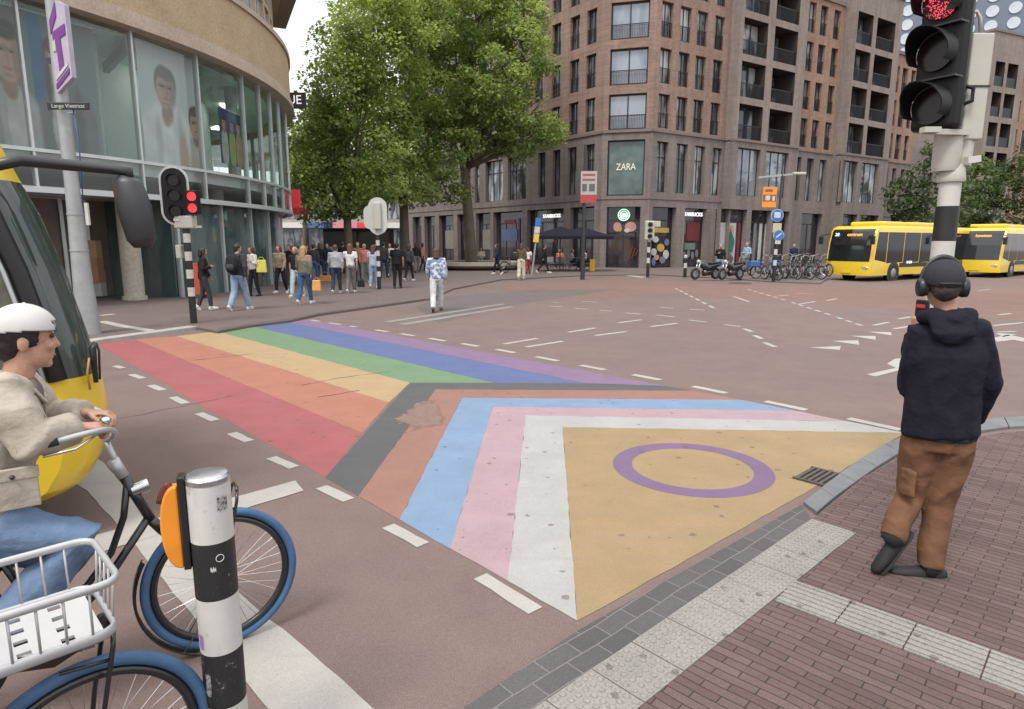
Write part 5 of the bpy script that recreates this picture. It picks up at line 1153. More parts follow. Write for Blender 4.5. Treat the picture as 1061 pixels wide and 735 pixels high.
# ================================================================ buses
M_yel=mat('bus_yellow',(.68,.47,.025),.35,var=.05,scale=1.5,coat=.5); M_bgl=mat('bus_glass',(.012,.013,.016),.06,var=.3,scale=.7,spec=.7); M_bbl=mat('bus_black',(.018,.018,.02),.4,var=.1)
M_led=emit('led_orange',(1,.25,.03),2.2); M_ledw=emit('led_white',(.75,.9,1),1.3); M_lamp=mat('lamp_clear',(.6,.6,.6),.15,.5,var=.05); M_rimw=mat('wheel_rim',(.3,.3,.3),.4,.6)
M_orl=mat('logo_orange',(.7,.2,.02),.5)
def citybus(lab,L,rz,loc,num,dest,nose=.28):
    """city bus: x forward (front face at x=0), y left, z up"""
    o=thing('city_bus',lab,'bus',loc,rz,'yellow buses on the bus lane'); W=1.25; T=2.92
    prof=[(0,.32),(.02,.55),(.0,1.05),(-nose*.35,1.9),(-nose,2.62),(-nose-.22,2.84),(-nose-.6,T),(-L+.3,T),(-L,2.7),(-L,.32)]
    b=MB(); n=len(prof)
    ys=[(-W,.0,.12),(-W+.07,.03,.0),(-W+.35,.10,.0),(0,.14,.0),(W-.35,.10,.0),(W-.07,.03,.0),(W,.0,.12)]
    for y,bulge,drop in ys:
        for i,(x,z) in enumerate(prof):
            xx=x-.14+bulge if i<6 else x; zz=z-drop if i in (6,7) else z; b.vert((xx,y,zz))
    for j in range(len(ys)-1):
        for i in range(n): k=(i+1)%n; b.face([j*n+i,j*n+k,(j+1)*n+k,(j+1)*n+i])
    b.face(list(range(n))); b.face(list(range((len(ys)-1)*n,len(ys)*n))[::-1]); b.build('body',M_yel,o,auto=35)
    # windscreen follows the front, 12 mm proud
    g=MB(); rows=[(.012,1.05),(.012-nose*.35,1.9),(.012-nose,2.62),(.012-nose-.12,2.74)]; yy=[-W+.1,-W+.35,0,W-.35,W-.1]; bl=[.04,.10,.14,.10,.04]
    for x,z in rows:
        for y,u in zip(yy,bl): g.vert((x-.14+u,y,z))
    for r in range(len(rows)-1):
        for c in range(4): g.face([r*5+c,r*5+c+1,(r+1)*5+c+1,(r+1)*5+c])
    ws=g.build('windscreen',M_bgl,o,rc=False)
    xd=-nose*.8+.035; tl=Vector((-nose*.65,0,.72)).normalized()
    text('route_number',num,.24,M_ledw,ws,(xd-.0,-.78,2.45),(0,1,0),tl,.004,world=False); text('destination',dest,.24,M_led,ws,(xd,.2,2.45),(0,1,0),tl,.004,world=False)
    # lower front: grille line, plate, lamps
    q=MB(); q.b2(-.02,.035,-.26,.26,.42,.53); q.build('number_plate',M_yel,o); 
    for s in (-1,1):
        q=MB(); q.tube([(-.07,s*.95,.72),(-.02,s*.95,.72)],[(.2,.09),(.17,.07)],14,side=(0,1,0)); q.build('headlight',M_lamp,o,auto=40)
        q=MB(); q.bar((-.3,s*1.2,2.5),(.28,s*1.42,2.42),.05); q.box((.25,s*1.42,2.15),(.1,.2,.42)); q.build('mirror',M_bbl,o)
        # glazing band, doors, lower black skirt per side
        y=s*(W+.004); cells=[(-.38,-1.5),(-1.55,-3.2),(-3.25,-4.9),(-4.95,-6.6),(-6.65,-8.3),(-8.35,-L+.4)]
        for i,(x0,x1) in enumerate(cells):
            if x1>x0: continue
            z0=.95 if i else 1.15; q=MB(); q.poly([(x0,y,z0),(x1,y,1.0),(x1,y,2.58),(x0-(0 if i else .2),y,2.58)]); q.build('side_window',M_bgl,o,rc=False)
        q=MB(); q.b2(-L+.3,-2.9,min(y,y+s*.004),max(y,y+s*.004),.72,.95); q.build('dark_panel',M_bbl,o)
        for x in (-2.35,-L+3.2):
            a=MB(); a.tube([(x,s*(W-.06),.43),(x,s*(W+.006),.43)],[.60,.60],28); ao=a.build('wheel_arch',M_bbl,o)
            w=MB(); w.tube([(x,s*(W-.3),.43),(x,s*(W+.02),.43)],[.44,.44],28); wo=w.build('wheel',M_rub,o,auto=40); w=MB(); w.tube([(x,s*(W),.43),(x,s*(W+.035),.43)],[.27,.22],20); w.build('rim',M_rimw,wo,auto=40)
    for x0,x1 in ((-1.6,-3.6),(-4.4,-7.2)):
        q=MB(); q.b2(x1,x0,-.95,.95,T-.02,T+.24); q.build('roof_unit',M_yel,o,bevel=.1,seg=3)
    return o
def face_bus(pxl,pyl,pxr,z):
    """front-left corner from the photo; yaw so that the front (2.5 m) ends at pxr"""
    p=G(pxl,pyl,z); best=None
    for k in range(0,3600):
        a=R(k/10); d=Vector((math.cos(a),math.sin(a),0)); r=Vector((d.y,-d.x,0)); q=p+r*2.5
        if d.y>0 or q.x>p.x: continue
        e=abs(proj(q)[0]-pxr)
        if best is None or e<best[0]: best=(e,a)
    a=best[1]; d=Vector((math.cos(a),math.sin(a),0)); c=p+Vector((d.y,-d.x,0))*1.25; return c,a
c,a=face_bus(899.5,292.5,853,-.12); busA=citybus('yellow and black city bus with orange display, nearest the parked bicycles',12,a,(c.x,c.y,-.12),'28','centrum')
bl=Vector((-7.0,1.262,1.1)); b=MB(); b.ring(bl,(0,1,0),.55,.05,32,6); b.ring(bl+Vector((0,0,.05)),(0,1,0),.3,.04,28,6); b.bar(bl+Vector((0,0,-.5)),bl+Vector((0,0,.3)),.08); b.build('side_emblem',M_orl,busA)
text('side_lettering','u-ov',.3,M_ledw,busA,(-3.9,1.27,1.0),(-1,0,0),(0,0,1),.004,world=False)
a2=R(219); p_=G(1034,288.6,-.12); d_=Vector((math.cos(a2),math.sin(a2),0)); c=p_+Vector((d_.y,-d_.x,0))*1.25; busB=citybus('second yellow bus with raked windscreen behind the man in the dark jacket',12,a2,(c.x,c.y,-.12),'8','lunetten',.45)
# ---------------------------------------------------------------- the bus waiting on the left, cut by the picture edge
LB=A(126,440,4.05); LBd=Vector((math.cos(R(40)),math.sin(R(40)),0)); lbn=Vector((LBd.y,-LBd.x,0))
def lhit(px,py):
    r=ray(px,py); t=(lbn.dot(Vector((LB.x,LB.y,0))))/(lbn.x*r.x+lbn.y); return ((Vector((r.x*t,t,0))-Vector((LB.x,LB.y,0))).dot(LBd),CH+r.z*t)
sil=[(40,519),(66,516),(86,503),(99,480),(104.5,452),(104,428),(99,404),(94,391)]; gls=[(86,352),(66,280),(46,222),(30,187)]; top=[(20,165),(4,134),(-25,108)]
ps=[lhit(*q) for q in sil]; pgl=[lhit(*q) for q in gls]; pt=[lhit(*q) for q in top]
ps=[(x+.11,z) for x,z in ps]; pgl=[(x+[.09,.06,.03,.01][i],z) for i,(x,z) in enumerate(pgl)]
prof=ps+pgl+pt; ztop=prof[-1][1]; L=12
nb=thing('city_bus','yellow bus with tall dark curved windscreen waiting beside the cyclist, cut by the left edge','bus',(LB.x,LB.y,0),R(40))
# local frame: x forward, y left (away from camera side); right flank at y=0
ys=[(0,.30,1),(.03,.20,1),(.10,.10,1),(.28,.03,1),(.7,.0,1),(1.25,-.02,1),(1.8,.0,1),(2.2,.03,1),(2.4,.1,1),(2.47,.2,1),(2.5,.3,1)]
def nose(i0,i1,name,m,off=0,smooth=True):
    b=MB(); k=i1-i0+1
    for y,sb,_ in ys:
        for x,z in prof[i0:i1+1]: b.vert((x-sb*1.0+off,y+.0,z))
    for j in range(len(ys)-1):
        for i in range(k-1): b.face([j*k+i,j*k+i+1,(j+1)*k+i+1,(j+1)*k+i])
    return b.build(name,m,nb,smooth=True)
ns,ng=len(ps),len(pgl)
nose(0,ns-1,'bumper',M_yel); wsl=nose(ns-1,ns+ng-1,'windscreen',None); nose(ns+ng-1,len(prof)-1,'forehead',M_yel)
t=NT('curved_glass'); mp=t.add('ShaderNodeMapping'); mp.inputs['Scale'].default_value=(1.6,1.0,.5); t.link(t.coord(),mp.inputs[0])
t.color(t.ramp(t.noise(1.1,4,.6,mp.outputs[0]),[(.3,(.016,.024,.021)),(.5,(.045,.065,.057)),(.7,(.085,.105,.095))])); t.set(Roughness=.04); t.b.inputs['Specular IOR Level'].default_value=.8; M_cgl=t.m
wsl.data.materials.clear(); wsl.data.materials.append(M_cgl)
t=NT('door_glass_reflect'); t.color(t.ramp(t.noise(1.3,5,.6),[(.32,(.02,.03,.028)),(.5,(.075,.095,.085)),(.62,(.15,.15,.125)),(.75,(.05,.07,.065))])); t.set(Roughness=.05); M_dgl=t.m  # green and warm blotches paint reflections into the door glass
xb=min(q[0] for q in prof)-.35
def flank(z0,z1,x0,x1,name,m,y=0.0,x0b=None):
    b=MB(); b.poly([(x1,y,z0),(x0,y,z0),((x0 if x0b is None else x0b),y,z1),(x1,y,z1)]); return b.build(name,m,nb,rc=False)
x0l=ps[0][0]-.3; zb=ps[0][1]; zs=ps[-1][1]
lowx=[(x-.3,z) for x,z in ps]
b=MB(); b.poly([(-L,0,zb)]+[(x,0,z) for x,z in lowx]+[(-L,0,zs)]); b.build('side_panel',M_yel,nb,rc=False)
gp=[(x-.3,z) for x,z in [prof[ns-1]]+pgl]
b=MB(); b.poly([(-3.2,0,zs)]+[(x,0,z) for x,z in gp]+[(-3.2,0,gp[-1][1])]); b.build('door_glass',M_dgl,nb,rc=False)
b=MB(); b.poly([(-L,0,zs),(-3.24,0,zs),(-3.24,0,gp[-1][1]),(-L,0,gp[-1][1])]); b.build('side_window',M_bgl,nb,rc=False)
up_=[(x-.3,z) for x,z in prof[ns+ng-1:]]
b=MB(); b.poly([(-L,0,gp[-1][1])]+[(x,0,z) for x,z in up_]+[(-L,0,ztop)]); b.build('side_panel',M_yel,nb,rc=False)
b=MB(); b.poly([(-L,0,ztop),(up_[-1][0],0,ztop),(up_[-1][0],2.5,ztop),(-L,2.5,ztop)]); b.build('roof',M_yel,nb,rc=False)
b=MB(); b.poly([(-L,2.5,zb),(x0l,2.5,zb),(up_[-1][0],2.5,ztop),(-L,2.5,ztop)]); b.poly([(-L,0,zb),(-L,2.5,zb),(-L,2.5,ztop),(-L,0,ztop)]); b.build('body',M_yel,nb,rc=False)
b=MB(); b.b2(-L,x0l-.1,.12,2.4,zb-.02,zb+.02); b.build('floor',M_bbl,nb)
for x in (-2.7,-8.8):
    for y in (.02,2.48): w=MB(); w.tube([(x,y,.45),(x,y+(.3 if y<1 else -.3),.45)],[.45,.45],24); wo=w.build('wheel',M_rub,nb,auto=40); w=MB(); w.tube([(x,y-(.01 if y<1 else -.01),.45),(x,y+.02,.45)],[.25,.25],18); w.build('rim',M_rimw,wo)
# dark pillars and frames on the door side
b=MB()
for k,dx in enumerate((.02,-.36)):
    P=[(x-.3+dx,-.012,z) for x,z in [prof[ns-1]]+pgl]; b.tube(P,[(.05 if k==0 else .03,.014)]*len(P),6,side=(1,0,0))
b.build('pillar',M_bbl,nb,smooth=True)
b=MB(); P=[(x-.3-.05,-.018,z) for x,z in [prof[ns-1]]+pgl]; b.tube(P,[(.012,.01)]*len(P),6,side=(1,0,0)); b.build('trim',M_alu,nb,smooth=True)
# headlight hollows and shut lines on the bumper corner
def lpt(px,py,y=.05):
    s,z=lhit(px,py); return Vector((s,y,z))
for (px,py,rx,rz_) in ((92,480,.085,.105),(85,412,.13,.045)):
    p=lpt(px,py,.16); b=MB(); b.ball(p+Vector((-.10,0,0)),(.09,rx,rz_),16,10); b.build('headlight',mat('lamp_recess',(.42,.28,.02),.4) if px==92 else mat('lamp_amber',(.35,.2,.02),.3),nb,smooth=True)
p=lpt(86,500,.12); b=MB(); b.bar(p+Vector((-.1,-.03,-.02)),p+Vector((-.04,-.02,.03)),.012,.02); b.build('badge',M_bbl,nb)
b=MB(); P=[lpt(x,y,.16)+Vector((-.06,-.03,0)) for x,y in ((82,458),(88,470),(98,470),(103,462))]; b.tube(P,.006,6); b.build('shut_line',M_bbl,nb)
# wiper hub on the lower corner of the screen
b=MB(); P=[lpt(x,y,.1)+Vector((.02,-.05,0)) for x,y in ((97,398),(94,385),(93,362),(97,357),(100,365),(101,395))]; b.tube([P[0],P[2],P[3]],[(.014,.02),(.022,.03),(.014,.02)],10); b.tube(P,.007,8); b.build('wiper',M_bbl,nb,smooth=True)
b=MB(); P=[lpt(x,y,.06)+Vector((.03,-.04,0)) for x,y in ((87,372),(85,388),(88,405))]; b.tube(P,.007,8); b.build('marker_strip',mat('marker_orange',(.45,.2,.05),.4),nb,smooth=True)
# mirror on its long arm
ml=WM[nb].inverted(); pa=ml@A(-6,172,3.55); pb=ml@A(20,166,3.7); pc=ml@A(118,176,4.0); pd=ml@A(134,178,4.02)
b=MB(); b.tube([pa,pb,pc,pd,ml@A(134,186,4.02)],[(.03,.05),(.035,.05),(.03,.04),(.03,.035),(.025,.03)],10); b.build('mirror_arm',M_bbl,nb,smooth=True)
b=MB(); b.tube([ml@A(133,183,4.02),ml@A(132,190,4.02),ml@A(139,215,4.02),ml@A(147,248,4.02),ml@A(148,257,4.02)],[(.05,.04),(.085,.06),(.10,.075),(.085,.06),(.05,.03)],18,side=tuple((ml.to_3x3()@Vector((1,.15,0))))); b.build('mirror',mat('mirror_shell',(.03,.03,.033),.45,var=.15),nb,smooth=True)
# ================================================================ people
def skin(name,c):
    t=NT('skin_'+name); v=t.ramp(t.noise(9,5,.6),[(.3,[c[0]*.86,c[1]*.8,c[2]*.78]),(.7,[c[0]*1.1,c[1]*1.08,c[2]*1.08])]); f=t.ramp(t.noise(90,3,.6),[(.35,.9),(.65,1.05)]); t.color(t.mix(1,v,f,'MULTIPLY')); t.set(Roughness=.5); t.b.inputs['Subsurface Weight'].default_value=.08; t.b.inputs['Subsurface Radius'].default_value=(.02,.008,.005); t.bump(t.noise(320,3,.6),.12,.002); MATS['skin_'+name]=t.m; return t.m
SKL=skin('light',(.46,.27,.19)); SKT=skin('tan',(.36,.20,.13)); SKD=skin('dark',(.17,.09,.06))
def cloth(name,c,var=.18,bump=.15,scale=9,pat=None):
    if name in MATS: return MATS[name]
    if pat is None: return mat(name,c,.85,var=var,scale=scale,bump=bump,bscale=160,spec=.2)
    t=NT(name); v=t.noise(pat[1],3,.55); t.color(t.ramp(v,[(.44,c),(.52,pat[0])])); t.set(Roughness=.85); MATS[name]=t.m; return t.m
HAIRS={'black':(.012,.010,.009),'brown':(.055,.03,.018),'blonde':(.33,.21,.10),'dark':(.028,.018,.013),'grey':(.2,.19,.18),'auburn':(.10,.045,.025)}
def hairm(k): return mat('hair_'+k,HAIRS[k],.55,var=.35,scale=30,bump=.4,bscale=70)
V3=Vector
def walk(stride=.28,arm=.25,bend=.12,lean=.03,head=0):
    """joints of a standing or walking figure 1.75 m tall, facing +y; s=+1 right"""
    J={}
    for s,ph in ((1,1),(-1,-1)):
        a=stride*ph; hip=V3((s*.092,0,.92))
        k=hip+V3((s*.006,.43*math.sin(a+.10),-.43*math.cos(a+.10)))
        b=a-.06 if ph>0 else a-.28*min(1,stride/.25)
        an=k+V3((s*.004,.42*math.sin(b),-.42*math.cos(b)))
        if ph<0 and stride>.12: ft=V3((0,.62,-.78))
        else: ft=V3((s*.12,1,0))
        sh=V3((s*.185,lean,1.43)); q=-a*arm/.25
        el=sh+V3((s*.055,.29*math.sin(q),-.29*math.cos(q)*.97)); w=el+V3((-s*.01,.25*math.sin(q+bend*2.5),-.25*math.cos(q+bend*2.5)))
        J[s]=dict(hip=hip,knee=k,ank=an,foot=ft.normalized(),sh=sh,el=el,wr=w,hand=(w-el).normalized(),palm=V3((-s,0,0)))
    low=min(J[1]['ank'].z-.075,J[-1]['ank'].z-.115 if stride>.12 else J[-1]['ank'].z-.075)
    J['neck']=V3((0,lean+.0,1.485)); J['head']=V3((0,lean+.035,1.635)); J['hdir']=Matrix.Rotation(head,3,'Z')@V3((0,1,-.05)); J['dz']=-low
    return J
def hand(b,w,d,palm,sc=1,curl=.5,s=1,grip=None):
    """palm, four jointed fingers of unequal length and a thumb leaving the side of the palm"""
    d=d.normalized(); n=(palm-d*palm.dot(d)).normalized(); x=n.cross(d)*(-s)      # x: towards the thumb
    b.tube([w-d*.02*sc,w+d*.03*sc,w+d*.085*sc],[(.024*sc,.02*sc),(.036*sc,.016*sc),(.040*sc,.013*sc)],10,side=x)
    for i,(off,L) in enumerate(((.030,.074),(.010,.083),(-.011,.077),(-.031,.06))):
        p=w+d*.08*sc+x*off*sc; P=[p]; dd=d.copy(); ax=d.cross(n)
        for j,f in enumerate((.45,.32,.25)):
            dd=Matrix.Rotation(curl*(.9+.25*j),3,ax)@dd; p=p+dd*L*f*sc; P.append(p)
        b.tube(P,[.0092*sc,.0088*sc,.008*sc,.0066*sc],8)
    p=w+d*.022*sc+x*.03*sc; q=p+(x*.7+d*.6+n*.35).normalized()*.038*sc; r=q+(d*.8+x*.15+n*.55).normalized()*.032*sc
    b.tube([w+d*.012*sc+x*.012*sc,p,q,r],[.013*sc,.013*sc,.0105*sc,.008*sc],8)
def headgeo(b,c,hd,sc=1,ears=True):
    f=hd.normalized(); u=V3((0,0,1)); u=(u-f*u.dot(f)).normalized(); x=f.cross(u); M=Matrix((x,f,u)).transposed()
    P=lambda a,bb,cc: c+(x*a+f*bb+u*cc)*sc
    b.ball(P(0,-.008,.025),(.076*sc,.096*sc,.095*sc),16,12,M); b.ball(P(0,.022,-.045),(.06*sc,.07*sc,.075*sc),14,10,M); b.ball(P(0,.055,-.088),(.03*sc,.026*sc,.024*sc),10,8,M)
    b.tube([P(0,.084,.012),P(0,.098,-.022),P(0,.101,-.03)],[.009*sc,.0125*sc,.010*sc],8); b.ball(P(0,.082,-.060),(.026*sc,.010*sc,.013*sc),10,6,M); b.ball(P(0,.068,-.095),(.026*sc,.018*sc,.018*sc),10,6,M); b.ball(P(0,.03,-.075),(.05*sc,.045*sc,.04*sc),10,8,M)
    for s in (-1,1):
        b.ball(P(s*.034,.075,-.022),(.024*sc,.02*sc,.02*sc),8,6,M); b.ball(P(s*.03,.083,.034),(.026*sc,.01*sc,.008*sc),8,6,M)
        if ears: b.ball(P(s*.078,-.005,-.012),(.010*sc,.020*sc,.033*sc),8,8,M)
    return P,M,x,f,u
def body(J,root,sk,vox,hair=None,hlen=0,hc=None,bald=False,eyes=True,fmat=None,curl=.5,hs=1,hands=(1,1)):
    b=MB(); P,M,x,f,u=headgeo(b,J['head'],J['hdir'])
    nk=J['neck']; c=(J[1]['sh']+J[-1]['sh'])/2; pv=(J[1]['hip']+J[-1]['hip'])/2; side=(J[1]['sh']-J[-1]['sh']).normalized()
    b.tube([c-V3((0,0,.02)),nk,J['head']+V3((0,0,-.05))-f*.012],[.062,.054,.052],12)
    b.tube([pv-V3((0,0,.05)),pv.lerp(c,.35),pv.lerp(c,.8),c,nk],[(.14,.09),(.125,.085),(.145,.095),(.12,.07),(.05,.05)],14,side=side)
    for s in (1,-1):
        j=J[s]; b.tube([c.lerp(j['sh'],.6),j['sh'],j['el'],j['wr']],[.05,.048,.036,.026],10); b.tube([j['hip']+V3((0,0,.04)),j['hip'],j['knee'],j['ank']],[.07,.08,.05,.036],10)
        b.tube([j['ank'],j['ank']+(j['foot']*.05-V3((0,0,.04)) if abs(j['foot'].z)<.5 else j['foot']*.004)],[.032,.02],8)
        if hands[0 if s>0 else 1]: hand(b,j['wr'],j['hand'],j['palm'],hs,curl if not isinstance(curl,dict) else curl[s],s)
    bo=link('body',fuse(b,vox,2),sk,root)
    if eyes:
        for s in (-1,1):
            e=MB(); e.ball(P(s*.031,.0815,.016),.0085,8,6); eo=e.build('eye',mat('eye_dark',(.03,.022,.018),.2),bo,smooth=True)
        e=MB(); e.tube([P(-.02,.0875,-.061),P(0,.0915,-.061),P(.02,.0875,-.061)],.003,6); e.build('mouth',mat('lips',(.32,.13,.11),.5),bo,smooth=True)
    if hair:
        h=MB(); h.ball(P(0,-.018,.034),(.087,.101,.094),18,14,M)
        cut=MB()
        if hlen:
            back=J['head']-f*.075; 
            h.tube([back+V3((0,0,.06)),back+V3((0,0,-.08))-f*.02,back+V3((0,0,-.08-hlen*.55))-f*.035,back+V3((0,0,-.08-hlen))-f*.02],[(.075,.05),(.09,.05),(.085,.04),(.045,.02)],12,side=x)
            for s in (-1,1): h.tube([P(s*.06,-.0,.07),P(s*.084,-.01,-.02),P(s*.086,-.02,-.11)],[.03,.028,.022],8)
        else:
            h.ball(P(0,-.055,-.02),(.07,.055,.07),12,8,M)
        me=fuse(h,max(vox,.01),3,.004 if vox<.01 else .006,26)
        # open the hair over the face
        bm=bmesh.new(); bm.from_mesh(me); Mi=M.inverted()
        kill=[v for v in bm.verts if (lambda q: q.y>.045 and q.z<.075 and abs(q.x)<.074+(.01 if hlen else 0))(Mi@(v.co-J['head']))]
        bmesh.ops.delete(bm,geom=kill,context='VERTS'); bm.to_mesh(me); bm.free()
        link('hair',me,hairm(hair),root)
    return P,M
def top(J,root,m,vox,name='jacket',ex=.0,hem=.0,sleeve=1.0,fold=.006,collar=.02,slv_r=0,seed=0,waist=0):
    b=MB(); nk=J['neck']; c=(J[1]['sh']+J[-1]['sh'])/2; pv=(J[1]['hip']+J[-1]['hip'])/2; side=(J[1]['sh']-J[-1]['sh']).normalized()
    ax=(c-pv).normalized(); lo=pv-ax*(hem)+V3((0,0,.03))
    b.tube([lo,pv+ax*.06,pv.lerp(c,.42),pv.lerp(c,.78),c-ax*.01,c.lerp(nk,.6),nk+ax*collar],[(.165+ex,.115+ex),(.163+ex,.118+ex),(.150+ex-waist,.108+ex),(.172+ex,.118+ex),(.165+ex*.6,.085+ex*.6),(.085,.072),(.064,.062)],20,side=side)
    for s in (1,-1):
        j=J[s]; q=j['el'].lerp(j['wr'],sleeve) if sleeve<=1 else j['wr']
        if sleeve<.35: pts=[c.lerp(j['sh'],.55)-V3((0,0,.015)),j['sh'],j['sh'].lerp(j['el'],.7)]; rd=[.07+ex*.5,.068+ex*.5,.062+ex*.5]
        else: pts=[c.lerp(j['sh'],.55)-V3((0,0,.015)),j['sh'],j['sh'].lerp(j['el'],.6),j['el'],j['el'].lerp(q,.5),q]; rd=[.07+ex*.5,.068+ex*.5,.058+ex*.5+slv_r,.055+ex*.5+slv_r,.05+ex*.5+slv_r,.042+ex*.4+slv_r*.5]
        b.tube(pts,rd,14)
    return link(name,fuse(b,vox,5,fold,9,(1,1,.6),seed),m,root)
def bottoms(J,root,m,vox,name='trousers',wide=0,length=.97,fold=.006,seed=3,skirt=False):
    b=MB(); pv=(J[1]['hip']+J[-1]['hip'])/2; side=(J[1]['hip']-J[-1]['hip']).normalized()
    b.tube([pv+V3((0,0,.11)),pv+V3((0,0,.03)),pv-V3((0,0,.05))],[(.15,.105),(.165,.122),(.15,.11)],18,side=side)
    for s in (1,-1):
        j=J[s]; e=j['knee'].lerp(j['ank'],length)
        b.tube([j['hip']+V3((0,0,.02)),j['hip'].lerp(j['knee'],.35),j['knee'],j['knee'].lerp(j['ank'],.45),e],[.095+wide*.2,.088+wide*.6,.066+wide,.06+wide,.052+wide*1.15],14)
    return link(name,fuse(b,vox,4,fold,10,(1,1,.55),seed),m,root)
def shoes(J,root,m,sole=None,ln=1.0):
    for s in (1,-1):
        j=J[s]; d=j['foot'].normalized(); u=V3((0,0,1)); u=(u-d*u.dot(d)); u=u.normalized() if u.length>.1 else V3((0,0,1)); x=d.cross(u); a=j['ank']-u*.04
        b=MB(); b.tube([a-d*.075*ln,a-d*.05*ln,a+d*.03*ln,a+d*.11*ln,a+d*.165*ln,a+d*.185*ln],[(.02,.03),(.035,.046),(.038,.046),(.043,.030),(.036,.022),(.012,.012)],14,side=x); b.tube([j['ank']+u*.015,a],[.042,.045],12)
        so=b.build('shoe',m,root,smooth=True)
        b=MB(); q=a-u*.036; b.tube([q-d*.082*ln,q-d*.06*ln,q+d*.03*ln,q+d*.11*ln,q+d*.17*ln,q+d*.192*ln],[(.015,.010),(.036,.012),(.036,.012),(.046,.012),(.038,.012),(.012,.008)],14,side=x); b.build('sole',sole or m,so,smooth=True)
def ped(lab,px,py,face,hh,tm,bm_,sm,sk=SKL,hair='dark',hlen=0,stride=.25,z=FZ,arm=.25,bend=.12,slv=1.0,wide=.0,ex=.0,hem=.02,vox=.017,eyes=False,head=0,Jmod=None,tname='jacket',length=.97,sole=None):
    p=G(px,py,z); J=walk(stride,arm,bend,head=head)
    if Jmod: Jmod(J)
    for k in list(J):
        if k in (1,-1): pass
    o=thing('person',lab,'person',(p.x,p.y,z+J['dz']*hh/1.75),face,'people on the square'); o.scale=(hh/1.75,)*3; WM[o]=WM[o]@Matrix.Scale(hh/1.75,4)
    body(J,o,sk,vox*.8,hair,hlen,eyes=eyes); top(J,o,tm,vox,tname,ex,hem,slv,seed=px); bottoms(J,o,bm_,vox,wide=wide,seed=px+3,length=length); shoes(J,o,sm,sole); return o,J
C=lambda n,c,**k: cloth('cloth_'+n,c,**k)
cBLK=C('black',(.018,.017,.019)); cDKG=C('charcoal',(.045,.045,.05)); cJN=C('light_denim',(.24,.32,.43),scale=5); cDJ=C('dark_denim',(.03,.045,.08),scale=5); cBJ=C('blue_denim',(.05,.10,.20),scale=5); cWH=C('white',(.56,.54,.52)); cGR=C('grey_knit',(.30,.31,.33)); cKH=C('grey_trousers',(.15,.14,.13)); cBR=C('brown_print',(.17,.11,.08),pat=((.30,.22,.15),28)); cGP=C('green_pink_print',(.28,.16,.13),pat=((.11,.12,.08),5)); cBW=C('blue_white_print',(.50,.53,.58),pat=((.14,.19,.30),11)); cPL=C('pale_trousers',(.50,.51,.52)); cCR=C('cream',(.52,.47,.37)); cBN=C('brown_top',(.11,.07,.045)); cRD=C('red',(.28,.05,.05)); cNV=C('navy',(.02,.028,.06)); cCO=C('coral',(.5,.18,.14)); cMU=C('mustard',(.2,.14,.07)); cLB=C('sky_blue',(.25,.36,.5)); cVS=C('black_vest',(.013,.013,.016))
sWH=mat('shoe_white',(.55,.54,.52),.6); sBK=mat('shoe_black',(.015,.015,.016),.6); sBN=mat('shoe_brown',(.10,.06,.04),.6)
def hold(s,up=.15,fw=.2):
    def f(J):
        j=J[s]; j['wr']=j['el']+V3((-s*.1,fw,up)).normalized()*.25; j['hand']=(j['wr']-j['el']).normalized()
    return f
F=lambda d:R(-d)       # facing: bearing clockwise from +y
ped('person in black jacket and black trousers walking past the orange board',213,321.5,F(60),1.66,cBLK,cDKG,sWH,SKT,'black',.10,.16,hem=.08,ex=.015,Jmod=hold(1,.05,.2))
mb_,Jb=ped('man in dark jacket and light blue jeans with a black backpack',249,321.5,F(10),1.80,cDKG,cJN,sWH,SKL,'dark',0,.26,ex=.02,wide=.015,head=-.5)
ped('woman in white top and black trousers beside the backpacked man',264.5,307,F(215),1.68,cWH,cBLK,sBK,SKL,'brown',.2,.12,slv=.5,Jmod=hold(-1,.1,.2),tname='blouse',eyes=True)
ped('woman in brown patterned blouse and black trousers walking towards the crossing',292,304,F(190),1.70,cBR,cBLK,sWH,SKL,'auburn',.16,.2,tname='blouse',eyes=True,ex=.012)
ped('woman in black top and pale jeans left of the blonde woman',308.5,307.5,F(185),1.68,cBLK,C('pale_denim',(.35,.42,.47)),sWH,SKL,'blonde',.12,.26,slv=.25,tname='t_shirt',eyes=True,wide=.012)
ped('blonde long-haired woman in patterned blouse and blue jeans',316.5,315.5,F(8),1.72,cGP,cBJ,sWH,SKL,'blonde',.30,.22,tname='blouse',ex=.012)
ped('person in light grey sweater and dark jeans seen from behind',349,304.5,F(-5),1.72,cGR,cDJ,sWH,SKL,'brown',0,.2,tname='sweater',ex=.025)
ped('woman with long brown hair, white shirt and grey trousers carrying a black bag',364,304,F(-4),1.75,cWH,cKH,sWH,SKL,'auburn',.30,.16,slv=.3,tname='t_shirt',wide=.01)
ped('woman with long brown hair in pale top by the middle striped pole',387.5,299,F(2),1.68,C('pale_blue',(.4,.44,.55)),cJN,sWH,SKL,'auburn',.32,.14,slv=.3,tname='t_shirt',wide=.015)
ped('man in black quilted vest and black trousers seen from behind',412,299,F(0),1.80,cVS,cBLK,sBK,SKT,'black',0,.1,ex=.03,slv=.3,hem=.03,tname='vest')
ped('person in dark clothes walking just right of the quilted vest',424,291.5,F(20),1.72,cDKG,cBLK,sWH,SKL,'dark',.1,.22)
ped('man in blue and white patterned shirt and pale trousers walking away alone',453,323,F(-6),1.78,cBW,cPL,sBN,SKL,'brown',.13,.3,z=.0,ex=.012,hem=.04,arm=.15,tname='shirt',wide=.012)
ped('person in dark blue jacket walking right of the planter bench',515.5,284.5,F(-100),1.72,cNV,cBLK,sWH,SKL,'dark',.05,.2)
ped('person in brown top and cream wide trousers near the terrace',540,289.5,F(12),1.74,cBN,cCR,sWH,SKT,'brown',.15,.14,wide=.03)
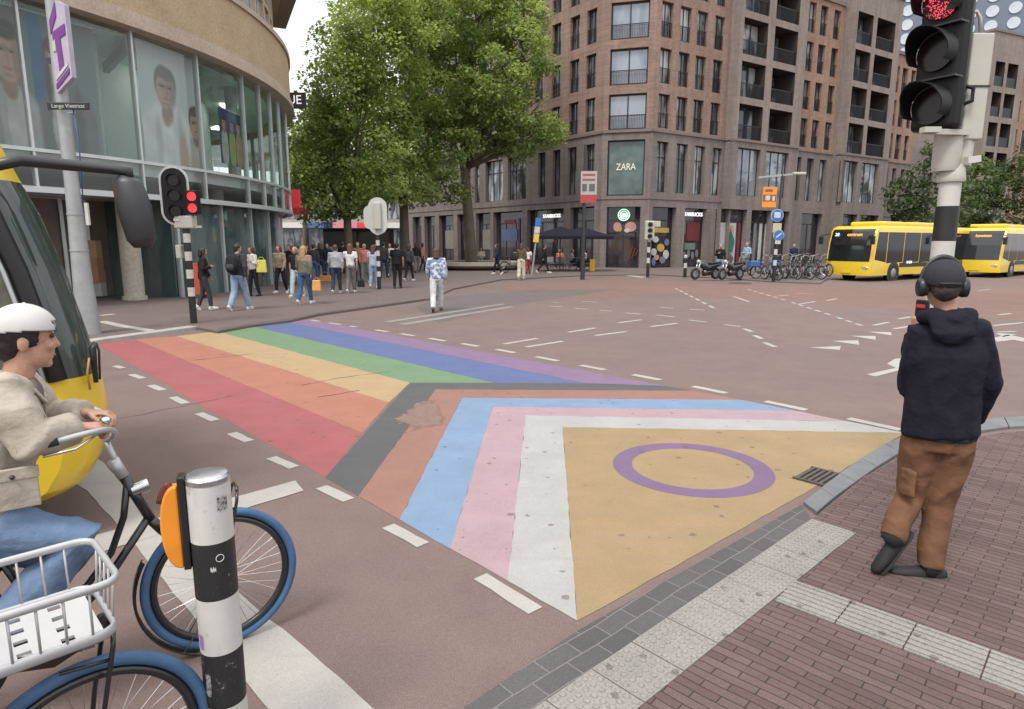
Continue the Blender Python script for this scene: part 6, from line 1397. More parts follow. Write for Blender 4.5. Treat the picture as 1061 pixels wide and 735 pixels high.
ped('small person in white shirt and red trousers beside the cream trousers',547,284,F(0),1.5,cWH,cRD,sBK,SKL,'brown',.1,.14,tname='t_shirt',slv=.3)
ped('person in black striding past the terrace',563,283,F(80),1.74,cBLK,cBLK,sWH,SKL,'dark',0,.35)
# the denser crowd further back under the trees
CR=[(302,296,cBLK,cDKG,'dark',190),(326,294,cDKG,cBJ,'black',5),(333,291,cBLK,cDJ,'brown',0),(341,290,cNV,cDJ,'dark',185),(372,292,cMU,cDJ,'brown',170),(379,293,cCO,cKH,'blonde',185),(356,287,cBLK,cBLK,'dark',0),(398,288,cDKG,cDJ,'black',10),(405,286,cWH,cDJ,'brown',185),(320,287,cRD,cBLK,'dark',180),(311,285,cWH,cBLK,'blonde',0),(346,284,cGR,cBLK,'dark',10),(390,283,cBLK,cBLK,'dark',175),(432,283,cBLK,cKH,'dark',-10),(438,281,cCO,cDJ,'brown',90)]
LBC=['person in black top at the left edge of the crowd by the glass','person in charcoal jacket and blue jeans in the crowd behind the blonde woman','person in black with brown hair in the crowd under the trees','person in navy facing the square in the crowd under the trees','person in mustard top right of the white shirt','person in coral top facing the square in the crowd','person all in black deep in the crowd under the trees','person in charcoal jacket behind the middle striped pole','person in white top under the tree behind the quilted vest','person in red top far back by the shop signs','blond person in white top far back beside the glass corner','person in grey sweater far back between the tree trunks','person in black far back near the black kiosk','person in black jacket and grey trousers near the dark tree trunk','person in coral top by the shop windows beyond the vest']
for (x,y,a,b_,h,f),lab in zip(CR,LBC): ped(lab,x,y,F(f),random.uniform(1.64,1.82),a,b_,sWH if x%2 else sBK,[SKL,SKT,SKL][x%3],h,.12 if x%3==0 else 0,random.uniform(.1,.26),vox=.022)
ped('person in dark coat standing before the shop windows behind the parked bikes',821,281,F(200),1.75,cNV,cBLK,sBK,SKL,'grey',0,.05,vox=.022)
ped('rider in dark jacket and pale jeans standing with the black motorcycle',745,287.5,F(190),1.76,cBLK,cJN,sWH,SKL,'grey',0,.08,vox=.022,Jmod=hold(1,.1,.2))
# seated people: planter bench and terrace
def seated(lab,px,py,z,face,tm,bm_,hair,hl=.1,seat=.46,sk=SKL):
    p=G(px,py,z); J=walk(0,.1,.3); o=thing('person',lab,'person',(p.x,p.y,z+seat-.84),face,'people on the square'); WM[o]=wm(o)
    for s in (1,-1):
        j=J[s]; j['knee']=j['hip']+V3((s*.04,.43,-.02)); j['ank']=j['knee']+V3((0,.05,-.40)); j['foot']=V3((0,1,0)); j['wr']=j['el']+V3((-s*.08,.2,.02)).normalized()*.25; j['hand']=V3((0,1,0))
    body(J,o,sk,.018,hair,hl,eyes=True); top(J,o,tm,.02,'shirt'); bottoms(J,o,bm_,.02); shoes(J,o,sWH); return o
seated('person in pale top sitting on the round planter bench beside the trunk',499,277.5,0,F(190),cCR,cKH,'dark',.12,.54)
seated('person in white shirt seated at the terrace near the yellow board',606,279.5,FZ,F(250),cWH,cBLK,'dark',0)
seated('person in grey seated at the terrace under the dark parasol',592,279.5,FZ,F(100),cGR,cDJ,'brown')
seated('person in pink seated at the left end of the terrace',580,279,FZ,F(200),cCO,cBLK,'blonde')
rd=seated('cyclist in light blue shirt riding past the white shop panel',773,286,FZ,F(240),cLB,cKH,'grey',0,.93); 
q=G(773,286,FZ); ob=dup(pg_,q+Vector((.35,.2,0)),R(-150),'grey bicycle ridden by the person in the light blue shirt past the shops'); del ob['group']
# things carried
def bag(name,lab,px,py,Y,m,w_=.3,h_=.36,d_=.12,strap=True,rz=0):
    p=A(px,py,Y); o=thing(name,lab,'bag',p,rz); b=MB(); b.box((0,0,0),(w_,d_,h_),taper=.86); b.build('pouch',m,o,bevel=.02)
    if strap: b=MB(); b.ring((0,0,h_/2),(0,1,0),w_*.28,.008,16,6,(0,PI) if False else (0,2*PI)); b.build('handle',m,o,smooth=True)
    return o
mBY=mat('bag_yellow',(.60,.55,.10),.6); mBO=mat('bag_orange',(.62,.30,.08),.6)
bag('shopping_bag','yellow shopping bag held by the woman in white top',271,276,G(264.5,307,FZ).y-.1,mBY,.34,.42)
bag('shopping_bag','orange yellow shopping bag beside the blonde woman',328,296,G(316.5,315.5,FZ).y,mBO,.26,.32); bag('shopping_bag','pale orange shopping bag carried in the crowd right of the blonde woman',337,289,G(333,291,FZ).y-.3,mBO,.6,.3)
bag('handbag','black shoulder bag hanging from the white-shirted woman',374,294,G(364,304,FZ).y,cBLK,.26,.24)
bp=thing('backpack','black backpack on the man in light blue jeans','backpack',(0,0,0)); 
b=MB(); b.tube([(0,-.17,1.02),(0,-.22,1.06),(0,-.24,1.2),(0,-.23,1.38),(0,-.17,1.47)],[(.12,.04),(.165,.09),(.17,.11),(.15,.09),(.09,.04)],18,side=(1,0,0)); b.build('pack',cBLK,bp,smooth=True)
b=MB(); b.tube([(0,-.30,1.06),(0,-.34,1.14),(0,-.31,1.24)],[(.1,.03),(.12,.05),(.1,.03)],12,side=(1,0,0)); b.build('pocket',cDKG,bp,smooth=True)
for s in (-1,1): b=MB(); b.tube([(s*.1,-.18,1.42),(s*.115,.03,1.49),(s*.12,.14,1.35),(s*.13,-.05,1.08)],.017,8); b.build('strap',cDKG,bp,smooth=True)
bp.location=mb_.location; bp.rotation_euler=mb_.rotation_euler; bp.scale=mb_.scale
# terrace furniture: parasol, chairs and a low table
p=G(580,281.5,FZ); o=thing('parasol','black square parasol over the coffee terrace','parasol',p); b=MB(); b.cyl((0,0,0),(0,0,2.4),.035,n=10); b.build('pole',M_frame,o); b=MB(); h=2.45
b.poly([(-1.9,-1.4,h-.25),(1.9,-1.4,h-.25),(0,0,h+.35)]); b.poly([(1.9,-1.4,h-.25),(1.9,1.4,h-.25),(0,0,h+.35)]); b.poly([(1.9,1.4,h-.25),(-1.9,1.4,h-.25),(0,0,h+.35)]); b.poly([(-1.9,1.4,h-.25),(-1.9,-1.4,h-.25),(0,0,h+.35)])
for a,c_ in (((-1.9,-1.4),(1.9,-1.4)),((1.9,-1.4),(1.9,1.4)),((1.9,1.4),(-1.9,1.4)),((-1.9,1.4),(-1.9,-1.4))): b.poly([(*a,h-.25),(*c_,h-.25),(*c_,h-.42),(*a,h-.42)])
b.build('canopy',cloth('canopy_black',(.012,.011,.02)),o,rc=False)
o2_=dup(o,G(601,281,FZ),None,'second black parasol at the right end of the coffee terrace')
def cafe_chair(lab,px,py,rz,col):
    o=thing('terrace_chair',lab,'chair',G(px,py,FZ),rz,'terrace chairs'); b=MB(); b.b2(-.24,.24,-.22,.22,.42,.46); b.build('seat',col,o); b=MB(); b.b2(-.24,.24,.2,.24,.5,.86); b.build('backrest',col,o)
    for x in (-.21,.21):
        for y in (-.19,.21): b=MB(); b.cyl((x,y,0),(x,y,.5 if y>0 else .42),.014,n=6); b.build('leg',M_frame,o)
    return o
for lab,x,rz in (('pale terrace chair at the left of the parasol pole',572,.5),('pale terrace chair holding the person in pink',580,2.9),('pale terrace chair between the two parasols',588,1.2),('grey terrace chair behind the person in grey',593,-1.3),('grey terrace chair under the person in white shirt',606,-.9)): cafe_chair(lab,x,279.7,rz,cmat('chair_pale',(.34,.32,.3)) if x<590 else cmat('chair_grey',(.12,.12,.12)))
o=thing('pavement_board','small bright yellow cleaning sign standing at the coffee terrace','sign',G(613.5,281,FZ)); b=MB(); b.b2(-.16,.16,-.12,-.1,0,.75); b.build('panel',mat('yellow_plastic',(.7,.45,.03),.5),o); b=MB(); b.b2(-.16,.16,.1,.12,0,.75); b.build('panel',MATS['yellow_plastic'],o); b=MB(); b.b2(-.1,.1,-.1,.1,.7,.73); b.build('hinge',MATS['yellow_plastic'],o)
# black kiosk boxes behind the crowd
for lab,x,w_ in (('black market kiosk left of the tree trunk behind the crowd',357,2.6),('black market kiosk right of the tree trunk behind the crowd',379,4.2)):
    o=thing('kiosk',lab,'kiosk',G(x,275,FZ),0,'black kiosks under the trees'); b=MB(); b.b2(-w_/2,w_/2,-1,1,.2,2.75); b.build('body',mat('kiosk_black',(.012,.012,.013),.7),o,bevel=.05)
    b=MB(); b.b2(-w_/2-.1,w_/2+.1,-1.1,1.1,2.76,2.85); b.build('roof',M_frame,o)
    for y in (-.7,.7): b=MB(); b.cyl((-w_*.3,y-.1,.2),(-w_*.3,y+.1,.2),.22,n=14); b.build('wheel',M_rub,o)
# ================================================================ the man in front on the right, seen from behind
def wrinkle(name,c,st,sc=7):
    t=NT(name); v=t.ramp(t.noise(4,6,.65),[(.3,[x*.8 for x in c]),(.7,[min(1,x*1.18) for x in c])]); f=t.ramp(t.noise(160,3,.6),[(.3,.95),(.7,1.04)]); t.color(t.mix(1,v,f,'MULTIPLY')); t.set(Roughness=.88); t.b.inputs['Specular IOR Level'].default_value=.2
    mp_=t.add('ShaderNodeMapping'); mp_.inputs['Rotation'].default_value=(.5,.4,0); mp_.inputs['Scale'].default_value=(1,1,1.25); t.link(t.coord(),mp_.inputs[0])
    n1=t.noise(sc,5,.55,mp_.outputs[0]); r1=t.math('ABSOLUTE',t.math('SUBTRACT',n1,.5)); h=t.math('ADD',t.math('MULTIPLY',r1,1.0),t.math('MULTIPLY',t.noise(220,2,.5),.015)); t.bump(h,st,.05); MATS[name]=t.m; return t.m
mz=PZ; MY=G(968,594,mz).y
mp_=G(966,594,mz); MF=Matrix.Rotation(F(-14),4,'Z')
man=thing('person','man in black hooded jacket, brown trousers, cap and headphones, seen from behind','person',(mp_.x,mp_.y,mz),F(-14)); mi=WM[man].inverted()
def mp(px,py,dy=0): return mi@A(px,py,MY+dy)
J={}
J[1]=dict(hip=mp(991,455,0),knee=mp(972,522,.05),ank=mp(963,588,-.02),foot=V3((-.9,.42,0)),sh=mp(1009,341,-.0),el=mp(1020,395,.02),wr=mp(1004,436,.12),hand=V3((-.3,.3,-.9)),palm=V3((-1,0,0)))
J[-1]=dict(hip=mp(955,455,.06),knee=mp(944,512,.10),ank=mp(924,558,.0),foot=V3((-.52,.08,-.76)),sh=mp(957,342,.06),el=mp(948,400,.10),wr=mp(950,345,.34),hand=V3((.05,.1,1)),palm=V3((1,.2,0)))
for s in (1,-1): J[s]['foot']=J[s]['foot'].normalized()
J['neck']=mp(981,323,.03); J['head']=mp(976,296,.06); J['hdir']=V3((.46,.87,-.14)).normalized()
M_cap=cloth('cap_black',(.03,.03,.037),.15); M_jk=wrinkle('jacket_black',(.0105,.0105,.018),.36); M_trs=wrinkle('rust_trousers',(.14,.071,.041),.28)
P,M=body(J,man,SKT,.0085,'dark',0,eyes=True,curl={1:.7,-1:.9},hs=1.05)
jk=top(J,man,M_jk,.0105,'jacket',.026,.0,.96,.009,.01,.016,seed=2)
# hood lying on the shoulders
hb=MB(); c=J['neck']; side=(J[1]['sh']-J[-1]['sh']).normalized(); fw=V3((-side.y,side.x,0)).normalized()
hb.tube([c+side*.105+fw*.05+V3((0,0,-.035)),c+side*.09-fw*.045+V3((0,0,-.015)),c-fw*.085+V3((0,0,-.035)),c-side*.09-fw*.045+V3((0,0,-.015)),c-side*.105+fw*.05+V3((0,0,-.035))],[(.035,.03),(.042,.045),(.04,.055),(.042,.045),(.035,.03)],12)
hb.tube([c-fw*.075+V3((0,0,-.02)),c-fw*.125+V3((0,0,-.11)),c-fw*.12+V3((0,0,-.16))],[(.12,.03),(.10,.032),(.05,.018)],14,side=side)
link('hood',fuse(hb,.009,6,.005,12),M_jk,man)
hm=MB(); pv=(J[1]['hip']+J[-1]['hip'])/2; hm.tube([pv+V3((0,0,.015)),pv+V3((0,0,.065))],[(.182,.135),(.186,.14)],26,side=side); link('jacket_hem',fuse(hm,.009,3,.004,20,(1,1,.1)),mat('hem_knit',(.012,.011,.02),.9,bump=.4,bscale=220),man)
zp=MB(); a=J[-1]['sh'].lerp(J[-1]['el'],.45)+V3((-.062,-.03,0)); zp.b2(a.x-.012,a.x+.0,a.y-.04,a.y-.034,a.z-.05,a.z+.05)
zp.build('sleeve_zip',mat('zip_grey',(.22,.22,.24),.4,.5),man)
bottoms(J,man,M_trs,.0095,'trousers',.011,.985,.009,5)
for s in (1,-1): b=MB(); j=J[s]; b.tube([j['knee'].lerp(j['ank'],.9),j['ank'],j['ank']+j['foot']*.03],[.056,.056,.05],12); b.build('sock',mat('sock_dark',(.010,.010,.011),.9),man,smooth=True)
pk_=MB(); q=J[-1]['hip'].lerp(J[-1]['knee'],.72); pk_.tube([q+V3((-.085,-.04,.08)),q+V3((-.092,-.045,-.07))],[(.06,.02),(.062,.024)],10,side=V3((.2,1,0))); link('cargo_pocket',fuse(pk_,.008,3,.004,14),M_trs,man)
shoes(J,man,mat('shoe_charcoal',(.011,.0105,.012),.7,bump=.3),mat('sole_black',(.014,.014,.014),.8,bump=.3,bscale=40),1.2)
# cap worn forwards, peak pointing away
cp_=MB(); cp_.ball(P(0,-.010,.032),(.095,.111,.106),64,48,M)
me=cp_.mesh('cap'); bm=bmesh.new(); bm.from_mesh(me); Mi=M.inverted(); bmesh.ops.delete(bm,geom=[v for v in bm.verts if (lambda q: q.z<.018-.4*max(0,-q.y))(Mi@(v.co-J['head']))],context='VERTS'); bmesh.ops.solidify(bm,geom=bm.faces,thickness=-.004); bm.to_mesh(me); bm.free(); me.shade_smooth(); co=link('cap',me,M_cap,man)
br=MB(); br.tube([P(0,.085,.035),P(0,.13,.03),P(0,.165,.018)],[(.075,.008),(.07,.007),(.04,.005)],14,side=tuple(M.col[0])); br.build('peak',M_cap,co,smooth=True)
bt=MB(); bt.ball(P(0,-.01,.134),.008,8,6); bt.build('button',M_cap,co,smooth=True)
st=MB(); st.tube([P(x*.05,-.122+abs(x)*.012,.0) for x in (-1,-.5,0,.5,1)],[.007]*5,6); st.build('strap',mat('strap_dark',(.02,.018,.02),.6),co,smooth=True)
# headphones
hp=thing('headphones','black over-ear headphones worn over the cap of the man in brown trousers','headphones',man.location,F(-14))
b=MB(); b.tube([P(.105*math.cos(a),-.005,.0+.155*math.sin(a)) for a in [R(x) for x in range(-5,186,10)]],[(.006,.014)]*20,8,side=[tuple(M.col[1])]*20); b.build('headband',mat('headphone_black',(.014,.014,.016),.4),hp,smooth=True)
for s in (-1,1):
    b=MB(); b.tube([P(s*.078,-.008,-.012),P(s*.092,-.008,-.012),P(s*.118,-.008,-.012),P(s*.125,-.008,-.012)],[(.032,.040),(.042,.052),(.040,.050),(.026,.034)],18,side=tuple(M.col[1])); eo=b.build('ear_cup',mat('headphone_black',(.014,.014,.016),.4),hp,smooth=True)
    b=MB(); b.tube([P(s*.074,-.008,-.012),P(s*.088,-.008,-.012)],[(.036,.046),(.038,.048)],16,side=tuple(M.col[1])); b.build('cushion',M_rub,eo,smooth=True)
# phone in a dark red-trimmed case held up beside his face
w=J[-1]['wr']; ph=thing('phone','dark phone with red trim held up at the left of the man in headphones','phone',man.location,F(-14)); b=MB(); c=w+V3((.02,.0,.115)); b.box(c,(.028,.08,.165)); b.build('case',mat('phone_black',(.012,.012,.014),.35),ph,bevel=.008)
b=MB(); b.box(c+V3((-.013,-.002,.045)),(.006,.06,.02)); b.box(c+V3((0,-.042,-.02)),(.02,.003,.07)); b.build('trim',mat('phone_red',(.5,.04,.04),.4),ph)
# ================================================================ the cyclist at the left
cyc=thing('person','cyclist in white cap, beige shirt jacket and blue jeans leaning on the handlebar','person',bike1.location,HA); ci=WM[cyc].inverted()
def cb(px,py,y): return on_bike(px,py,y)
J={}
# near side of the rider is his right (y negative in bike coordinates)
J[1]=dict(hip=cb(-22,552,-.10),knee=cb(84,556,-.15),ank=cb(2,655,-.14),foot=V3((.9,0,-.35)),sh=cb(4,408,-.19),el=cb(30,456,-.25),wr=cb(80,443,-.13),hand=V3((.9,.3,-.15)),palm=V3((.1,.2,-1)))
J[-1]=dict(hip=cb(-22,552,.10),knee=cb(78,575,.15),ank=cb(6,640,.15),foot=V3((.95,0,-.2)),sh=cb(14,398,.17),el=cb(52,434,.2),wr=cb(90,428,.05),hand=V3((.9,-.35,-.1)),palm=V3((.1,-.2,-1)))
for s in (1,-1): J[s]['foot']=J[s]['foot'].normalized()
J['neck']=cb(17,396,-.0); J['head']=cb(27,351,-.0); J['hdir']=V3((1,-.04,-.10)).normalized()
M_bj=wrinkle('beige_shirt_jacket',(.40,.35,.29),.34); M_jn=wrinkle('rider_denim',(.135,.20,.31),.3,9)
P,M=body(J,cyc,SKL,.006,'black',0,curl={1:.75,-1:.75},hs=.98)
top(J,cyc,M_bj,.0085,'jacket',.022,.10,.97,.0105,.0,.006,seed=9)
# jacket details: collar, flap pocket, tee
cl=MB(); c=J['neck']
sd=V3((0,1,0)); f=V3((1,0,0))
for s in (-1,1): cl.tube([c+f*-.055+V3((0,s*.02,.02)),c+V3((-.01,s*.066,.012)),c+V3((.05,s*.062,-.025)),c+V3((.085,s*.05,-.085))],[(.010,.03),(.010,.034),(.010,.036),(.008,.02)],10,side=V3((0,0,1)))
link('collar',fuse(cl,.006,3),M_bj,cyc)
# tee shirt showing in the open front
ts=MB(); c2=(J[1]['sh']+J[-1]['sh'])/2; pv=(J[1]['hip']+J[-1]['hip'])/2; ts.tube([pv.lerp(c2,.3)+f*.10,pv.lerp(c2,.7)+f*.115,c2+f*.075,c+f*.045],[(.05,.03),(.06,.03),(.06,.03),(.04,.02)],12,side=sd); link('t_shirt',fuse(ts,.008,3,.004,14),cloth('brown_tee',(.16,.125,.11)),cyc)
bx=MB(); q=cb(14,505,-.215); bx.b2(q.x-.075,q.x+.075,q.y-.004,q.y+.01,q.z-.085,q.z+.03); bx.build('pocket',M_bj,cyc,bevel=.004); bx=MB(); bx.b2(q.x-.08,q.x+.08,q.y-.008,q.y+.01,q.z+.025,q.z+.07); fo=bx.build('pocket_flap',M_bj,cyc,bevel=.004); bx=MB(); bx.ball((q.x,q.y-.01,q.z+.04),.009,10,6); bx.build('button',mat('button_brown',(.05,.035,.025),.4),fo,smooth=True)
bottoms(J,cyc,M_jn,.0085,'jeans',.02,.97,.008,4)
shoes(J,cyc,mat('rider_shoe',(.4,.39,.37),.6),sWH)
# backwards white cap with strap opening over the forehead
M_wc=cloth('cap_white',(.5,.49,.465),.05)
cp_=MB(); cp_.ball(P(0,-.008,.028),(.092,.109,.104),72,56,M); me=cp_.mesh('cap'); bm=bmesh.new(); bm.from_mesh(me); Mi=M.inverted()
bmesh.ops.delete(bm,geom=[v for v in bm.verts if (lambda q: q.z<.034+.10*max(0,q.y-.05)-.12*max(0,-q.y) or (q.y>.06 and abs(q.x)<.036 and q.z<.068))(Mi@(v.co-J['head']))],context='VERTS'); bmesh.ops.solidify(bm,geom=bm.faces,thickness=-.004); bm.to_mesh(me); bm.free(); me.shade_smooth(); co=link('cap',me,M_wc,cyc)
bt=MB(); bt.ball(P(0,-.006,.132),.008,8,6); bt.build('button',M_wc,co,smooth=True)
st=MB(); st.tube([P(x*.042,.100-abs(x)*.006,.038) for x in (-1,-.5,0,.5,1)],[(.003,.008)]*5,6,side=(0,0,1)); st.build('strap',mat('strap_cap',(.04,.04,.045),.5),co,smooth=True)
br=MB(); br.tube([P(0,-.085,.028),P(0,-.13,.018),P(0,-.17,.002)],[(.076,.008),(.072,.007),(.04,.005)],14,side=tuple(M.col[0])); br.build('peak',M_wc,co,smooth=True)
# cap seams, stitched band
def capring(f,rad,m,nm):
    b=MB(); b.tube([P(x,y-.008,z+.028) for x,y,z in f],rad,6); b.build(nm,m,co,smooth=True)
M_seam=mat('cap_seam',(.34,.33,.31),.9)
for a in (0,60,120):
    ca,sa=math.cos(R(a+30)),math.sin(R(a+30)); capring([(.0925*ca*math.cos(R(t_)),.1095*sa*math.cos(R(t_)),.1045*math.sin(R(t_))) for t_ in range(18,163,8)],.0011,M_seam,'seam')
capring([(.0928*math.cos(R(t_)),.1098*math.sin(R(t_)),.018+.10*max(0,.109*math.sin(R(t_))-.05)-.10*max(0,-.109*math.sin(R(t_)))) for t_ in range(115,426,8)],.0012,M_seam,'band_stitch')
# ================================================================ poles, signals, signs, bollard
M_pw=mat('post_white',(.50,.49,.46),.5,var=.06,scale=5,dirt=.35); M_pb=mat('post_black',(.016,.016,.017),.45,var=.25,scale=8,dirt=0); M_galv=mat('galvanised',(.34,.355,.36),.5,.35,var=.12,scale=3,dirt=.15); M_sgrey=mat('signal_grey',(.42,.415,.36),.55,var=.05,scale=2,dirt=.12)
def striped(root,r,z0,z1,step,first_black=True,n=20,black_base=0,name='post'):
    """black and white banded pipe: bands are children, butted end to end"""
    z=z0; k=0 if first_black else 1; i=0
    while z<z1-.01:
        h=black_base if (i==0 and black_base) else step; e=min(z1,z+h); b=MB(); b.cyl((0,0,z),(0,0,e),r,n=n); b.build('black_band' if k%2==0 else 'white_band',M_pb if k%2==0 else M_pw,root,auto=40); z=e; k+=1; i+=1
# --- foreground bollard with orange marker
yb=1.98; top_=A(215,494,yb); bo=thing('bollard','black and white striped post with orange half-round marker beside the bicycle','bollard',(top_.x,top_.y,0)); H=top_.z; r=.0665
def wornwhite():
    t=NT('worn_white'); g=t.ramp(t.noise(14,9,.75),[(.56,0.0),(.64,1.0)]); h=t.ramp(t.noise(5,8,.7),[(.3,.9),(.7,1.05)]); c=t.mix(1,(.52,.51,.48),h,'MULTIPLY'); c=t.mix(t.math('MULTIPLY',g,.45),c,(.16,.15,.14))
    mpn=t.add('ShaderNodeMapping'); mpn.inputs['Scale'].default_value=(12,12,1.2); t.link(t.coord(),mpn.inputs[0]); s=t.ramp(t.noise(1.5,5,.6,mpn.outputs[0]),[(.58,0.0),(.7,1.0)]); c=t.mix(t.math('MULTIPLY',s,.3),c,(.3,.28,.25)); t.color(c); t.set(Roughness=.5); t.bump(t.noise(60,5),.1,.004); return t.m
def wornblack():
    t=NT('worn_black'); g=t.ramp(t.noise(11,10,.8),[(.60,0.0),(.64,1.0)]); c=t.mix(t.math('MULTIPLY',g,.75),(.017,.017,.018),(.33,.33,.32)); f=t.ramp(t.noise(90,4,.7),[(.62,0.0),(.7,1.0)]); c=t.mix(t.math('MULTIPLY',f,.4),c,(.2,.2,.2)); t.color(c); t.set(Roughness=.5); t.bump(t.noise(50,5),.15,.004); return t.m
MWw,MWb=wornwhite(),wornblack()
zs=[H,A(220,556,yb).z,A(223,613,yb).z,A(227,668,yb).z,A(231,722,yb).z]; st_=zs[3]-zs[4]
z=zs[-1]; ex=[z-st_*k for k in range(1,8) if z-st_*k>0]+[0]; zs+=ex
for i in range(len(zs)-1):
    b=MB(); b.cyl((0,0,zs[i+1]),(0,0,zs[i]),r,n=40); b.build('white_band' if i%2==0 else 'black_band',MWw if i%2==0 else MWb,bo,auto=40)
b=MB(); b.tube([(0,0,H),(0,0,H+.004),(0,0,H+.012),(0,0,H+.016)],[r,r+.001,r-.006,r-.02],40); b.tube([(0,0,H-.012),(0,0,H+.002)],[r+.0015]*2,40); b.build('cap',MATS.get('cap_metal') or mat('cap_metal',(.5,.51,.53),.3,.9,var=.25,scale=25),bo,auto=30)
# orange marker: half-round plate on a black holder, facing the riders
ld=V3((-.86,-.30,0)).normalized(); b=MB(); zz=(A(180,500,yb).z,A(180,580,yb).z); hh=zz[0]-zz[1]; b.bar(ld*(r+.010)+V3((0,0,zz[1]-.01)),ld*(r+.010)+V3((0,0,zz[0]+.035)),.055,.022,up=ld); b.build('marker_holder',M_blk,bo,bevel=.004)
nr=V3((-ld.y,ld.x,0)); zc_=(zz[0]+zz[1])/2; P_=[ld*(r+.022)+V3((0,0,zc_+hh*.52))]+[ld*(r+.022+.058*math.sin(PI*k/16)**.75)+V3((0,0,zc_+hh*.52*math.cos(PI*k/16))) for k in range(1,16)]+[ld*(r+.022)+V3((0,0,zc_-hh*.52))]
b=MB(); b.extr([p-nr*.022 for p in P_],nr*.044); b.build('marker',mat('marker_plastic',(.68,.235,.02),.4,var=.08,scale=6,dirt=.1),bo,bevel=.006,seg=2)
b=MB(); P2_=[ld*(r+.021+.058*math.sin(PI*k/16)**.75)+V3((0,0,zc_+hh*.53*math.cos(PI*k/16))) for k in range(1,6)]; b.tube(P2_,[(.003,.018)]*5,8,side=[nr]*5); b.build('reflector',mat('reflector_dark',(.12,.03,.03),.2),bo,smooth=True)
# stickers on the post: torn remains, no readable words
def sticker(u0,u1,z0,z1,m,lab=None):
    b=MB(); n=8; tc=math.atan2(-top_.y,-top_.x)
    for k in range(n+1):
        a=tc+R(u0+(u1-u0)*k/n); 
        for zq in (z0+.004*math.sin(k*2.1),z1+.005*math.sin(k*1.7)): b.vert(((r+.0012)*math.cos(a),(r+.0012)*math.sin(a),zq))
    for k in range(n): b.face([2*k,2*k+2,2*k+3,2*k+1])
    return b.build('sticker',m,bo,rc=False)
ms=NT('sticker_torn'); ms.color(ms.ramp(ms.noise(40,6,.7),[(.42,(.06,.055,.055)),(.52,(.4,.38,.36)),(.6,(.13,.12,.12))])); sticker(18,48,H-.1,H-.055,ms.m)
sticker(-12,2,zs[2]+.105,zs[2]+.118,M_pw); sticker(-70,-52,zs[3]+.02,zs[3]+.07,mat('graffiti_violet',(.25,.18,.38),.5)); sticker(-55,-38,zs[4]+.05,zs[4]+.13,ms.m); sticker(-62,-35,zs[5]-.02,zs[5]+.06,mat('sticker_ochre',(.42,.27,.08),.6,var=.3,scale=25))
b=MB(); tc=math.atan2(-top_.y,-top_.x)+R(14); c=V3((math.cos(tc),math.sin(tc),0)); b.ring(c*(r+.001)+V3((0,0,zs[1]-.05)),c,.012,.0014,20,5); b.build('sticker',M_pw,bo)
# --- big lamp mast on the left
bp_=G(92,346,FZ); lm=thing('lamp_post','tall grey steel mast beside the bus with street name plate','lamp post',bp_); b=MB(); b.tube([(0,0,0),(0,0,1.0),(0,0,2.9),(0,0,9)],[.225,.175,.125,.08],20); b.build('mast',M_galv,lm,auto=40)
for z in (1.65,2.35): b=MB(); b.tube([(0,0,z),(0,0,z+.03)],[.17 if z<2 else .15]*2,20); b.build('collar',M_galv,lm,auto=40)
sp_=A(71,110,bp_.y-.25)-bp_; ns_=thing('street_sign','black street name plate Lange Viestraat clamped on the grey mast','sign',(bp_.x+sp_.x,bp_.y-.25,bp_.z+sp_.z)); b=MB(); b.box((0,0,0),(.78,.03,.13)); b.build('plate',mat('sign_navy',(.012,.013,.02),.4),ns_,bevel=.01)
text('lettering','Lange Viestraat',.1,M_pw,ns_,(0,-.017,-.004),(1,0,0),(0,0,1),.002,world=False); b=MB(); b.box((0,.06,-.1),(.1,.08,.05)); b.build('clamp',M_galv,ns_)
# purple banner box above it
bn=thing('banner','purple and white wedge banner fixed high on the grey mast','banner',A(67,52,bp_.y-.1),R(-18)); b=MB(); b.extr([(-.16,-.12,-.78),(.26,-.12,-.52),(.26,-.12,.72),(.06,-.12,.82),(-.16,-.12,.5)],(0,.09,0)); b.build('box',mat('banner_lilac',(.40,.36,.45),.5,var=.1),bn)
b=MB()
b.extr([(-.14,-.135,.48),(.04,-.135,.78),(.04,-.135,.55),(-.14,-.135,.25)],(0,.012,0)); b.extr([(-.1,-.135,.28),(.22,-.135,.4),(.22,-.135,.22),(.08,-.135,.17),(.1,-.135,-.35),(-.02,-.135,-.40),(-.03,-.135,.12),(-.1,-.135,.1)],(0,.012,0)); b.extr([(-.14,-.135,-.62),(.22,-.135,-.36),(.22,-.135,-.45),(-.14,-.135,-.71)],(0,.012,0)); b.build('print',mat('banner_purple',(.16,.035,.22),.5),bn)
b=MB(); b.extr([(-.13,-.136,-.05),(-.05,-.136,-.05),(-.05,-.136,.16),(-.13,-.136,.1)],(0,.013,0)); b.extr([(-.13,-.136,-.5),(.2,-.136,-.26),(.2,-.136,-.32),(-.13,-.136,-.56)],(0,.013,0)); b.build('print',M_pw,bn)
b=MB(); b.tube([A(76,112,bp_.y-.2)-bp_+V3((0,0,0)),A(82,150,bp_.y-.2)-bp_,A(86,208,bp_.y-.2)-bp_],[.012]*3,6); b.build('cable',mat('cable_blue',(.03,.09,.25),.5),lm,smooth=True)
p=A(90.5,222,bp_.y-.2)-bp_; b=MB(); b.box(p,(.06,.05,.42)); b.build('label_strip',M_pw,lm)
